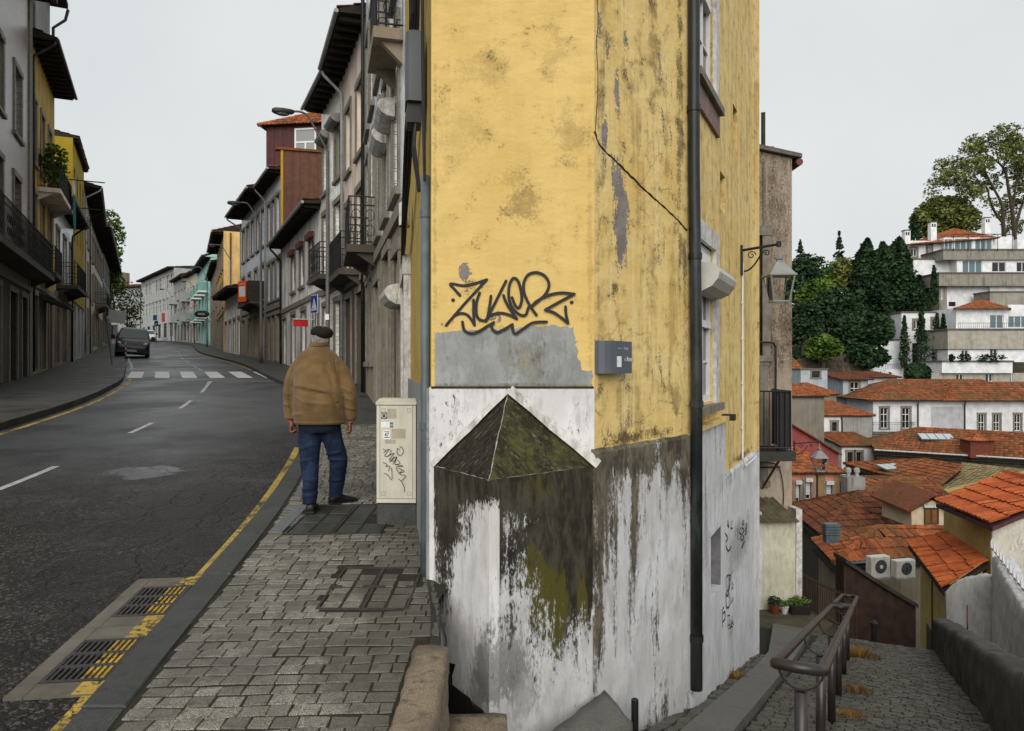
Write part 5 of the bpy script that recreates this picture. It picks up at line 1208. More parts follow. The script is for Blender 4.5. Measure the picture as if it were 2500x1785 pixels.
LAMPS = [(-5.45,21.8,'grey street lamp rising behind the man beside the white tiled house'),(-12.6,37.0,'second grey street lamp, in front of the blue tiled house'),(-21.0,55.0,'third street lamp, in front of the porch roof house'),(-30.6,74.0,'fourth street lamp, before the mint building'),(-40.9,95.0,'fifth street lamp, before the beige apartment house'),(-52.0,112.5,'farthest visible street lamp, at the office block')]
for x, y, l in LAMPS: street_lamp(x, y, l)
t = [o for o in C.objects if o.get('label') == LAMPS[0][2]][0]
mb = MB(); mb.box(-.06,.06,-.0875,-.0855,1.92,2.09); mb.build('sticker', G['white_paint2'], t)
# crossing sign, seen obliquely
M_blue = simple('blue_sign_face', (.010,.035,.20), .4, .05, 5, 0); M_signw = simple('white_sign_face', (.60,.63,.66), .4, .05, 5, 0)
cs = thing('crossing_sign', 'blue pedestrian crossing sign on a post behind the man', 'sign', (-6.17,23.0,gz(23)), radians(-52))
mb = MB(); mb.tube([(0,.04,-.1),(0,.04,2.75)], .03, 8); mb.build('post', M_pole, cs)
mb = MB(); mb.bevbox(-.25,.25,0,.02,2.15,2.72,.006); mb.build('panel', M_signw, cs)
mb = MB(); mb.box(-.235,.235,-.004,-.001,2.165,2.705); mb.build('face', M_blue, cs)
mb = MB(); mb.poly([(-.19,-.007,2.24),(.19,-.007,2.24),(0,-.007,2.63)]); mb.build('triangle', M_signw, cs)
mb = MB()
for i in range(4): mb.poly([(-.13+.07*i,-.010,2.26),(-.09+.07*i,-.010,2.26),(-.09+.06*i,-.010,2.32),(-.12+.06*i,-.010,2.32)])
mb.poly([(.02*cos(a)+.0,-.0102,2.525+.02*sin(a)) for a in [i*pi/4 for i in range(8)]])
mb.poly([(-.03,-.0104,2.42),(.03,-.0104,2.42),(.02,-.0104,2.50),(-.02,-.0104,2.50)]); mb.poly([(-.03,-.0106,2.419),(-.06,-.0106,2.33),(-.035,-.0106,2.33),(0,-.0106,2.419)]); mb.poly([(.0,-.0108,2.418),(.03,-.0108,2.33),(.055,-.0108,2.33),(.03,-.0108,2.418)])
mb.build('pictogram', G['spray'], cs)
# red lightbox on the low white house
rs = thing('red_sign', 'red boxed shop sign jutting from the low white house', 'sign', (Vector(RP(768)).x-.35, Vector(RP(768)).y-.1, gz(28)+2.05), radians(24))
mb = MB(); mb.bevbox(-.40,.12,-.06,.06,-.30,-.05,.01); mb.build('box', simple('red_plastic', (.45,.012,.012), .4, .1, 5, 0), rs)
mb = MB(); mb.box(-.43,.3,-.09,.09,-.045,-.01); mb.build('cover', G['trim_white'], rs)
# orange banner hung on the balcony (its code is left out)
bp = Vector((*RP(640), 0)); bn = thing('orange_banner', 'orange banner with white panel hung on the balcony of the blue house', 'banner', (bp.x-.95, bp.y-.5, gz(bp.y)+3.2), radians(-35))
mb = MB(); mb.box(-.36,.36,0,.02,0,1.15); mb.build('sheet', simple('orange_banner', (.75,.085,.012), .6, .05, 5, 0), bn)
mb = MB(); mb.box(-.27,.27,-.006,-.001,.28,.85); mb.build('panel', M_signw, bn)
text_mesh('ARRENDA-SE', .10, M_signw, bn, (0,-.004,.95), (radians(90),0,0), 'lettering', .9, 'CENTER')
# leaning sign seen from behind, bollard
ls = thing('road_sign', 'pale back of a road sign on a leaning pole, left pavement', 'sign', (-18.55,34.2,gz(34.2)+.02)); ls.rotation_euler = (0, radians(-6.5), radians(12))
mb = MB(); mb.tube([(0,0,-.05),(0,0,2.62)], .03, 8); mb.build('pole', M_pole, ls)
mb = MB(); mb.bevbox(-.40,.36,.035,.055,1.95,2.55,.004, Matrix.Rotation(radians(12),4,'Y')); mb.build('panel', simple('sign_back', (.42,.44,.44), .45, .08, 5, 0), ls)
for z in (2.1,2.42): mb = MB(); mb.box(-.12,.12,-.035,.034,z-.02,z+.02); mb.build('clamp', M_pole, ls)
bo = thing('bollard', 'thin red and white striped bollard beside the black van', 'bollard', (-23.0,43.9,gz(43.9)+.02))
for k in range(6): mb = MB(); mb.tube([(0,0,.15*k),(0,0,.15*k+.149)], .038, 8); mb.build('stripe', simple('bollard_red', (.40,.02,.02), .5, .1, 5, 0) if k%2 == 0 else M_signw, bo)
mb = MB(); mb.tube([(0,0,-.05),(0,0,.02)], .08, 8); mb.build('base', G['black_metal'], bo)
fs = thing('blue_signs', 'two small blue road signs on a post far up the street', 'sign', (-44.2,91.5,gz(91.5)+.02), radians(-20))
mb = MB(); mb.tube([(0,.06,-.1),(0,.06,3.6)], .04, 6); mb.build('post', M_pole, fs)
mb = MB(); mb.box(-.45,.15,0,.03,2.9,3.55); mb.build('panel', simple('blue_panel', (.03,.12,.30), .5, .05, 5, 0), fs); mb = MB(); mb.box(-.25,.35,0,.03,2.15,2.8); mb.build('panel', M_blue, fs)
mb = MB(); mb.poly([(-.08,-.004,2.3),(.18,-.004,2.3),(.05,-.004,2.62)]); mb.build('triangle', M_signw, fs)
r2 = thing('red_sign', 'small upright red sign on the far left facades', 'sign', (-37.6,70.5,gz(70)+2.6), radians(-10)); mb = MB(); mb.box(-.35,.35,0,.12,0,1.0); mb.build('box', simple('red_sign_face', (.40,.02,.02), .5, .1, 5, 0), r2)
r3 = thing('red_sign', 'small red vertical sign on the office block at the bend', 'sign', (-55.2,116.6,gz(117)+2.7), radians(-20)); mb = MB(); mb.box(-.25,.25,0,.12,.3,1.7); mb.build('box', simple('red_sign_face', (.30,.03,.03), .5, .1, 5, 0), r3)
oc = thing('shop_sign', 'small dark oval shop sign beyond the mint building', 'sign', (-28.6,68.0,gz(68)+2.8), radians(-5)); mb = MB(); mb.ell((0,0,.35),(.75,.06,.35),16,8); mb.build('board', G['black_metal'], oc); text_mesh('OCUL', .26, M_signw, oc, (0,-.08,.26), (radians(90),0,0), 'lettering', 1., 'CENTER')
# ---------------------------------------------------------------- vans
def van(name, label, locv, yaw, roll, paint, rear=False, plate=True):
    t = thing(name, label, 'van', locv); t.rotation_euler = (0, roll, yaw)
    secs = [(0,.74,.34,.62,.1),(.06,.86,.26,.78,.12),(.22,.94,.22,.98,.14),(.55,.965,.22,1.13,.12),(.72,.965,.22,1.20,.10),(1.3,.955,.22,1.78,.16),(1.55,.95,.22,1.90,.2),(2.4,.95,.22,1.95,.2),(4.4,.95,.22,1.94,.2),(4.65,.93,.24,1.88,.18),(4.72,.88,.30,1.75,.15)]
    rings = []
    for y, w_, zb, zt, tw in secs:
        zm = min(zt, 1.05); wt = w_-max(0, zt-1.0)*.14
        rings.append([(-w_*.94,y,zb),(w_*.94,y,zb),(w_,y,zb+.12),(w_,y,zm*.8),((w_+wt)/2,y,(zm+zt)/2 if zt>1.05 else zt*.92),(wt-tw*.5,y,zt-.03),(wt-tw,y,zt),(-wt+tw,y,zt),(-wt+tw*.5,y,zt-.03),(-(w_+wt)/2,y,(zm+zt)/2 if zt>1.05 else zt*.92),(-w_,y,zm*.8),(-w_,y,zb+.12)])
    mb = MB(); mb.loft(rings); bo_ = mb.build('body', paint, t); autosmooth(bo_, 50)
    gl = MT('van_glass', .08, .6).set('Base Color', (.05,.065,.07)).m; blk = G['black_metal']
    mb = MB(); mb.add([(-.80,.71,1.215),(.80,.71,1.215),(.70,1.285,1.775),(-.70,1.285,1.775)],[(0,1,2,3)]); mb.build('windscreen', gl, t)
    for s in (-1,1):
        mb = MB(); mb.add([(s*.985,.95,1.15),(s*.985,2.2,1.15),(s*.90,2.2,1.68),(s*.90,1.42,1.68)],[(0,1,2,3)]); mb.build('side_window', gl, t)
        mb = MB(); mb.lathe([(0.05,-.11),(.22,-.11),(.32,-.09),(.32,.09),(.22,.11),(.05,.11)], (s*.86,.92,.32), 18, (1,0,0)); wh = mb.build('wheel', simple('tyre', (.012,.012,.012), .8, .1, 5, 0), t)
        mb = MB(); mb.lathe([(.01,-.12),(.19,-.12),(.19,.12),(.01,.12)], (s*.865,.92,.32), 14, (1,0,0)); mb.build('rim', simple('rim', (.18,.18,.18), .4, .1, 5, 0, metal=.6), wh)
        mb = MB(); mb.lathe([(0.05,-.11),(.22,-.11),(.32,-.09),(.32,.09),(.22,.11),(.05,.11)], (s*.86,3.95,.32), 18, (1,0,0)); mb.build('wheel', simple('tyre', (.012,.012,.012), .8, .1, 5, 0), t)
        mb = MB(); mb.ell((0,0,0),(.17,.10,.13),12,8,Matrix.Translation((s*.74,.20,.84))@Matrix.Rotation(s*.5,4,'Z')@Matrix.Rotation(-s*.5,4,'Y')); mb.build('headlight', simple('headlight_glass', (.42,.43,.42), .15, .1, 5, 0), t, smooth=True)
        mb = MB(); mb.bevbox(s*1.13-.11,s*1.13+.11,.95,1.08,1.10,1.40,.03); mi = mb.build('mirror', blk, t); mb = MB(); mb.tube([(s*.95,1.0,1.2),(s*1.06,1.01,1.22)], .03, 6); mb.build('mirror_arm', blk, mi)
    mb = MB(); mb.loft([[(x,y,z) for x,y,z in ((-.9,.10,.26),(.9,.10,.26),(.9,.04,.52),(-.9,.04,.52))],[(x,y,z) for x,y,z in ((-.86,-.05,.28),(.86,-.05,.28),(.84,-.04,.50),(-.84,-.04,.50))]]); mb.build('bumper', blk, t)
    mb = MB(); mb.box(-.30,.30,.035,.058,.66,.74); mb.build('grille', blk, t)
    mb = MB(); mb.box(-.26,.26,-.062,-.051,.36,.47); pl_o = mb.build('number_plate', M_signw, t)
    for k in range(6):
        x = -.20+.07*k+(.02 if k > 1 else 0)+(.02 if k > 3 else 0); mb = MB(); mb.box(x-.018,x+.018,-.0655,-.063,.385,.445); mb.build('plate_mark', blk, pl_o)
    return t
M_blackcar = MT('black_car_paint', .25, .5).set('Base Color', (.010,.010,.012)).m; M_whitecar = MT('white_car_paint', .3, .5).set('Base Color', (.62,.62,.61)).m
van('black_van', 'black van parked half on the left pavement facing the camera', (-23.75,46.0,gz(46)-.05), radians(25.5), radians(3.6), M_blackcar)
van('white_van', 'small white van far up the street behind the black van', (-56.6,115.0,gz(115)-.11), radians(28), 0, M_whitecar)
# ---------------------------------------------------------------- leaves
def leaves(mb, c, r, n, size, rnd=R, hollow=.0, flat=.0):
    """many small leaf faces through an ellipsoid"""
    for _ in range(n):
        while True:
            p = Vector((rnd.uniform(-1,1),rnd.uniform(-1,1),rnd.uniform(-1,1)))
            if hollow*hollow < p.length_squared <= 1: break
        q = Vector((c[0]+p.x*r[0],c[1]+p.y*r[1],c[2]+p.z*r[2])); leaf(mb, q, size*rnd.uniform(.6,1.3), rnd)
def leaf(mb, q, s, rnd=R, up=.35):
    a = Vector((rnd.gauss(0,1),rnd.gauss(0,1),rnd.gauss(0,.6))); a.normalize(); b = a.cross(Vector((rnd.gauss(0,1),rnd.gauss(0,1),rnd.gauss(0,1)+up))); b.normalize()
    o = len(mb.v); mb.v += [tuple(q-a*s*.5),tuple(q+b*s*.28),tuple(q+a*s*.5),tuple(q-b*s*.28)]; mb.f.append((o,o+1,o+2,o+3))
def leafmat(name, a, b, tr=.12):
    m = MT(name, .95, .08); geo = m.n('ShaderNodeNewGeometry'); r = geo.outputs['Random Per Island']
    c = m.mix(r, a, b); c = m.mix(m.mul(m.ramp(m.noise(geo.outputs['Position'], .35, 3), .42, .62), .6), c, tuple(x*.5 for x in a)); c = m.mix(m.mul(m.ramp(m.noise(geo.outputs['Position'], .8, 4), .50, .64), .55), c, tuple(min(1, x*1.5) for x in b)); m.set('Base Color', c)
    m.b.inputs['Subsurface Weight'].default_value = 0; return m.m
G['leaf'] = leafmat('fresh_leaves', (.045,.085,.016), (.12,.19,.035)); G['leaf_dark'] = leafmat('conifer_needles', (.016,.036,.018), (.045,.080,.034))
G['leaf_olive'] = leafmat('olive_leaves', (.080,.10,.028), (.20,.225,.065)); G['leaf_yellow'] = leafmat('yellow_green_leaves', (.06,.085,.012), (.16,.19,.03)); G['bark'] = simple('bark', (.050,.036,.022), .9, .3, 3, .6, 12)
# plants, laundry and poles on the yellow house balcony
Tt = Matrix.Translation(yel_t.location) @ Matrix.Rotation(yel_t.rotation_euler.z,4,'Z')
for k, (x, n, rr, lab) in enumerate(((2.0,420,.42,'leafy green plant overflowing the yellow house balcony, larger one'),(3.3,300,.34,'leafy green plant on the yellow house balcony, smaller one'))):
    pt = thing('balcony_plant', lab, 'plant', Tt@Vector((x,-.45,6.9)))
    mb = MB(); mb.lathe([(.10,0),(.14,.22),(.15,.24),(.13,.245)], (0,0,0), 12); mb.build('pot', K['redwood'], pt)
    mb = MB(); leaves(mb,(0,0,1.25 if k==0 else 1.0),(rr*1.3,rr,rr*1.25),n,.17); leaves(mb,(0,0,.6),(rr*.8,rr*.7,rr*1.2),n//2,.15); mb.build('foliage', G['leaf'], pt)
    mb = MB(); mb.tube([(0,0,.2),(.03,0,.7),(0,.02,1.2)], [.02,.016,.01], 5); mb.build('stem', G['bark'], pt)
def cloth(label, x, w, zt, zb, mat, y=-.86):
    mb = MB(); n = 8
    for j in range(n+1):
        for i in range(n+1): mb.v.append(tuple(Vector((w*(i/n-.5), .03*sin(i*1.9+j*.4), -(zt-zb)*j/n))))
    for j in range(n):
        for i in range(n): q = j*(n+1)+i; mb.f.append((q,q+1,q+n+2,q+n+1))
    o = mb.build('laundry', mat, None, Tt@Vector((x,y,zt)), yel_t.rotation_euler.z, True); return tag(o, label, 'laundry')
cloth('teal towel hanging from the yellow house balcony', 5.3, .7, 7.75, 6.0, simple('teal_cloth', (.02,.13,.14), .9, .15, 5, .2, 30))
cloth('white cloth hanging from the yellow house balcony', 4.9, .5, 8.05, 7.4, simple('white_cloth', (.6,.6,.58), .9, .1, 5, .2, 30), -.88)
mb = MB(); mb.tube([(0,0,0),(.25,-1.3,.05)], .025, 6); tag(mb.build('drying_pole', K['wood'], None, Tt@Vector((4.6,-.72,7.95)), yel_t.rotation_euler.z), 'wooden drying pole jutting out above the hanging laundry', 'pole')
mb = MB(); mb.tube([(0,0,0),(.25,-1.1,.0)], .025, 6); tag(mb.build('drying_pole', K['wood'], None, Tt@Vector((5.6,-.72,7.0)), yel_t.rotation_euler.z), 'lower wooden drying pole beside the teal towel', 'pole')
# bird
mb = MB(); mb.ell((0,0,0),(.16,.06,.05),8,6); 
for s in (-1,1): mb.add([(-.05,0,.02),(.07,0,.02),(.0,s*.26,.16),(-.07,s*.24,.15)],[(0,1,2,3)])
mb.add([(.14,0,.01),(.28,.04,.0),(.28,-.04,.0)],[(0,1,2)]); tag(mb.build('bird', G['black_metal'], None, at(554,530,62), radians(35)), 'small dark bird flying above the street', 'bird')
# ---------------------------------------------------------------- cabinet on the pavement
cz = gz(6.08)
cab = thing('utility_cabinet', 'cream metal utility cabinet with stickers and tags beside the yellow house', 'cabinet', (-.958,6.10,cz), radians(-1.5))
M_cab = simple('cream_cabinet', (.56,.53,.44), .5, .06, 4, .06, 60, dirt=.42, dirtcol=(.24,.215,.15), streak=.25); M_cab2 = simple('cabinet_patch', (.36,.33,.24), .7, .12, 9, .1, 50)
hw = .163
mb = MB(); mb.bevbox(-hw-.004,hw+.012,.005,.32,-.05,.172,.015); mb.build('footing', G['kerb'], cab)
mb = MB(); mb.box(-hw+.002,hw-.002,.012,.26,.175,.985); mb.build('body', M_cab, cab)
mb = MB(); mb.box(-hw+.0295,hw-.0295,.0,.0115,.215,.982); dr = mb.build('door', M_cab, cab)
for s in (-1,1): mb = MB(); x = s*(hw-.0125); mb.box(x-.0125,x+.0125,.0,.0115,.215,.982); mb.build('frame', M_cab, cab)
mb = MB(); mb.box(-hw,hw,-.002,.0115,.178,.210); mb.build('skirt', M_cab, cab)
mb = MB(); mb.loft([[(-hw-.006,-.008,.990),(hw+.006,-.008,.990),(hw+.006,.27,.990),(-hw-.006,.27,.990)],[(-hw-.006,-.008,1.010),(hw+.006,-.008,1.010),(hw+.006,.27,1.010),(-hw-.006,.27,1.010)],[(-hw+.01,.07,1.040),(hw-.02,.09,1.032),(hw-.02,.25,1.032),(-hw+.01,.25,1.04)]]); mb.build('lid', M_cab, cab)
for (x,z) in ((-1,1),(1,1),(-1,-1),(1,-1)):
    cx, cz_ = x*.107, .60+z*.345; mb = MB()
    for q in ((cx-.016,cx+.016,cz_+.013,cz_+.016),(cx-.016,cx+.016,cz_-.016,cz_-.013),(cx-.016,cx-.013,cz_-.013,cz_+.013),(cx+.013,cx+.016,cz_-.013,cz_+.013)): mb.box(q[0],q[1],-.003,-.0005,q[2],q[3])
    mb.build('corner_plate', M_cab2, dr)
CB = lambda x, y: ((x-318)/662*110*.00339, .985-(y-140)/1624*270*.00339)
def patch(name, x0, x1, y0, y1, mat, lift=.0012):
    a, b = CB(x0,y1), CB(x1,y0); mb = MB(); mb.box(a[0],b[0],-lift-.0012,-lift,a[1],b[1]); return mb.build(name, mat, cab)
patch('glue_patch',190,320,190,330,M_cab2); patch('glue_patch',250,455,485,625,M_cab2); patch('glue_patch',150,310,645,700,M_cab2)
s1 = patch('sticker',97,182,245,335,G['spray'],.0030); patch('sticker',97,270,385,468,G['white_paint2'],.0022); s3 = patch('sticker',127,232,505,640,G['white_paint2'],.0034)
mb = MB(); c = CB(139,290); q = [(c[0]+.021*cos(pi/6+k*pi/3), -.0046, c[1]+.021*sin(pi/6+k*pi/3)) for k in range(6)]
mb.tube(q, .003, 4, closed=True); mb.tube([(c[0]-.012,-.0046,c[1]-.008),(c[0]-.008,-.0046,c[1]+.008),(c[0],-.0046,c[1]),(c[0]+.008,-.0046,c[1]+.008),(c[0]+.012,-.0046,c[1]-.008)], .002, 4); mb.build('emblem', G['white_paint2'], s1)
text_mesh('47', .046, G['spray'], s3, CB(148,598)[:1]+(-.0050,)+CB(148,598)[1:], (radians(90),0,0), 'lettering', .75, bold=.001)
mb = MB(); a_ = CB(140,522); b_ = CB(222,530); mb.box(a_[0],b_[0],-.0052,-.0047,b_[1],a_[1]); a_ = CB(140,606); b_ = CB(222,616); mb.box(a_[0],b_[0],-.0052,-.0047,b_[1],a_[1]); mb.build('bars', G['spray'], s3)
for k in range(4): patch('print_mark',225+(k%2)*24,247+(k%2)*24,388+(k//2)*46,424+(k//2)*40,G['pipe_grey'],.0038)
strk = [[(125,780),(165,805)],[(135,835),(185,795),(205,800),(150,875),(185,890),(235,850),(240,800),(195,785)],[(190,890),(290,840),(220,930),(240,940),(290,890)],[(220,975),(325,890),(270,1005)],[(250,960),(310,950)],[(330,900),(300,1000),(375,990),(340,940)],[(300,1005),(425,1030),(320,1045),(365,1140)],[(350,1060),(440,1105),(360,1130)],[(400,1090),(380,1150),(465,1175),(390,1250)],[(355,1215),(400,1260),(440,1340),(445,1405)],[(370,790),(340,770),(335,840),(380,875),(425,830),(410,760),(375,745)],[(130,978),(190,1005),(165,1035),(230,1030),(205,1100)],[(145,1135),(200,1160),(258,1230),(255,1055)]]
mb = MB()
for i, s_ in enumerate(strk): stroke(mb, [CB(*p) for p in s_], .0046, -.0045, i, 4)
mb.build('graffiti', G['spray'], dr)
# ================================================================ the walking man, seen from behind
MX, MY = -1.718, 6.53
man = thing('person', 'elderly man in tan jacket, jeans and black beret walking away', 'person', (MX, MY, gz(MY)))
ZM = .001255
def zx(v): return (v-400)*ZM
def zh(v): return (1480-v)*ZM
def ring(cx, cy, hw_, hd, z, n=20, sq=2.3):
    out = []
    for i in range(n):
        a = 2*pi*i/n; c, s = cos(a), sin(a)
        out.append((cx+hw_*math.copysign(abs(c)**(2/sq),c), cy+hd*math.copysign(abs(s)**(2/sq),s), z))
    return out
def limb(mb, pts, rad, n=14, k=4):
    P = smooth_poly([tuple(p)+(r,) for p, r in zip(pts, rad)], k)
    mb.tube([p[:3] for p in P], [p[3] for p in P], n)
def remesh(mb, voxel, smooth_it=6, name='m'):
    me = mb.mesh('tmp'); o = bpy.data.objects.new('tmp', me); C.objects.link(o)
    md = o.modifiers.new('r', 'REMESH'); md.mode = 'VOXEL'; md.voxel_size = voxel; md.adaptivity = 0
    dg = bpy.context.evaluated_depsgraph_get(); out = bpy.data.meshes.new_from_object(o.evaluated_get(dg)); bpy.data.objects.remove(o)
    bm = bmesh.new(); bm.from_mesh(out)
    for _ in range(smooth_it): bmesh.ops.smooth_vert(bm, verts=bm.verts, factor=.5, use_axis_x=True, use_axis_y=True, use_axis_z=True)
    bm.to_mesh(out); bm.free(); out.name = name; return out
def noise3(x, y, z):
    from mathutils import noise as nz
    return nz.noise(Vector((x, y, z)))
def fold(me, segs, fine=.004, fs=9., back=True):
    """press and raise folds: segs = (x0,z0,x1,z1,width,height) in the picture plane, on the near side"""
    me.update()
    for v in me.vertices:
        n = v.normal; d = fine*noise3(v.co.x*fs, v.co.y*fs, v.co.z*fs*.8) + fine*.6*noise3(v.co.x*fs*2.3+5, v.co.y*fs*2.3, v.co.z*fs*2.)
        if n.y < .3:
            for (x0,z0,x1,z1,w_,h_) in segs:
                dx,dz = x1-x0,z1-z0; L2 = dx*dx+dz*dz; t = max(0,min(1,((v.co.x-x0)*dx+(v.co.z-z0)*dz)/L2)); q = hypot(v.co.x-x0-dx*t, v.co.z-z0-dz*t)
                if q < w_*3: d += 1.6*h_*math.exp(-(q/w_)**2)*min(1,4*t+.3)*min(1,4*(1-t)+.3)
        v.co += n*d
    me.update()
# jacket
mb = MB()
prof = [(850,.015,.010,.222,.158),(800,.014,.010,.228,.168),(730,.012,.005,.230,.178),(640,.010,.005,.226,.180),(560,.004,.015,.216,.172),(480,-.004,.030,.208,.155),(420,-.010,.045,.203,.135),(385,-.014,.055,.185,.118),(355,-.016,.064,.148,.100),(330,-.017,.074,.105,.082),(312,-.017,.080,.078,.073),(296,-.017,.086,.068,.068)]
mb.loft([ring(cx,cy,hw_,hd,zh(zy)) for zy,cx,cy,hw_,hd in prof])
limb(mb, [(-.150,.05,1.345),(-.208,.045,1.255),(-.248,.030,1.12),(-.262,.035,.98),(-.262,.050,.815)], [.050,.066,.064,.058,.050])
limb(mb, [(.120,.05,1.35),(.184,.042,1.262),(.248,.020,1.13),(.278,.025,.99),(.284,.05,.815)], [.050,.068,.068,.061,.052])
jm = remesh(mb, .0092, 5, 'jacket')
fold(jm, [(zx(255),zh(588),zx(360),zh(602),.010,.012),(zx(360),zh(602),zx(500),zh(632),.010,.013),(zx(300),zh(622),zx(480),zh(650),.018,-.008),(zx(465),zh(420),zx(500),zh(500),.016,-.010),(zx(500),zh(500),zx(530),zh(600),.016,-.010),(zx(490),zh(420),zx(545),zh(560),.016,.006),(zx(520),zh(620),zx(570),zh(780),.015,-.012),
   (zx(215),zh(470),zx(205),zh(640),.014,-.012),(zx(205),zh(640),zx(215),zh(800),.014,-.010),(zx(575),zh(600),zx(640),zh(640),.010,.008),(zx(570),zh(660),zx(650),zh(700),.010,.008),(zx(590),zh(740),zx(660),zh(760),.010,.008),(zx(300),zh(760),zx(420),zh(740),.03,-.008),(zx(230),zh(800),zx(330),zh(780),.012,.006),(zx(240),zh(500),zx(350),zh(440),.03,.006),(zx(243),zh(395),zx(228),zh(540),.005,-.006),(zx(520),zh(385),zx(548),zh(520),.005,-.006),(zx(330),zh(700),zx(520),zh(720),.016,.006),(zx(260),zh(660),zx(330),zh(700),.012,.005),(zx(170),zh(640),zx(205),zh(660),.008,.007),(zx(160),zh(720),zx(200),zh(735),.008,.007)], .0036, 10.)
M_jk = MT('tan_cotton', .85, .2)
def _jk():
    m = M_jk; P = m.pos(); c = m.mix(m.ramp(m.noise(P, 5, 5), .35, .65), (.108,.066,.027), (.165,.102,.043))
    x, y, z = m.sep(P); st_ = m.mul(m.ramp(m.add(m.blob(x, z, zx(370), zh(765), .06, .035, .9), m.mul(m.noise(P, 18, 5), .5)), .55, 1.1), .55)
    c = m.mix(st_, c, (.085,.045,.012)); m.set('Base Color', c); m.bump(m.add(m.noise(P, 260, 2), m.mul(m.noise(P, 30, 4), 1.5)), .25, .004)
    m.set('Sheen Weight', .15)
_jk()
jk = link('jacket', jm, M_jk.m, man, smooth=True)
mb = MB(); rings = []
for k, (dz, sc) in enumerate(((0,1.06),(.022,1.04),(.034,.98),(.020,.92))): rings.append([(-.017+.076*sc*cos(a), .086+.076*sc*sin(a), zh(306)+dz+.010*sin(a)) for a in [2*pi*i/24 for i in range(24)]])
mb.loft(rings, cap=False); mb.build('collar', M_jk.m, jk, smooth=True)
mb = MB(); mb.tube([(-.017+.083*cos(a),.086+.083*sin(a),zh(306)+.000+.010*sin(a)) for a in [2*pi*i/24 for i in range(24)]], .003, 5, closed=True); mb.build('collar_piping', G['spray'], jk)
mb = MB(); mb.loft([ring(cx,cy,hw_+e,hd+e,zh(zy)) for zy,cx,cy,hw_,hd,e in ((862,.016,.010,.212,.150,.0),(850,.015,.010,.222,.158,.003),(838,.015,.010,.224,.160,.003))], cap=True); mb.build('hem', M_jk.m, jk, smooth=True)
# trousers
mb = MB(); n_ = 18
mb.loft([ring(.012,.012,.150,.118,zh(800),n_),ring(.012,.010,.190,.130,zh(860),n_),ring(.010,.008,.182,.125,zh(905),n_),ring(.012,.008,.150,.105,zh(925),n_)])
limb(mb, [(-.075,.010,.72),(-.078,.012,.62),(-.080,.02,.47),(-.070,.005,.30),(-.062,-.035,.14),(-.060,-.05,.072)], [.100,.100,.085,.073,.064,.060])
limb(mb, [(.108,.020,.72),(.128,.045,.60),(.152,.11,.465),(.128,.19,.31),(.096,.275,.15),(.088,.300,.080)], [.092,.086,.083,.076,.066,.060])
tm = remesh(mb, .0105, 4, 'trousers')
fold(tm, [(zx(265),zh(1040),zx(400),zh(1000),.012,.006),(zx(270),zh(1130),zx(390),zh(1100),.012,.005),(zx(290),zh(1320),zx(400),zh(1300),.012,.008),(zx(300),zh(1370),zx(400),zh(1350),.010,.008),(zx(440),zh(1080),zx(560),zh(1060),.012,.009),(zx(440),zh(1110),zx(580),zh(1120),.012,.009),(zx(420),zh(1290),zx(540),zh(1270),.012,.006),(zx(300),zh(1240),zx(390),zh(1260),.014,.005)], .0045, 8.)
M_jean = MT('blue_denim', .85, .2)
def _jn():
    m = M_jean; P = m.pos(); n = m.noise(P, 6, 6, .6); c = m.mix(m.ramp(n, .35, .68), (.006,.011,.028), (.018,.031,.072)); x, y, z = m.sep(P)
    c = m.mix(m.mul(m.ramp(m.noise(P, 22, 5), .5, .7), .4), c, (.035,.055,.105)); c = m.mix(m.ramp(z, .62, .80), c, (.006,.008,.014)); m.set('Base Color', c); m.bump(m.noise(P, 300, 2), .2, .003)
_jn()
tr = link('trousers', tm, M_jean.m, man, smooth=True)
# shoes
M_shoe = simple('black_leather', (.010,.009,.009), .45, .2, 12, .1, 60)
def shoe(x, y, z, yaw, pitch=0.):
    T = Matrix.Translation((x,y,z)) @ Matrix.Rotation(yaw,4,'Z') @ Matrix.Rotation(pitch,4,'X'); mb = MB()
    secs = [(-.055,.030,.055,.02),(-.045,.040,.085,.0),(.0,.043,.100,.0),(.06,.043,.085,.0),(.12,.050,.062,.0),(.18,.048,.050,.0),(.215,.035,.040,.0),(.23,.018,.030,.005)]
    mb.loft([[tuple(T@Vector((w_*cos(a)*(1 if sin(a) < 0 else .92), y_, zb+max(0,(h_-zb)*(sin(a)*.5+.5))))) for a in [2*pi*i/14 for i in range(14)]] for y_,w_,h_,zb in secs])
    o = mb.build('shoe', M_shoe, man, smooth=True); mb = MB()
    mb.loft([[tuple(T@Vector((w_*1.08*cos(a), y_+.012*sin(a)*0, -.004+(.018 if sin(a) > 0 else 0)))) for a in [2*pi*i/14+.2 for i in range(14)]] for y_,w_,h_,zb in secs]); mb.build('sole', G['black_metal'], o)
shoe(-.055,-.035,.004,radians(6)); shoe(.075,.300,.004+SL*.33,radians(-52), radians(-3))
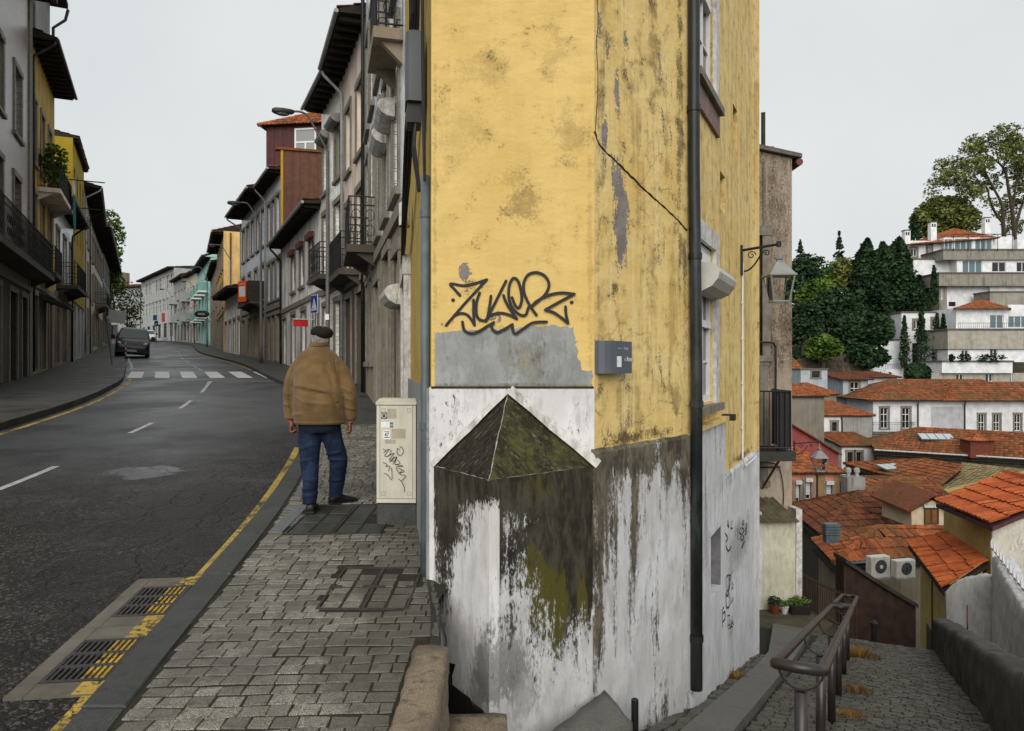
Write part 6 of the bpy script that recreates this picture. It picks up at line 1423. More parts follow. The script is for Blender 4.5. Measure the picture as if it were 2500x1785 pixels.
# body: head with face, neck, trunk, arms, hands with fingers, legs; one surface
mb = MB(); H = Vector((-.012,.135,1.535))
mb.ell(H,(.073,.092,.108),20,14); mb.ell(H+Vector((0,.030,-.055)),(.058,.062,.06),14,10)
mb.ell(H+Vector((0,.095,-.010)),(.013,.020,.024),10,8); mb.ell(H+Vector((0,.088,-.052)),(.026,.012,.010),10,6); mb.ell(H+Vector((0,.082,.025)),(.050,.012,.010),10,6)
for s in (-1,1):
    mb.ell(H+Vector((s*.076,-.005,-.012)),(.010,.021,.033),10,8); mb.ell(H+Vector((s*.030,.083,.010)),(.013,.010,.009),8,6)
limb(mb, [(-.015,.085,1.38),(-.015,.10,1.45),(-.012,.125,1.52)], [.060,.054,.055])
mb.loft([ring(.01,.012,.17,.10,.72),ring(.01,.01,.18,.12,.85),ring(.006,.01,.18,.13,1.02),ring(-.004,.03,.175,.12,1.22),ring(-.012,.05,.16,.09,1.34),ring(-.016,.07,.08,.06,1.43)])
limb(mb, [(-.165,.05,1.345),(-.215,.045,1.26),(-.248,.030,1.12),(-.262,.035,.98),(-.268,.058,.83),(-.262,.062,.79)], [.045,.050,.045,.040,.028,.026])
limb(mb, [(.135,.05,1.345),(.190,.042,1.27),(.248,.020,1.13),(.278,.025,.99),(.289,.055,.83),(.281,.058,.79)], [.045,.050,.045,.040,.029,.027])
def hand(w_, s):
    w_ = Vector(w_); mb.ell(w_+Vector((-.004*s,.004,-.030)),(.020,.036,.042),12,8)
    for k, (yy, ln) in enumerate(((.030,.058),(.010,.066),(-.011,.062),(-.030,.050))):
        p = w_+Vector((0,yy,-.060)); limb(mb, [p+Vector((0,0,.02)), p+Vector((s*.004,0,-.5*ln)), p+Vector((-s*.016,.002,-.78*ln)), p+Vector((-s*.034,.004,-.55*ln)), p+Vector((-s*.036,.004,-.38*ln))], [.0095,.0092,.0088,.0085,.0075], 8, 3)
    limb(mb, [w_+Vector((-.002*s,.030,-.012)), w_+Vector((-.010*s,.052,-.035)), w_+Vector((-.022*s,.052,-.062)), w_+Vector((-.030*s,.042,-.078))], [.011,.0105,.0095,.008], 8, 3)
hand((-.252,.058,.800), -1); hand((.272,.056,.800), 1)
limb(mb, [(-.075,.010,.75),(-.080,.02,.47),(-.066,-.02,.20),(-.058,-.04,.07)], [.080,.065,.048,.040]); limb(mb, [(.105,.020,.75),(.152,.11,.465),(.112,.235,.22),(.085,.295,.09)], [.078,.062,.048,.040])
bm_ = remesh(mb, .0062, 3, 'body')
body = link('body', bm_, simple('ruddy_skin', (.26,.085,.050), .55, .18, 20, .15, 120), man, smooth=True)
# hair and beret
hm = MB()
rnd = random.Random(3)
for i in range(760):
    a = rnd.uniform(-.25, pi+.25)+pi; z0 = rnd.uniform(-.01,.030); rr = 1.03+rnd.uniform(0,.05)
    p = [H+Vector((.073*rr*cos(a)*(1-.10*k), .092*rr*sin(a)*(1-.10*k), z0-.019*k+rnd.uniform(-.003,.003))) for k in range(4)]
    if sin(a) > .3: continue
    hm.tube(p, [.0032,.0032,.0026,.001], 4, False)
hr = hm.build('hair', simple('grey_hair', (.36,.34,.31), .6, .35, 30, 0), man); hr['kind'] = 'stuff'
mb = MB(); BT = Matrix.Translation((-.006,.125,1.556)) @ Matrix.Rotation(radians(7),4,'Y') @ Matrix.Rotation(radians(-4),4,'X')
mb.loft([[tuple(BT@Vector((r_*1.0*cos(a)+.004, r_*1.12*sin(a), z_+.006*sin(2*a+1)+.004*cos(3*a)))) for a in [2*pi*i/28 for i in range(28)]] for r_,z_ in ((.074,-.012),(.080,-.006),(.093,.004),(.100,.022),(.098,.042),(.086,.062),(.060,.077),(.030,.084),(.008,.086))])
mb.build('beret', simple('black_felt', (.008,.007,.007), .95, .2, 20, .3, 150), man, smooth=True)
# ================================================================ alley furniture and the house below
M_rail = simple('worn_brown_steel', (.036,.031,.029), .38, .25, 7, .12, 60, .5, .35, dirt=.4, dirtcol=(.085,.050,.032))
def handrail(s0, s1, posts, label, hgt=.83):
    o = Vector(st(s0,-.29,az(s0))); t = thing('handrail', label, 'railing', o, 0, 'alley handrails'); gp = .100
    def rp(s, tt, dz): return Vector(st(s, tt, az(s)+dz))-o
    P = [rp(s0+.10,-.29-gp,hgt)] + [rp(s0+.10+(s1-s0-.2)*k/6,-.29-gp,hgt) for k in range(1,7)]
    P += [rp(s1-.03,-.29-gp*.8,hgt), rp(s1,-.29,hgt), rp(s1-.03,-.29+gp*.8,hgt)] + [rp(s1-.10-(s1-s0-.2)*k/6,-.29+gp,hgt) for k in range(0,7)] + [rp(s0+.02,-.29+gp*.85,hgt+.01), rp(s0-.01,-.29,hgt+.012), rp(s0+.02,-.29-gp*.85,hgt+.01)]
    mb = MB(); mb.tube(P, .025, 12, closed=True); mb.build('rail_tube', M_rail, t, smooth=True)
    for s in posts:
        mb = MB(); mb.tube([rp(s,-.29,-.1), rp(s,-.29,hgt-gp-.03)], .030, 10); po = mb.build('post', M_rail, t, smooth=True)
        mb = MB(); n = 14; vs = []
        for k in range(n+1):
            a = pi*k/n; 
            for (dr, ds) in ((0,-.02),(.010,-.02),(.010,.02),(0,.02)): vs.append(rp(s+ds,-.29+(gp-.006+dr)*cos(a),hgt-.01-(gp+.005+dr)*sin(a)-.245*0))
        mb.loft([vs[4*k:4*k+4] for k in range(n+1)]); mb.build('bracket', M_rail, po)
    return t
handrail(3.40, 8.85, (3.63,5.1,6.56,8.0), 'long double tube steel handrail descending the alley in front')
handrail(9.02, 12.2, (9.56,11.0), 'shorter double tube handrail farther down the alley')
# dark mossy parapet on the right
def rough_wall(name, label, cat, pts, hf, thick, mat, zb=-.6, n=40, amp=.03, zbase=None):
    """wall along plan points with uneven top and faces; hf(f) gives the top height"""
    P = [Vector(p) for p in pts]; L = [0]
    for a, b in zip(P, P[1:]): L.append(L[-1]+(b-a).length)
    o = Vector((P[0].x,P[0].y,hf(0)-1.0)); rings = []
    for i in range(n+1):
        d = L[-1]*i/n; k = max(j for j in range(len(L)-1) if L[j] <= d+1e-9); f = (d-L[k])/(L[k+1]-L[k]); p = P[k].lerp(P[k+1], f); dr = (P[k+1]-P[k]).normalized(); nn = Vector((dr.y,-dr.x)); zt = hf(i/n); z0 = (zbase(i/n) if zbase else zt-1.2)+zb
        prof = [(0,z0),(0,zt-.04),(.03,zt),(thick-.03,zt),(thick,zt-.04),(thick,z0)]
        rings.append([Vector((p.x+nn.x*q,p.y+nn.y*q,z))-o for q,z in prof])
    mb = MB(); mb.loft(rings); ob = link(name, worn(mb, 4, amp, 5., seed=n), mat, None, o, smooth=True); return tag(ob, label, cat)
rough_wall('parapet_wall', 'low dark mossy stone parapet along the right of the alley', 'wall', [st(4.0,.95),st(14.7,.95)], lambda f: az(4+10.7*f)+.68-.14*f+.015*sin(f*40), .28, G['dark_stone'], n=36, amp=.028, zbase=lambda f: az(4+10.7*f))
# white rough wall with a row of spikes behind the parapet
M_ww = grime_wall('rough_whitewash', (.50,.50,.49), (.62,.62,.62), streak=.3, fine=.4, thr=.62, soft=.25, dark=(.08,.075,.07))
wp = [(9.42,16.1),(9.62,15.8),(9.95,15.3),(9.2,13.9),(8.6,12.7),(7.9,11.2),(7.2,9.7)][::-1]
def wt(f): return float(np.interp(1-f, [0,.04,.09,.13,.16,.20,1], [-3.35,-3.0,-2.85,-2.78,-2.35,-2.22,-2.3]))
rough_wall('white_wall', 'rough whitewashed garden wall topped with metal spikes', 'wall', wp[::1], wt, .35, M_ww, zb=-3.2, n=30, amp=.05)
sk = thing('spike_strip', 'row of pale anti-climb spikes along the whitewashed wall', 'spikes', (9.85,15.2,-2.2))
a_, b_ = Vector((9.92,15.25,-2.18)), Vector((7.4,9.7,-2.24))
mb = MB(); mb.tube([a_-sk.location, b_-sk.location], .014, 5); mb.build('rail', K['redwood'], sk)
for k in range(19):
    p = a_.lerp(b_, k/19)-sk.location; mb = MB(); mb.tube([p, p+Vector((-.01,.0,.12)), p+Vector((.02,-.01,.24))], [.024,.017,.002], 5); mb.build('spike', M_signw, sk)
g = thing('scroll_gate', 'small rusty red scroll ironwork before the white wall', 'gate', (8.25,13.35,-3.6), radians(60))
for k in range(4):
    mb = MB(); P = [(.09*(k-1.5)+(.05*(1-a/16))*cos(a*.8), 0, .35+.14*k*(k%2)+(.06*(1-a/16))*sin(a*.8)) for a in range(14)]; mb.tube([(.09*(k-1.5),0,-.4)]+P, .010, 5); mb.build('scroll', K['redwood'], g)
# dry weeds
M_weed = leafmat('dry_weeds', (.16,.075,.018), (.26,.15,.035)); rw_ = random.Random(5)
for k, (s, t_, n, sc, lab) in enumerate(((11.6,-.14,260,.15,'larger tuft of dry orange grass at the far rail post'),(8.3,-.12,130,.10,'tuft of dry orange grass beside a middle rail post'),(6.9,-.15,80,.08,'small dry weed tuft at the nearest visible rail post'),(7.6,-1.22,110,.07,'small reddish weed at the foot of the white side wall'))):
    x, y = st(s,t_); w = thing('weed_tuft', lab, 'weeds', (x,y,az(s)+(.06 if t_ < -1 else 0)))
    mb = MB()
    for _ in range(n):
        a = rw_.uniform(0,6.28); r = sc*rw_.random()**.6*1.8; h = sc*rw_.uniform(.5,1.5)*(1.2-r/sc/2); b = Vector((r*cos(a),r*sin(a),-.01)); tp = b+Vector((.5*h*cos(a),.5*h*sin(a),h)); e = Vector((-sin(a),cos(a),0))*.008
        mb.add([b-e,b+e,tp],[(0,1,2)])
    o_ = mb.build('blades', M_weed, w); o_['kind'] = 'stuff'
# ---------------------------------------------------------------- beige neighbour house
M_bh = grime_wall('beige_old_render', (.33,.27,.205), (.40,.33,.255), streak=.35, fine=.35, thr=.60, soft=.30, dark=(.050,.036,.022), top=(6.0,2.6,.55), blobs=[(1.9,4.6,.35,1.6,.35),(2.5,5.4,.3,.8,.3)], sscale=4.)
nh = thing('beige_house', 'tall beige weathered house with iron balcony below the lantern', 'house', (2.9,14.75,-3.3))
rects = [(1.55,2.10,5.1,7.5,'brown',dict(k='brown',tw=.16),0),(1.5,2.05,2.6,4.9,'brown',dict(k='brown',tw=.16),0)]
NW = 2.70
mb = wall_open(NW, -.5, 9.0, rects, 5.5, .2)
mb.add([(0,0,9.0),(NW,0,9.0),(NW,0,9.05),(0,0,9.62)],[(0,1,2,3)]); mb.build('wall', M_bh, nh)
for r in rects: build_opening(nh, r, G['trim_stone'])
mb = MB(); mb.loft([[(-.1,y,9.66),(NW+.16,y,9.03),(NW+.16,y,9.11),(-.1,y,9.76)] for y in (-.12,5.6)]); mb.build('roof', G['concrete'], nh)
mb = MB(); mb.tube([(NW+.12,-.1,8.95),(NW+.12,3.,8.95)], .07, 8); mb.build('gutter', K['redwood'], nh)
mb = MB(); mb.lathe([(.045,9.2),(.045,10.15),(.05,10.16)], (2.33,.6,0), 10); mb.build('flue', K['wood'], nh); mb = MB(); mb.box(2.16,2.50,.45,.8,9.2,9.42); mb.build('flue_base', G['concrete'], nh)
mb = MB(); mb.tube([(2.13,-.02,9.0),(2.13,-.02,5.0)], .014, 6); mb.build('conduit', G['trim_stone'], nh)
mb = MB(); mb.tube(smooth_poly([(1.6,-.05,5.35),(2.2,-.12,5.36),(2.31,-.12,5.30),(2.33,-.12,5.18),(2.33,-.12,4.4)],4), .022, 7); mb.build('bent_pipe', G['black_metal'], nh)
# balcony
mb = MB(); mb.box(1.0,2.38,-1.05,-.002,3.12,3.30); bl_ = mb.build('balcony', G['dark_stone'], nh)
mb = MB()
for (x,y) in [(1.10+.10*k,-1.0) for k in range(13)]: mb.tube([(x,y,3.3),(x,y,4.42)], .012, 5)
for z in (3.36,4.42): mb.tube([(1.0,-1.0,z),(2.30,-1.0,z),(2.30,-.02,z)], .018, 6)
mb.build('railing', G['black_metal'], bl_)
mb = MB(); mb.box(2.05,2.30,-.965,-.95,3.34,4.40); mb.box(2.29,2.31,-.94,-.03,3.34,4.42); mb.build('screen', G['black_metal'], bl_)
for x in (1.25,2.1): mb = MB(); mb.tube([(x,-.95,3.12),(x,-.02,2.45)], .025, 6); mb.build('strut', K['redwood'], bl_)
mb = MB(); mb.tube(smooth_poly([(2.0,-.03,2.95),(2.4,-.04,2.9),(2.52,-.04,2.3),(2.45,-.04,1.6),(2.68,-.04,1.1)],5), .010, 5); mb.tube([(1.8,-.05,2.86),(2.45,-.05,2.88)], .015, 5); mb.build('cable', G['black_metal'], nh)
# small cream lean-to with corrugated roof
lt = thing('lean_to', 'small cream walled lean-to with mossy corrugated roof', 'shed', (4.5,14.35,-3.15))
M_cr = grime_wall('cream_render', (.50,.485,.36), (.58,.565,.44), streak=.25, fine=.2, thr=.72, dark=(.2,.19,.12))
mb = MB(); mb.box(.36,1.02,0,.38,-.05,1.74); mb.build('wall', M_cr, lt); mb = MB(); mb.box(1.022,1.14,-.02,.38,-.05,1.95); mb.build('pilaster', G['trim_white'], lt); mb = MB(); mb.box(-.6,.358,-.012,.38,-.05,1.9); mb.build('pilaster', M_pb, lt)
mb = MB(); n = 48
for i in range(n+1):
    x = .0+1.0*i/n; h = .016*cos(i*pi/3); mb.v += [(x+.03,-.16,1.74+h),(x-.30,.36,2.12+h),(x+.03,-.16,1.725+h),(x-.30,.36,2.105+h)]
for i in range(n): a = 4*i; mb.f += [(a,a+4,a+5,a+1),(a+2,a+3,a+7,a+6),(a,a+2,a+6,a+4)]
mb.build('roof', simple('mossy_corrugated', (.085,.07,.038), .8, .3, 6, .3, 40, dirt=.7, dirtcol=(.05,.055,.015)), lt)
for (x, lab, pm, r, lm, n, sc) in ((5.02,'terracotta pot with dark succulent by the cream wall',K['redwood'],.10,'leaf_dark',160,.13),(5.22,'small white pot with green herbs by the cream wall',G['trim_white'],.075,'leaf',90,.09)):
    p = thing('plant_pot', lab, 'plant pot', (x,14.12,-3.15)); mb = MB(); mb.lathe([(r*.7,0),(r*.95,r*1.6),(r*1.08,r*1.65),(r*1.08,r*1.95),(r*.9,r*1.95)], (0,0,0), 14); mb.build('pot', pm, p); mb = MB(); leaves(mb,(0,0,r*2.4),(r*1.3,r*1.3,r*.9),n,.07); mb.build('foliage', G[lm], p)
p = thing('planter', 'black plastic trough of green herbs by the cream wall', 'planter', (5.38,14.1,-3.15)); mb = MB(); mb.bevbox(-.06,.30,-.08,.08,0,.17,.01); mb.build('trough', G['black_metal'], p); mb = MB(); leaves(mb,(.12,0,.24),(.22,.12,.10),300,.06); mb.build('foliage', G['leaf'], p)
# iron fence at the edge of the landing
f0, f1 = Vector((5.66,14.45,-3.15)), Vector((6.10,13.05,-3.25)); fe = thing('iron_fence', 'rusty iron bar fence at the edge of the landing', 'fence', f0)
M_rust = simple('rusty_iron', (.050,.026,.014), .8, .35, 10, .2, 60)
for z in (.08,.66): mb = MB(); mb.tube([Vector((0,0,z)), f1-f0+Vector((0,0,z))], .013, 5); mb.build('rail', M_rust, fe)
for k in range(25): p = (f1-f0)*(k/24); mb = MB(); mb.tube([p, p+Vector((0,0,.70+.02*R.random()))], .009, 5); mb.build('bar', M_rust, fe)
# dark wall with sloping coping below
dw = thing('dark_wall', 'dark red brown wall with sloping coping beyond the handrail', 'wall', (6.9,15.6,-5.5))
pp = [at(2060,1372,15.6),at(2236,1482,15.6)]; lo = dw.location
mb = MB(); mb.prism([pp[0]-lo,pp[1]-lo,Vector((pp[1].x,15.6,-6))-lo,Vector((pp[0].x,15.6,-6))-lo],(0,.4,0)); mb.build('wall', simple('dark_red_render', (.028,.013,.009), .9, .4, 4, .4, 30, streak=.6), dw)
mb = MB(); up = Vector((0,0,.09)); mb.loft([[p-lo+Vector((0,y,0))+up*q for y,q in ((-.10,.02),(-.10,1.0),(.5,1.0),(.5,.02))] for p in (pp[0],pp[0].lerp(pp[1],.5)+Vector((0,0,-.02)),pp[1])]); mb.build('coping', G['dark_stone'], dw)
ba = thing('bollard', 'dark iron bollard standing at the end of the alley', 'bollard', st(15.0,.05,-3.9)); mb = MB(); mb.lathe([(.05,-.3),(.05,.75),(.065,.76),(.065,.80),(.02,.84)], (0,0,0), 10); mb.build('post', G['black_metal'], ba)
# ---------------------------------------------------------------- lanterns
M_lan = simple('grey_lantern_metal', (.23,.235,.235), .45, .1, 6, .1, 50, dirt=.3)
M_pane = MT('lantern_glass', .05, .5); M_pane.set('Base Color', (.8,.8,.78)); M_pane.set('Transmission Weight', 1.); M_pane.set('IOR', 1.02); M_pane = M_pane.m
def lantern(label, base, out, arm, sc=1.0, mat=M_lan):
    """wall lantern: bracket from base along out, lamp hanging at its end"""
    t = thing('wall_lantern', label, 'lantern', base); d = Vector(out).normalized()
    T = Matrix.Identity(4); T.col[0][:3] = d; T.col[1][:3] = Vector((0,0,1)).cross(d); T.col[2][:3] = (0,0,1)
    mb = MB(); mb.box(0,.02*sc,-.025*sc,.025*sc,-.28*sc,.06*sc,T); mb.build('wall_plate', G['black_metal'], t)
    mb = MB(); mb.tube([T@Vector((0,0,0)),T@Vector((arm,0,.045*sc))], .016*sc, 6); mb.tube([T@Vector((arm,0,.045*sc-.03)),T@Vector((arm,0,.045*sc+.03))], .028*sc, 8)
    P = [(.02+.12*k/8, -.24+.20*(k/8)**2) for k in range(9)]
    mb.tube([T@Vector((x*arm/.14*.55+.0,0,z*sc)) for x,z in P], .010*sc, 5)
    for (cx,cz,r,dd) in ((arm*.28,-.06*sc,.05*sc,1),(arm*.68,-.045*sc,.04*sc,-1)): mb.tube([T@Vector((cx+dd*r*(1-a/14)*cos(a*.75),0,cz+r*(1-a/14)*sin(a*.75))) for a in range(12)], .007*sc, 5)
    mb.build('bracket', G['black_metal'], t)
    c = T@Vector((arm,0,.0)); ro = lambda w_, z: [tuple(c+Vector((x*w_,y*w_,z*sc))) for x,y in ((-1,-1),(1,-1),(1,1),(-1,1))]
    mb = MB(); mb.tube([c+Vector((0,0,.0)),c+Vector((0,0,-.10*sc))], .014*sc, 6); mb.lathe([(.01,-.09),(.05,-.10),(.045,-.125),(.03,-.13),(.03,-.16)], (0,0,0), 10)
    vs = mb.v[-50:]; mb.v[-50:] = [tuple(Vector(v)*sc+c) for v in vs]
    mb.loft([ro(.035*sc,-.155),ro(.055*sc,-.18),ro(.135*sc,-.29),ro(.150*sc,-.30),ro(.150*sc,-.315)]); mb.build('cap', mat, t)
    mb = MB(); top, bot = ro(.130*sc,-.316), ro(.085*sc,-.60)
    for a, b in zip(top, bot): mb.tube([a,b], .010*sc, 4)
    mb.tube(bot, .012*sc, 4, closed=True); mb.build('frame', mat, t)
    for k in range(4): mb = MB(); mb.poly([Vector(top[k])*.97+c*.03,Vector(top[(k+1)%4])*.97+c*.03,Vector(bot[(k+1)%4])*.97+c*.03,Vector(bot[k])*.97+c*.03]); mb.build('pane', M_pane, t)
    return t
uL, zL = hit(1808,612,A3,A4); bp = T0 = Matrix.Translation((A3[0],A3[1],0)) @ Matrix.Rotation(angB,4,'Z')
lantern('grey street lantern on a scroll bracket from the yellow wall', bp@Vector((uL,-.005,zL)), (.904,-.427,0), .40, .98)
# ================================================================ roofs and houses in the valley
def E(px, py, z):
    Y = (CAMZ-z)*FPX/(py-892.5); return Vector(((px-1250)/FPX*Y, Y, z))
def roof_house(name, label, FL, FR, BR, BL, r0, r1, zb, wall, rmat, inset=.25, pitch=.24, row=.40, parts=('front','right','back','left'), cat='house', gutter=None, hips=True):
    o = Vector((FL.x,FL.y,zb)); t = thing(name, label, cat, o); c = (FL+FR+BR+BL)/4
    mb = MB(); q = [p.lerp(Vector((c.x,c.y,p.z)), inset/max(.5,(p-c).length)) for p in (FL,FR,BR,BL)]
    mb.loft([[Vector((p.x,p.y,zb))-o for p in q],[p-o for p in q]]); mb.build('wall', wall, t)
    mb = MB()
    if 'front' in parts: tile_patch(mb, FL-o, FR-o, r1-o, r0-o, pitch, row)
    if 'right' in parts: tile_patch(mb, FR-o, BR-o, r1-o, r1-o, pitch, row)
    if 'back' in parts: tile_patch(mb, BR-o, BL-o, r0-o, r1-o, pitch, row)
    if 'left' in parts: tile_patch(mb, BL-o, FL-o, r0-o, r0-o, pitch, row)
    ro = mb.build('roof', rmat, t); ro['kind'] = 'stuff'
    mb = MB(); mb.loft([[p-o-Vector((0,0,.12)) for p in (FL,FR,BR,BL)],[p-o-Vector((0,0,.03)) for p in (FL,FR,BR,BL)]]); mb.poly([FL-o,FR-o,r1-o,r0-o]); mb.poly([BR-o,BL-o,r0-o,r1-o]); mb.poly([BL-o,FL-o,r0-o]); mb.poly([FR-o,BR-o,r1-o])
    for i, v in enumerate(mb.v): mb.v[i] = (v[0],v[1],v[2]-.30)
    mb.build('roof_boards', K['eave'], t)
    mb = MB(); ridge_caps(mb, r0-o, r1-o)
    if hips:
        for a, b in ((FL,r0),(BL,r0),(FR,r1),(BR,r1)): ridge_caps(mb, a-o, b-o)
    rc = mb.build('ridge_tiles', rmat, t); rc['kind'] = 'stuff'
    if gutter: mb = MB(); mb.tube([FL-o+Vector((0,-.06,-.06)),FR-o+Vector((0,-.06,-.06))], .06, 6); mb.build('gutter', gutter, t)
    return t, o
V2 = lambda x, y: Vector((x, y, 0))
# orange hipped roof with the air conditioners
z = -5.6; FL, FRp, BL_ = E(2035,1373,z), E(2235,1358,z), E(1983,1318,z); FR_ = FL+(FRp-FL)*2.3; BR_ = BL_+(FR_-FL)
t1, o1 = roof_house('hipped_house', 'low house with weathered orange hipped roof and two air conditioners', FL, FR_, BR_, BL_, E(2140,1287,-4.76), E(2400,1290,-4.76), -11, K['stone'], K['roof_mid'], gutter=G['pipe_grey'])
M_ac = simple('air_conditioner_white', (.58,.57,.53), .5, .06, 6, .05, 50, dirt=.25)
d1 = (FRp-FL).normalized(); n1 = Vector((d1.y,-d1.x,0))
for k, (px, lab, w_) in enumerate(((2136,'left air conditioner unit with pale fan hub under the orange eave',.80),(2197,'right air conditioner unit with dark round grille under the orange eave',.82))):
    p = E(px,1402,-6.25) ; p = at(px,1404,26.6)+Vector((0,0,0)); a = thing('air_conditioner', lab, 'air conditioner', p, atan2(d1.y,d1.x))
    mb = MB(); mb.bevbox(-w_/2,w_/2,-.30,0,0,.60 if k else .74,.02); mb.build('casing', M_ac, a); cx = .02 if k else .0; zc = .31 if k else .38; r = .22 if k else .24
    mb = MB(); mb.poly([(cx+r*cos(2*pi*i/24),-.304,zc+r*sin(2*pi*i/24)) for i in range(24)]); gr = mb.build('grille', simple('dark_fan_grille', (.045,.045,.04), .6), a)
    mb = MB()
    for rr in (.35,.6,.85,1.0): mb.tube([(cx+r*rr*cos(2*pi*i/20),-.310,zc+r*rr*sin(2*pi*i/20)) for i in range(20)], .006, 4, closed=True)
    for i in range(8): q = i*pi/4; mb.tube([(cx,-.312,zc),(cx+r*cos(q),-.312,zc+r*sin(q))], .006, 4)
    mb.build('guard', G['pipe_grey'], gr); mb = MB(); mb.lathe([(.01,0),(.07 if k == 0 else .04,0),(.07 if k == 0 else .04,.02),(.01,.02)], (cx,-.315,zc), 12, (0,-1,0)); mb.build('hub', M_ac if k == 0 else G['iron'], gr)
    mb = MB(); mb.box(-w_/2,w_/2,-.32,.1,-.06,-.002); mb.build('shelf', G['pipe_light'], a)
# brown hipped roof behind it, with dormer
z = -5.97; FL, BL_ = E(2005,1305,z), E(1945,1265,z); fd = Vector((12.2,2.4,0)); FR_ = FL+fd; BL_ = BL_+Vector((.6,3.4,0)); BR_ = BL_+fd
t4, o4 = roof_house('brown_roof_house', 'large house with old brown hipped roof and cream dormer', FL, FR_, BR_, BL_, E(2094,1201,-4.67), E(2350,1201,-4.67), -12, K['stone_dark'], K['roof_brown'])
dp = at(2274,1285,31.5)-o4
mb = MB(); dw_ = .0
a0, a1, a2, a3, a4 = [at(px,py,31.3)-o4 for px,py in ((2226,1288),(2322,1288),(2322,1252),(2278,1222),(2225,1250))]
mb.prism([a0,a1,a2,a3,a4],(0,2.5,0)); dm = mb.build('dormer', simple('cream_dormer', (.55,.47,.32), .85, .08, 4, .2), t4)
mb = MB(); p0, p1, p2 = at(2215,1252,31.0)-o4, at(2282,1211,31.0)-o4, at(2330,1262,31.0)-o4; b_ = Vector((0,3.2,.1)); e_ = Vector((0,0,.09))
mb.loft([[p0,p1,p1+e_,p0+e_],[p0+b_,p1+b_,p1+b_+e_,p0+b_+e_]]); mb.loft([[p1,p2,p2+e_,p1+e_],[p1+b_,p2+b_,p2+b_+e_,p1+b_+e_]]); mb.build('dormer_roof', K['roof_brown'], dm)
w0, w1 = at(2257,1280,31.25)-o4, at(2292,1240,31.25)-o4; mb = MB()
for (a,b,c,d) in ((w0.x,w0.x+.06,w0.z,w1.z),(w1.x-.06,w1.x,w0.z,w1.z),(w0.x+.06,w1.x-.06,w0.z,w0.z+.06),(w0.x+.06,w1.x-.06,w1.z-.06,w1.z),((w0.x+w1.x)/2-.03,(w0.x+w1.x)/2+.03,w0.z+.06,w1.z-.06)): mb.box(a,b,w0.y-.02,w0.y+.03,c,d)
dwn = mb.build('window', K['stone_dark'], t4); mb = MB(); mb.poly([(w0.x,w0.y+.02,w0.z),(w1.x,w0.y+.02,w0.z),(w1.x,w0.y+.02,w1.z),(w0.x,w0.y+.02,w1.z)]); mb.build('pane', simple('amber_blind', (.20,.085,.02), .5, .2, 6, 0), dwn)
mb = MB(); mb.box(w0.x-.05,w1.x+.08,w0.y-.1,w0.y,w1.z+.02,w1.z+.16); mb.build('blind_box', G['trim_white'], dwn)
sk_ = thing('roof_vent', 'grey louvred roof vent at the left edge of the brown roof', 'vent', at(2029,1304,27.5)); mb = MB()
for k in range(4): mb.box(-.28,.28,-.2,.2,.10*k,.10*k+.07)
mb.box(-.24,.24,-.16,.16,-.3,.40); mb.build('louvres', G['pipe_grey'], sk_)
# bright orange roofs on the right: lean-to and the taller house
lz = -3.5; e0, e1 = E(2217,1324,lz), E(2303,1436,lz); r0, r1 = at(2322,1296,21.3), at(2413,1368,17.5)
lh = thing('ochre_lean_to', 'ochre lean-to with bright orange sloping roof at the end of the alley', 'house', (e1.x,e1.y,-7)); o = lh.location
mb = MB(); q = [Vector((e0.x+.30,e0.y-.1,-7)),Vector((r0.x,r0.y,-7)),Vector((r1.x,r1.y+.2,-7)),Vector((e1.x+.30,e1.y+.25,-7))]
mb.loft([[p-o for p in q],[Vector((q[0].x,q[0].y,e0.z+.05))-o,Vector((q[1].x,q[1].y,r0.z-.05))-o,Vector((q[2].x,q[2].y,r1.z-.05))-o,Vector((q[3].x,q[3].y,e1.z+.05))-o]]); M_oc = grime_wall('pale_ochre_render', (.42,.31,.10), (.50,.38,.15), streak=.5, fine=.35, thr=.62, soft=.2, dark=(.06,.045,.02), sscale=4.); mb.build('wall', M_oc, lh)
mb = MB(); tile_patch(mb, e1-o, e0-o, r0-o, r1-o, .20, .42, .03, 4); ro = mb.build('roof', K['roof_orange'], lh); ro['kind'] = 'stuff'
mb = MB(); mb.loft([[p-o-Vector((0,0,.18)) for p in (e0,e1,r1,r0)],[p-o-Vector((0,0,.09)) for p in (e0,e1,r1,r0)]]); mb.build('roof_boards', K['eave'], lh)
mb = MB(); mb.tube([e0.lerp(e1,.45)-o+Vector((.28,0,-.1)),e0.lerp(e1,.45)-o+Vector((.28,0,-3))], .03, 6); mb.build('cable', G['black_metal'], lh)
mb = MB(); p = e0.lerp(e1,.35)-o+Vector((.27,-.05,-3.2)); mb.box(-.02,.02,-.35,.35,-.6,1.3,Matrix.Translation(p)@Matrix.Rotation(dirang((e1.x,e1.y),(e0.x,e0.y))-pi/2,4,'Z')); mb.build('door', K['door'], lh)
th = thing('ochre_house', 'tall ochre house with bright orange roof and peeling white gable', 'house', (r1.x,r1.y,-7)); o = th.location
c0, c1 = Vector((r1.x+.02,r1.y-.05,0)), Vector((r0.x+.02,r0.y+.4,0)); c2 = c0+Vector((4.5,.5,0)); c3 = c1+Vector((4.5,.5,0)); ez = -2.05
mb = MB(); mb.loft([[Vector((p.x,p.y,-7))-o for p in (c0,c2,c3,c1)],[Vector((p.x,p.y,h))-o for p,h in ((c0,ez),(c2,ez+.9),(c3,ez+.9),(c1,ez))]]); mb.build('wall', M_oc, th)
M_peel = grime_wall('peeling_white_gable', (.55,.52,.45), (.62,.59,.52), streak=.05, fine=.25, thr=.46, soft=.05, dark=(.22,.21,.19), blobs=[(.7,4.4,.5,.6,.5),(1.5,4.2,.4,.7,.4)])
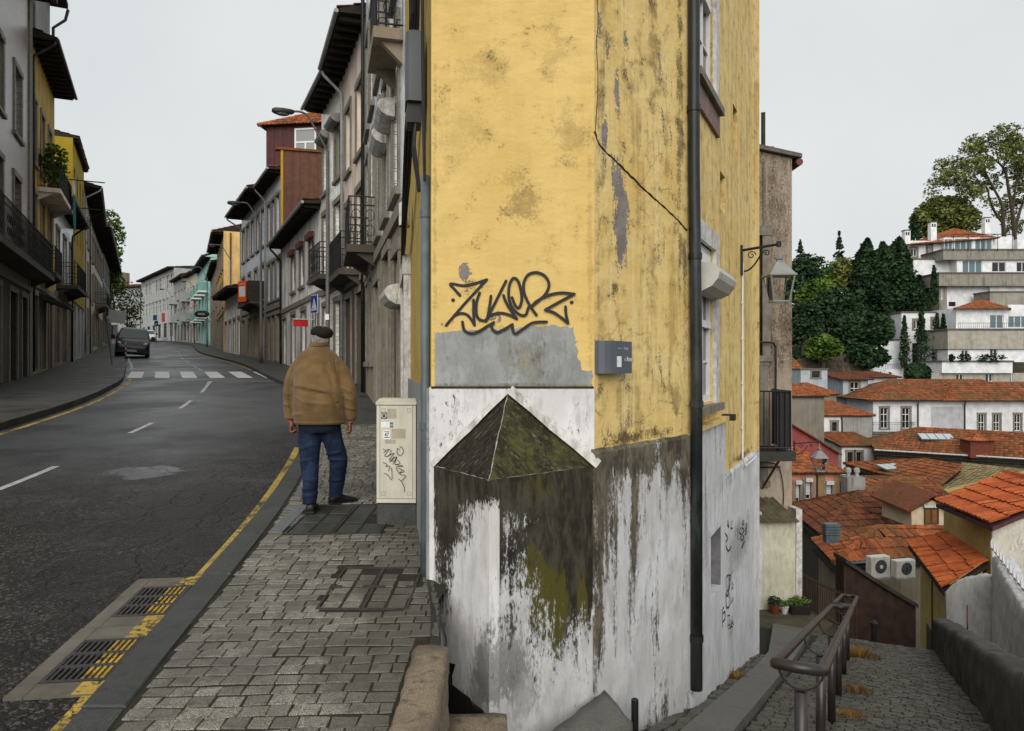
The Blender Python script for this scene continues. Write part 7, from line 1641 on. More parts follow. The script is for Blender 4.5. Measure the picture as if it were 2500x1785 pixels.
mb = MB(); g0, g1 = c0+Vector((.02,-.02,0)), c2+Vector((0,-.02,0)); L_ = (g1-g0).length; mb.box(0,L_,-.05,-.002,0,4.95); mb.build('gable', M_peel, th, (c0.x-o.x,c0.y-o.y-.01,0), atan2(c2.y-c0.y,c2.x-c0.x))
ee0, ee1 = E(2285,1222,ez+.0), E(2408,1272,ez+.0); rr0, rr1 = ee0+Vector((2.5,.9,.62)), ee1+Vector((2.5,.9,.62)); ee1 = ee1+Vector((-.05,-.3,0)); rr1 = rr1+Vector((-.05,-.3,0))
mb = MB(); tile_patch(mb, ee1-o, ee0-o, rr0-o, rr1-o, .20, .45, .03, 4); ro = mb.build('roof', K['roof_orange'], th); ro['kind'] = 'stuff'
mb = MB(); tile_patch(mb, rr0-o+Vector((3,.8,-.7)), rr1-o+Vector((3,.8,-.7)), rr1-o, rr0-o, .20, .45, .03, 4); ro = mb.build('roof', K['roof_orange'], th); ro['kind'] = 'stuff'
mb = MB(); ridge_caps(mb, rr1-o, rr0-o, .10, .3); mb.build('ridge_tiles', K['roof_orange'], th)['kind'] = 'stuff'
mb = MB(); mb.loft([[p-o-Vector((0,0,.18)) for p in (ee0,ee1,rr1,rr0)],[p-o-Vector((0,0,.08)) for p in (ee0,ee1,rr1,rr0)]]); mb.build('roof_boards', simple('purple_metal', (.07,.028,.030), .6, .2, 5, .1), th)
# orange roof at the right edge behind the spikes
rz = thing('edge_roof_house', 'bright orange roof at the right edge behind the spiked wall', 'house', (11.4,15.4,-6)); o = rz.location
mb = MB(); q = [Vector((10.6,14.9,-3.25)),Vector((9.0,11.0,-3.25)),Vector((12.5,10.8,-2.3)),Vector((13.5,15.6,-2.3))]
tile_patch(mb, q[1]-o, q[0]-o, q[3]-o, q[2]-o, .2, .42, .03, 4); rr_ = mb.build('roof', K['roof_orange'], rz); rr_['kind'] = 'stuff'
mb = MB(); mb.loft([[Vector((p.x,p.y,-6))-o for p in q],[p-o-Vector((0,0,.06)) for p in q]]); mb.build('wall', M_oc, rz)
# mossy and green roofs farther back
z = -5.55; t5, o5 = roof_house('mossy_roof_house', 'small hipped roof showing behind the brown roof', E(2108,1201,z), E(2310,1203,z), E(2310,1203,z)+Vector((.5,6,0)), E(2108,1201,z)+Vector((.5,6,0)), E(2177,1168,-5.05), E(2264,1168,-5.05), -12, K['stone'], K['roof_moss'])
e0, e1, r1, r0 = E(2265,1192,-5.6), E(2560,1228,-5.6), E(2560,1156,-4.7), E(2349,1133,-4.7)
t6, o6 = roof_house('green_roof_house', 'long roof of lichen green tiles on the right', e0, e1, r1+Vector((0,5,-.9)), r0+Vector((-1,5,-.9)), r0, r1, -12, K['stone'], K['roof_green'], hips=False)
e0, e1, r1, r0 = E(2130,1152,-5.4), E(2290,1187,-5.4), E(2348,1139,-4.5), E(2257,1122,-4.5)
t7, o7 = roof_house('rust_roof_house', 'rust coloured roof with skylight left of the green roof', e0, e1, r1+Vector((0,4,-.9)), r0+Vector((-3,5,-.9)), r0, r1, -12, simple('ochre_wall_dark', (.22,.17,.06), .9), K['roof_moss'])
def skylight(label, a, w_, d_, tilt, yaw, mat):
    o_ = thing('skylight', label, 'skylight', a, yaw); o_.rotation_euler = (tilt,0,yaw); mb = MB(); mb.box(-w_/2,w_/2,-d_/2,d_/2,0,.08); mb.build('frame', G['pipe_grey'], o_)
    for k in range(4): x = -w_/2+w_*(k+.06)/4; mb = MB(); mb.box(x,x+w_*.22,-d_/2+.05,d_/2-.05,.081,.10); mb.build('pane', mat, o_)
M_sky = simple('pale_glass', (.42,.45,.46), .25, .1, 5, 0)
skylight('grey skylight on the rust coloured roof', at(2181,1141,48.2), 2.2, .9, radians(14), radians(22), M_sky)
e0, e1, r1, r0 = E(2134,1096,-4.5), E(2520,1119,-4.5), E(2540,1061,-3.2), E(2242,1045,-3.2)
t8, o8 = roof_house('long_roof_house', 'long dark walled house with mossy orange roof and white gutter', e0, e1, e1+Vector((2,9,0)), E(2122,1072,-4.5), r0, r1, -12, simple('dark_rubble_wall', (.045,.034,.024), .95, .4, 2, .5, 10), K['roof_moss'], pitch=.28, row=.45, gutter=G['trim_white'])
skylight('pale skylight on the long mossy roof', at(2285,1068,53.9), 1.15*2, .95, radians(22), radians(-8), M_sky)
ch = thing('roof_dormer', 'small tiled roof turret on the long mossy roof', 'dormer', at(2398,1097,50.2)); mb = MB(); mb.box(-.8,.8,0,1.2,-.6,.65); mb.build('wall', K['redwood'], ch); mb = MB(); tile_patch(mb,(-1,-.25,.6),(1,-.25,.6),(.1,.6,1.0),(-.1,.6,1.0)); tile_patch(mb,(-1,1.4,.6),(-1,-.25,.6),(-.1,.6,1.0),(-.1,.6,1.0)); tile_patch(mb,(1,-.25,.6),(1,1.4,.6),(.1,.6,1.0),(.1,.6,1.0)); mb.build('roof', K['roof_mid'], ch)['kind'] = 'stuff'
# box houses seen almost square on
def fbox(name, label, px0, px1, yt, yb, Y, depth, wall, wins=(), roof=None, rise=.9, oh=.3, rmat=None, flat=None, cat='house', wk='white', side=None, trim=True):
    a, b = at(px0,yt,Y), at(px1,yb,Y); t = thing(name, label, cat, (a.x,Y,b.z)); W = b.x-a.x; H = a.z-b.z
    rects = []
    for w in wins:
        p, q = at(w[0],w[2],Y), at(w[1],w[3],Y); rects.append((p.x-a.x,q.x-a.x,q.z-b.z,p.z-b.z,w[4] if len(w) > 4 else wk,dict(tw=.18,trim=trim,mat=(w[5] if len(w) > 5 else None)),0))
    wall_open(W, -2.5, H, rects, depth, .2).build('wall', wall, t)
    for r in rects: build_opening(t, r, G['trim_stone'])
    if roof == 'hip':
        q = [Vector(p) for p in ((-oh,-oh,H),(W+oh,-oh,H),(W+oh,depth+oh,H),(-oh,depth+oh,H))]; k = min(W,depth)*.45; ra, rb = Vector((k,depth/2,H+rise)), Vector((W-k,depth/2,H+rise)); mb = MB()
        tile_patch(mb,q[0],q[1],rb,ra,.28,.42); tile_patch(mb,q[3],q[0],ra,ra,.28,.42); tile_patch(mb,q[1],q[2],rb,rb,.28,.42); ro = mb.build('roof', rmat or K['roof_mid'], t); ro['kind'] = 'stuff'
        mb = MB(); mb.loft([[p-Vector((0,0,.1)) for p in q],[p-Vector((0,0,.01)) for p in q]]); mb.build('roof_boards', K['eave'], t)
        mb = MB(); [ridge_caps(mb,*s) for s in ((q[0],ra),(q[1],rb),(ra,rb),(q[3],ra))]; mb.build('ridge_tiles', rmat or K['roof_mid'], t)['kind'] = 'stuff'
    elif roof == 'shed':
        mb = MB(); q = [Vector(p) for p in ((-oh,-oh,H+.02),(W+oh,-oh,H+.02),(W+oh,depth,H+rise),(-oh,depth,H+rise))]; tile_patch(mb,*q,.28,.42); ro = mb.build('roof', rmat or K['roof_mid'], t); ro['kind'] = 'stuff'
        mb = MB(); mb.loft([[p-Vector((0,0,.12)) for p in q],[p-Vector((0,0,.01)) for p in q]]); mb.build('roof_boards', K['eave'], t)
    elif flat: mb = MB(); mb.box(-.1,W+.1,-.1,depth,H,H+.15); mb.build('roof', flat, t)
    return t, W, H
WH = plaster('town_white', (.62,.63,.64), .2, .25, (.3,.29,.27)); WH2 = plaster('villa_white', (.70,.71,.72), .08, .12, (.35,.34,.33)); K['greywall'] = plaster('dull_grey_beige', (.20,.185,.15), .4, .5)
K['streaked'] = plaster('streaked_grey', (.27,.27,.26), .7, .8, (.10,.05,.035)); K['pink'] = plaster('salmon_render', (.43,.185,.13), .25, .3); K['redw'] = plaster('raspberry_render', (.27,.062,.058), .4, .6); K['tan'] = plaster('tan_render', (.27,.165,.075), .3, .3); K['bluegrey'] = plaster('blue_grey_render', (.36,.40,.43), .3, .3)
t9, W, H = fbox('white_hipped_house', 'long white house with brown hipped roofs and iron balcony', 2132, 2560, 976, 1075, 74, 9, WH,
    [(2150,2168,996,1046),(2203,2221,996,1046),(2389,2404,1012,1052),(2426,2441,1012,1052),(2477,2492,1012,1052)], 'hip', 1.9, .7, K['roof_moss'])
mb = MB(); q = [Vector(p) for p in ((6.5,-.9,H-.05),(24,-.9,H-.05),(24,4,H-.05),(6.5,4,H-.05))]; tile_patch(mb,q[0],q[1],Vector((20,2.6,H+1.75)),Vector((9.5,2.6,H+1.75)),.28,.42); tile_patch(mb,q[3],q[0],Vector((9.5,2.6,H+1.75)),Vector((9.5,2.6,H+1.75)),.28,.42); mb.build('roof', K['roof_moss'], t9)['kind'] = 'stuff'
mb = MB(); mb.box(-.7,3.8,-1.0,-.01,H-3.35,H-3.2); o_ = mb.build('balcony', G['concrete'], t9); railing(o_, -.6, 3.7, -.95, H-3.2, 1.0, .16)
for px in (2240, 2354): p = at(px,976,74); x = p.x-t9.location.x; mb = MB(); mb.tube([(x-.3,-.7,H-.1),(x,-.1,H-.6),(x,-.1,0)], .07, 6); mb.build('drainpipe', G['black_metal'], t9)
mb = MB(); mb.box(at(2273,0,74).x-t9.location.x, at(2352,0,74).x-t9.location.x, -.02,-.004,.6,H-.7); mb.build('grey_patch', plaster('grey_patch', (.42,.42,.44), .3, .2), t9)
t, W, H = fbox('grey_block', 'blank beige grey block with orange roof left of the white house', 1925, 2012, 966, 1110, 52, 8, K['greywall'], (), 'hip', .8, .25, K['roof_mid'])
t, W, H = fbox('small_white_house', 'white house with orange hipped roof and one small dark window', 2010, 2128, 1014, 1120, 62, 8, WH, [(2031,2043,1031,1053,'brown')], 'hip', 1.0, .2, K['roof_mid'])
mb = MB(); x = at(2056,0,62).x-t.location.x; mb.box(x,W+.01,-.03,-.002,-2,H); mb.build('render_panel', K['streaked'], t); mb = MB(); mb.tube([(x-.1,-.1,H),(x-.05,-.1,H-.5),(x-.05,-.1,-2)], .06, 6); mb.build('drainpipe', G['black_metal'], t)
t, W, H = fbox('lower_white_house', 'white house with two dark brown shuttered windows below the streaked wall', 2055, 2150, 1088, 1200, 57, 7, WH, [(2069,2082,1104,1134,'brown'),(2091,2103,1104,1138,'brown')], 'shed', .8, .2, K['roof_moss'])
# raspberry gable and salmon house
rg = thing('raspberry_gable', 'raspberry red sloping side wall of an old house', 'house', at(1925,1200,47)); o = rg.location
mb = MB(); mb.prism([at(px,py,47)-o for px,py in ((1925,1210),(2047,1210),(2047,1108),(1985,1070),(1925,1035))],(0,5,0)); mb.build('wall', K['redw'], rg); mb = MB(); mb.loft([[at(px,py,46.7)-o+Vector((0,y,h)) for y,h in ((0,0),(0,.1),(5.3,.1),(5.3,0))] for px,py in ((1925,1033),(1985,1068),(2056,1112))]); mb.build('coping', K['roof_brown'], rg)
t, W, H = fbox('salmon_house', 'salmon and tan house with white roller blinds below the raspberry wall', 1920, 2050, 1152, 1290, 42, 6, K['pink'], [(1943,1953,1181,1228,'blind'),(1967,1980,1175,1220,'blind'),(2017,2031,1182,1216,'blind')], 'hip', 1.0, .25, K['roof_mid'])
x = at(1994,0,42).x-t.location.x; mb = MB(); mb.box(x,at(2014,0,42).x-t.location.x,-.02,-.003,-2.5,H-.02); mb.box(at(2034,0,42).x-t.location.x,W+.004,-.02,-.003,-2.5,H-.02); mb.build('tan_render', K['tan'], t)
mb = MB(); mb.tube([(x,-.06,H),(x,-.06,-2)], .05, 6); mb.build('drainpipe', K['wood'], t)
M_l2 = lantern('smaller grey lantern hanging before the raspberry wall', at(1938,1083,22.5), (1,0,0), .78, 1.40)
cbk = thing('chimney_block', 'whitewashed chimney block with two round metal cowls', 'chimney', at(2090,1215,41)); o = cbk.location
a_, b_ = at(2068,1166,41)-o, at(2113,1230,41)-o; mb = MB(); mb.box(a_.x,b_.x,0,.8,b_.z,a_.z); mb.build('stack', K['streaked'], cbk)
for px in (2079,2100): p = at(px,1166,41)-o; mb = MB(); mb.lathe([(.10,0),(.10,.22),(.16,.24),(.16,.42),(.08,.50)], (p.x,.4,p.z), 10); mb.build('cowl', G['pipe_light'], cbk)
t, W, H = fbox('grey_shed_house', 'small grey house with flat roof on the slope, left', 1955, 2020, 903, 975, 76, 6, K['bluegrey'], [(1982,2001,906,922,'brown')], None, flat=G['concrete'])
t, W, H = fbox('orange_low_roof', 'low house with orange roof before the small grey house', 1962, 2042, 962, 1010, 68, 7, K['greywall'], (), 'hip', .9, .2, K['roof_mid'])
t, W, H = fbox('blue_grey_house', 'blue grey house with brown sheet roof and white window', 2058, 2118, 926, 990, 80, 6, K['bluegrey'], [(2076,2097,933,964)], 'shed', .7, .5, K['roof_brown'])
t, W, H = fbox('side_shed', 'blue grey annexe with brown roof beside the blue grey house', 2119, 2190, 921, 990, 83, 6, K['bluegrey'], (), 'shed', .6, .4, K['roof_brown'])
bl2 = thing('balustrade', 'grey concrete balustrade below the brown sheet roofs', 'balustrade', at(2128,962,79)); 
for k in range(13): mb = MB(); mb.lathe([(.10,0),(.06,.15),(.11,.45),(.06,.75),(.10,.9)], (.29*k,0,0), 8); mb.build('baluster', G['concrete'], bl2)
mb = MB(); mb.box(-.1,3.7,-.12,.12,.9,1.02); mb.build('top_rail', G['concrete'], bl2)
t, W, H = fbox('corner_roof_house', 'white house corner with orange roof at the edge of the beige house', 1918, 1958, 908, 960, 80, 5, WH, (), 'hip', 2.2, .3, K['roof_mid'])
# ================================================================ terraced villas on the hill
ST = plaster('terrace_stone', (.25,.235,.195), .5, .5); ST2 = plaster('pale_ashlar', (.36,.335,.28), .35, .3)
M_gb = MT('blue_glass', .08, .6).set('Base Color', (.10,.16,.18)).m
def vbox(t, name, px0, px1, yt, yb, Y, depth, mat, wins=(), extra=1.5, cap=None):
    """part of a villa: block with windows, given by its front face"""
    o = t.location; a, b = at(px0,yt,Y)-o, at(px1,yb,Y)-o; W, H = b.x-a.x, a.z-b.z
    rects = []
    for w in wins:
        p, q = at(w[0],w[2],Y)-o, at(w[1],w[3],Y)-o; rects.append((p.x-a.x,q.x-a.x,q.z-b.z,p.z-b.z))
    ob = wall_open(W, -extra, H, rects, depth, .25).build(name, mat, t, (a.x,a.y,b.z))
    for i, r in enumerate(rects):
        k = wins[i][4] if len(wins[i]) > 4 else 'w'; mb = MB(); x0,x1,z0,z1 = r; f = .09
        for q in ((x0,x0+f,z0,z1),(x1-f,x1,z0,z1),(x0+f,x1-f,z1-f,z1),(x0+f,x1-f,z0,z0+f)): mb.box(q[0],q[1],.12,.2,q[2],q[3])
        n = 2 if (x1-x0) < 2.6 else 3
        for j in range(1,n): x = x0+(x1-x0)*j/n; mb.box(x-.06,x+.06,.12,.19,z0+f,z1-f)
        w_ = mb.build('window', G['white_wood'] if k != 'd' else K['wood'], t, (a.x,a.y,b.z)); mb = MB(); mb.poly([(x0,.18,z0),(x1,.18,z0),(x1,.18,z1),(x0,.18,z1)]); mb.build('pane', M_gb if k == 'b' else G['glass'], w_)
        if k == 's':
            mb = MB(); mb.box(x0-.3,x0,-.05,.02,z0-.3,z1+.3); mb.box(x1,x1+.3,-.05,.02,z0-.3,z1+.3); mb.box(x0,x1,-.05,.02,z1,z1+.3); mb.box(x0,x1,-.05,.02,z0-.3,z0); mb.build('surround', G['trim_stone'], w_)
    if cap: mb = MB(); mb.box(-.15,W+.15,-.15,depth,H,H+.22); mb.build('coping', cap, ob)
    return ob
lv = thing('lower_villa', 'lower white villa with stone terraces and small red hipped pavilion roof', 'house', at(2300,935,108))
vbox(lv,'wall',2201,2316,764,898,112,10,WH2,[(2231,2244,782,803,'s'),(2276,2290,778,799,'s'),(2326-10,2316,772,794,'s')],4,G['concrete'])
vbox(lv,'garden_wall',2132,2194,831,902,110,.6,WH2,(),4,G['concrete'])
vbox(lv,'terrace_wall',2314,2560,806,852,104,8,ST2,(),0,G['concrete'])
vbox(lv,'wall',2314,2560,853,884,104.4,8,WH2,[(2347,2364,855,876,'w'),(2417,2435,851,873,'w')],0)
vbox(lv,'terrace_wall',2300,2472,884,911,102,6,WH2,(),0,G['concrete'])
vbox(lv,'base_wall',2269,2560,911,942,102.5,6,ST2,[(2334,2352,913,932,'w'),(2406,2424,912,932,'w'),(2467,2476,911,940,'w')],5)
vbox(lv,'pavilion',2334,2462,752,806,107,7,WH2,[(2417,2450,769,802,'b')],1)
vbox(lv,'wall',2462,2560,744,806,109,7,WH2,[(2460+1,2510,772,800,'b')],1)
o = lv.location; q = [at(px,py,Y)-o for px,py,Y in ((2328,753,106),(2468,750,106),(2468,747,115),(2328,750,115))]; q = [Vector((p.x,p.y,q[0].z)) for p in q]; ap_ = at(2396,731,110)-o
mb = MB(); [tile_patch(mb,q[i],q[(i+1)%4],ap_,ap_,.35,.5) for i in range(4)]; mb.build('roof', K['roof_mid'], lv)['kind'] = 'stuff'
mb = MB(); mb.tube([ap_,ap_+Vector((0,0,.9))], .05, 5); mb.build('finial', K['redwood'], lv)
a_ = at(2340,806,103.8)-o; mb = MB()
for k in range(44): mb.tube([a_+Vector((k*.27,0,0)),a_+Vector((k*.27,0,1.0))], .025, 4)
mb.tube([a_+Vector((0,0,1)),a_+Vector((44*.27,0,1))], .035, 4); mb.build('railing', G['pipe_grey'], lv)
a_ = at(2135,905,109.6)-o; mb = MB()
for k in range(40): mb.tube([a_+Vector((k*.27,0,0)),a_+Vector((k*.27,0,1.0))], .022, 4)
mb.tube([a_+Vector((0,0,1)),a_+Vector((40*.27,0,1))], .03, 4); mb.build('railing', G['pipe_grey'], lv)
vbox(lv,'walkway',2132,2302,902,915,109,3,WH2,(),3)
vbox(lv,'dark_doorway',2228,2244,838,893,111.9,.1,G['inside'],(),0); vbox(lv,'dark_doorway',2274,2314,838,893,111.9,.1,G['inside'],(),0)
# hedges on the terraces
for k,(pa,pb,y,Y) in enumerate(((2318,2330,880,101.6),(2338,2372,880,101.6),(2380,2460,880,101.6))):
    p = at((pa+pb)/2,y,Y); h = thing('hedge', ('single round shrub on the white terrace','short row of clipped shrubs on the white terrace','long row of clipped shrubs on the white terrace')[k], 'hedge', p); mb = MB(); leaves(mb,(0,0,.35),((pb-pa)/2*Y/FPX,.5,.6),120+60*k,.4); mb.build('foliage', G['leaf_dark'], h)
uv = thing('upper_villa', 'upper white villa with red tile roof and glazed terrace room', 'house', at(2300,760,118))
vbox(uv,'wall',2312,2420,690,752,118,12,WH2,[(2316,2333,737,748,'d')],2)
vbox(uv,'terrace_wall',2293,2560,668,698,116.5,8,ST,(),0,G['concrete'])
vbox(uv,'wall',2417,2560,690,752,117.5,12,WH2,(),2); vbox(uv,'terrace_wall',2417,2560,714,742,113,4,ST,(),2,G['concrete'])
vbox(uv,'stone_corner',2293,2312,690,752,117.6,8,ST,[(2296,2304,705,731,'w')],2)
vbox(uv,'wall',2336,2560,632,670,122,8,WH2,[(2350,2398,636,668,'b'),(2422,2456,640,664,'w'),(2482,2510,640,664,'w')],0)
vbox(uv,'wall',2230,2338,634,672,124,8,WH2,(),6,G['concrete'])
vbox(uv,'terrace_wall',2303,2560,611,634,121.5,9,ST,(),0,G['concrete'])
vbox(uv,'wall',2215,2306,588,634,128,10,WH2,[(2224,2238,606,626,'s'),(2264,2274,600,620,'s')],6)
vbox(uv,'terrace_room',2305,2424,580,612,127,8,WH2,[(2306,2326,584,611,'b'),(2331,2374,583,611,'b'),(2381,2422,583,611,'b')],0)
vbox(uv,'wall',2424,2474,578,613,128,6,WH2,(),0); vbox(uv,'wall',2484,2560,584,613,130,6,WH2,(),0)
o = uv.location; ez_ = at(2169,607,127)-o; q = [at(2165,609,127)-o, at(2306,580,127)-o, at(2440,580,126)-o, at(2440,578,138)-o, at(2165,600,140)-o]
r0_, r1_ = at(2200,594,134)-o, at(2332,548,134)-o
mb = MB(); zz = at(2300,581,126.5).z-o.z
f0_, f1_ = Vector((at(2168,0,126.5).x-o.x,126.5-o.y,zz-1.4)), Vector((at(2442,0,126.5).x-o.x,126.5-o.y,zz)); b0_, b1_ = f0_+Vector((0,14,0)), f1_+Vector((0,14,0)); ra_, rb_ = Vector((at(2238,0,133).x-o.x,133.5-o.y,zz+.6)), Vector((at(2332,0,133).x-o.x,133.5-o.y,zz+3.0))
tile_patch(mb,f0_,f1_,rb_,ra_,.4,.55); tile_patch(mb,f1_,b1_,rb_,rb_,.4,.55); tile_patch(mb,b0_,f0_,ra_,ra_,.4,.55); mb.build('roof', K['roof_mid'], uv)['kind'] = 'stuff'
mb = MB(); mb.poly([b0_,b1_,f1_,f0_]); mb.build('roof_boards', K['eave'], uv)
for (px,yt,yb,Y) in ((2216,563,588,127.2),(2280,543,578,128.5),(2412,532,566,131)):
    a_, b_ = at(px-7,yt,Y)-o, at(px+7,yb,Y)-o; mb = MB(); mb.box(a_.x,b_.x,a_.y,a_.y+1.0,b_.z-1,a_.z); c_ = mb.build('chimney', WH2, uv); mb = MB(); mb.box(a_.x-.1,b_.x+.1,a_.y-.1,a_.y+1.1,a_.z,a_.z+.15); mb.build('cap', G['concrete'], c_)
    mb = MB(); mb.box(a_.x+.15,a_.x+.4,a_.y-.02,a_.y-.003,a_.z-.8,a_.z-.25); mb.box(a_.x+.55,a_.x+.8,a_.y-.02,a_.y-.003,a_.z-.8,a_.z-.25); mb.build('vents', G['inside'], c_)
mb = MB()
for k in range(5): p = at(2328+36*k,612,121.2)-o; mb.tube([p,p+Vector((0,0,2.7))], .06, 4); mb.tube([p+Vector((0,0,2.7)),p+Vector((0,4.5,2.9))], .05, 4)
mb.tube([at(2328,612,121.2)-o+Vector((0,0,2.7)),at(2472,612,121.2)-o+Vector((0,0,2.7))], .06, 4); mb.build('pergola', G['pipe_dark'], uv)
# ================================================================ trees
def trunk(mb, pts, r0, r1, n=7): mb.tube(pts, [r0+(r1-r0)*i/(len(pts)-1) for i in range(len(pts))], n)
from mathutils import noise as MN
def conifer(label, px, yt, yb, Y, rw, n, size, mat='leaf_dark', name='cypress', shape=.75, group=None, cat='tree', wob=.35, seed=1, bare=0.):
    rnd = random.Random(seed); b = at(px,yb,Y); H = at(px,yt,Y).z-b.z; t = thing(name, label, cat, b, 0, group); mb = MB(); rm = rw*Y/FPX
    for _ in range(n):
        h = rnd.random()**.85; r = rm*min(1,(1-h)**shape*1.05)*min(1,.55+h*3.5); a = rnd.uniform(0,6.283); k = 1+wob*MN.noise(Vector((cos(a)*1.6+seed,sin(a)*1.6,h*H/rm*1.2)))*1.6+wob*.6*MN.noise(Vector((cos(a)*5,sin(a)*5+seed,h*H/rm*4)))
        q = r*k*rnd.random()**.33
        if bare and MN.noise(Vector((h*14+seed,0,0))) < -bare: continue
        leaf(mb, Vector((q*cos(a),q*sin(a),h*H)), size*rnd.uniform(.6,1.3), rnd)
    mb.build('crown', G[mat], t); mb = MB(); trunk(mb,[(0,0,-1.5),(0,0,H*.5),(0,0,H*.97)],rm*.10+.06,.03,6); mb.build('trunk', G['bark'], t); return t
def broad(label, base, blobs, n, size, mat, name='tree', limbs=(), seed=1, rt=.4, group=None, dens=None):
    rnd = random.Random(seed); t = thing(name, label, 'tree', base, 0, group); mb = MB(); tot = sum(b[3]*b[4]*b[5] for b in blobs)
    for b in blobs:
        k = int(n*b[3]*b[4]*b[5]/tot)
        for _ in range(k):
            while True:
                p = Vector((rnd.uniform(-1,1),rnd.uniform(-1,1),rnd.uniform(-1,1)))
                if p.length <= 1 and MN.noise(Vector((p.x*2.6+b[0],p.y*2.6,p.z*2.6+b[2]))) > (dens if dens is not None else -.12)-.35*(1-p.length): break
            leaf(mb, Vector((b[0]+p.x*b[3],b[1]+p.y*b[4],b[2]+p.z*b[5])), size*rnd.uniform(.6,1.3), rnd)
    mb.build('crown', G[mat], t); mb = MB()
    for L in limbs: mb.tube(smooth_poly([tuple(p) for p in L[0]],4), [.5*L[1]+.5*(L[2]-L[1])*i/(4*(len(L[0])-1)) for i in range(4*(len(L[0])-1)+1)], 7)
    if not limbs:
        mb.tube([(0,0,-1.5),(0,0,blobs[0][2]*.9)], [rt,rt*.5], 7)
        for b in blobs: mb.tube([(0,0,blobs[0][2]*.4),(b[0]*.5,b[1]*.5,b[2]*.7),(b[0],b[1],b[2])], [rt*.5,rt*.3,rt*.1], 5)
    mb.build('trunk', G['bark'], t); return t
# the great plane tree
Yp = 150; bp_ = at(2466,585,Yp); S = Yp/FPX
def tp(px, py, dy=0.): p = at(px,py,Yp)-bp_; return (p.x, p.y+dy, p.z)
limbs = [([tp(2452,590),tp(2449,540),tp(2446,500),tp(2430,450,1),tp(2405,400,1)],.95,.25),([tp(2449,545),tp(2430,520),tp(2400,492,-2),tp(2385,465,-3),tp(2345,450,-3),tp(2290,440,-3)],.6,.12),([tp(2478,590),tp(2472,520),tp(2462,460),tp(2450,410),tp(2425,370,2),tp(2405,345,2)],.9,.15),
 ([tp(2472,520),tp(2480,450),tp(2470,400,-2),tp(2440,360,-3)],.5,.12),([tp(2405,400,1),tp(2395,375),tp(2380,350)],.25,.08),([tp(2430,450,1),tp(2390,425,3),tp(2345,400,3)],.3,.08),([tp(2478,560),tp(2510,500,2),tp(2540,440,3),tp(2560,400,2)],.7,.15),([tp(2480,450),tp(2510,400),tp(2520,350)],.35,.1),([tp(2385,465,-3),tp(2340,480,-2),tp(2300,495)],.25,.07),([tp(2450,410),tp(2480,370,3),tp(2490,340,3)],.25,.08)]
bl_ = []
for (px,py,rx,rz,dy) in ((2405,345,40,26,2),(2440,335,40,28,-2),(2490,345,45,30,3),(2375,365,35,25,0),(2340,395,40,26,3),(2365,410,40,25,-3),(2400,400,45,28,2),(2450,380,45,28,-3),(2300,440,45,22,-3),(2275,455,30,18,-2),(2330,450,35,22,-2),(2300,495,35,20,0),(2350,480,35,22,-3),(2400,450,35,25,4),(2440,440,35,25,3),(2500,400,45,30,2),(2540,420,50,40,3),(2520,470,40,35,3),(2490,500,35,35,4),(2550,350,45,35,1),(2395,500,22,16,-2),(2500,545,30,25,3),(2262,480,22,16,-2)):
    p = tp(px,py,dy); bl_.append((p[0],p[1],p[2],rx*S,rx*S*.9,rz*S))
broad('huge spreading plane tree with airy crown behind the upper villa', bp_, bl_, 15000, .58, 'leaf_olive', 'plane_tree', limbs, 11, dens=.13)
b0 = at(2305,600,152); s_ = 152/FPX
broad('dense round olive green tree behind the villa roof', b0, [(0,0,75*s_,72*s_,60*s_,45*s_),(-40*s_,0,55*s_,42*s_,40*s_,40*s_),(45*s_,0,60*s_,45*s_,40*s_,42*s_)], 7500, .85, 'leaf_olive', 'round_tree', seed=4, dens=-.3)
conifer('dark conifer at the left of the round olive tree', 2232, 522, 600, 150, 18, 700, .7, seed=3, name='conifer_tree')
# the dark cypress mass
for k,(px,yt,yb,rw,lab) in enumerate(((2118,583,800,70,'tall dark cypress, left of the three joined ones'),(2155,592,800,72,'dark cypress in the middle of the three joined ones'),(2195,580,790,74,'tallest dark cypress, right of the three joined ones'))):
    conifer(lab, px, yt, yb, 121+k*2, rw, 8000, .75, seed=20+k, name='cypress_tree', shape=.80, group='joined dark cypresses', wob=.55)
conifer('broad lower skirt cypress before the joined cypresses', 2244, 672, 775, 120, 26, 1500, .6, seed=31, name='cypress_tree')
for k,(px,yt,yb,rw,Y,lab) in enumerate(((2208,771,900,12,108,'slim cypress before the white garden wall'),(2249,753,890,17,108,'slim cypress between the two white wall windows'),(2288,765,892,12,107.5,'left of the paired slim cypresses by the terrace'),(2303,767,893,12,107.8,'right of the paired slim cypresses by the terrace'),(2280,648,745,11,115,'slim cypress beside the upper villa stone corner'))):
    conifer(lab, px, yt, yb, Y, rw, 1300, .42, seed=40+k, name='slim_cypress', shape=.6, group='slim cypresses by the villas', wob=.5)
for k,(px,yt,yb,rw,Y,lab) in enumerate(((2049,565,680,16,140,'tall dark spruce standing above the hillside trees'),(1954,586,660,15,142,'small spruce tip above the trees beside the beige house'))):
    conifer(lab, px, yt, yb, Y, rw*1.15, 900, .6, seed=60+k, name='spruce_tree', shape=1.0, wob=.7, bare=.12)
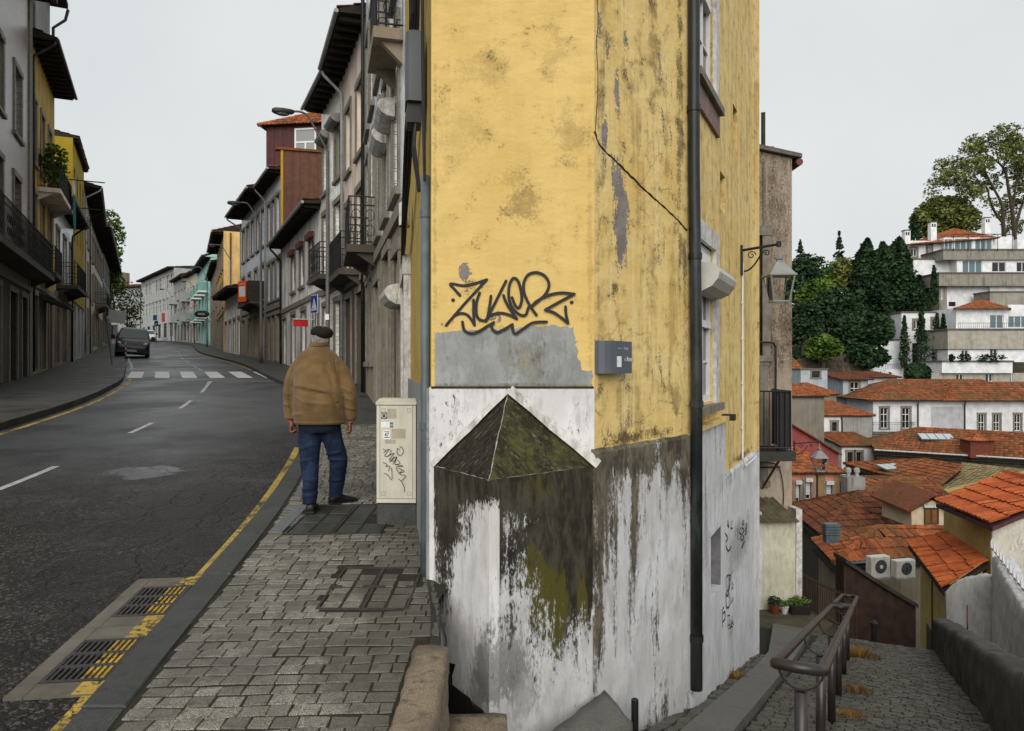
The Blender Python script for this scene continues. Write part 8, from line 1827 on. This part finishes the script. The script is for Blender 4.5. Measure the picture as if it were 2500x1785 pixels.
for k,(px,py,rx,rz,Y,n,mat,lab) in enumerate(((1975,690,62,72,118,2600,'leaf_dark','large dark rounded tree beside the beige house'),(2000,740,60,60,112,2000,'leaf','mid green tree below the dark rounded tree'),(2060,670,42,42,124,1500,'leaf_olive','yellowish olive tree between the dark trees'),(2022,700,30,40,116,700,'leaf_yellow','small bright yellow green tree on the dark slope'),(2045,760,60,60,110,1900,'leaf_dark','dark tree low on the slope, left of the cypresses'),(1960,790,50,55,100,1400,'leaf_dark','dark tree at the lower left of the slope'),(2110,810,70,50,104,1700,'leaf_dark','wide dark shrub tree below the cypresses'),(2160,800,45,36,116,1400,'leaf_dark','dark shrub tree beside the white garden wall'),(2010,850,45,32,92,900,'leaf','green thicket above the grey house'),(2241,912,30,27,98,900,'leaf_dark','rounded dark shrub before the pale stone base wall'),(2110,870,60,30,96,900,'leaf_dark','dark brambles on the bank above the blue grey house'))):
    b = at(px,py+rz*.9,Y); s_ = Y/FPX; broad(lab, b, [(0,0,rz*.9*s_,rx*s_,rx*s_*.8,rz*s_),(-rx*.45*s_,0,rz*1.2*s_,rx*.5*s_,rx*.5*s_,rz*.5*s_),(rx*.45*s_,0,rz*.7*s_,rx*.55*s_,rx*.5*s_,rz*.55*s_)], int(n*1.8), .7, mat, 'hill_tree', seed=80+k, dens=-.15, rt=.25)
mb = MB(); p0 = at(1930,870,97)
rnd = random.Random(9)
for _ in range(8000):
    x = rnd.uniform(34,56); y = rnd.uniform(92,128); z = terrain_z(x,y)+rnd.uniform(0,2.6)*rnd.random(); leaf(mb, Vector((x,y,z+.4)), rnd.uniform(.4,.9), rnd)
tag(mb.build('undergrowth', G['leaf_dark']), 'dark undergrowth covering the hillside', 'undergrowth', kind='stuff')
rough_wall('bank_wall', 'crumbling earthy retaining wall on the slope below the dark trees', 'wall', [(36,94),(46,97),(50,105)], lambda f: at(2000,880,95).z+2.2*f, .8, simple('earthy_wall', (.07,.055,.038), .95, .4, 2, .6, 6), zb=-5, n=10, amp=.3)
# tree behind the left row
tb = Vector((-48.6,88.5,gz(88)-.5))
broad('leafy green tree rising behind the left row of houses', tb, [(0,0,13.5,1.9,2.3,3.4),(.5,-1,10.0,1.6,2.0,2.8),(-2.6,-2,16.5,1.8,2.0,1.6),(.8,0,7.6,1.3,1.5,1.8)], 3400, .5, 'leaf', 'street_tree', seed=70, dens=-.05, rt=.3)
vb = at(312,700,98); broad('dark climbing bush on the far left wall', Vector((-52.2,100,gz(100))), [(0,0,5.5,2.2,2.2,3.0),(.5,0,3.5,1.6,1.6,2.0)], 900, .4, 'leaf_dark', 'climbing_bush', seed=71, dens=-.2, rt=.15)
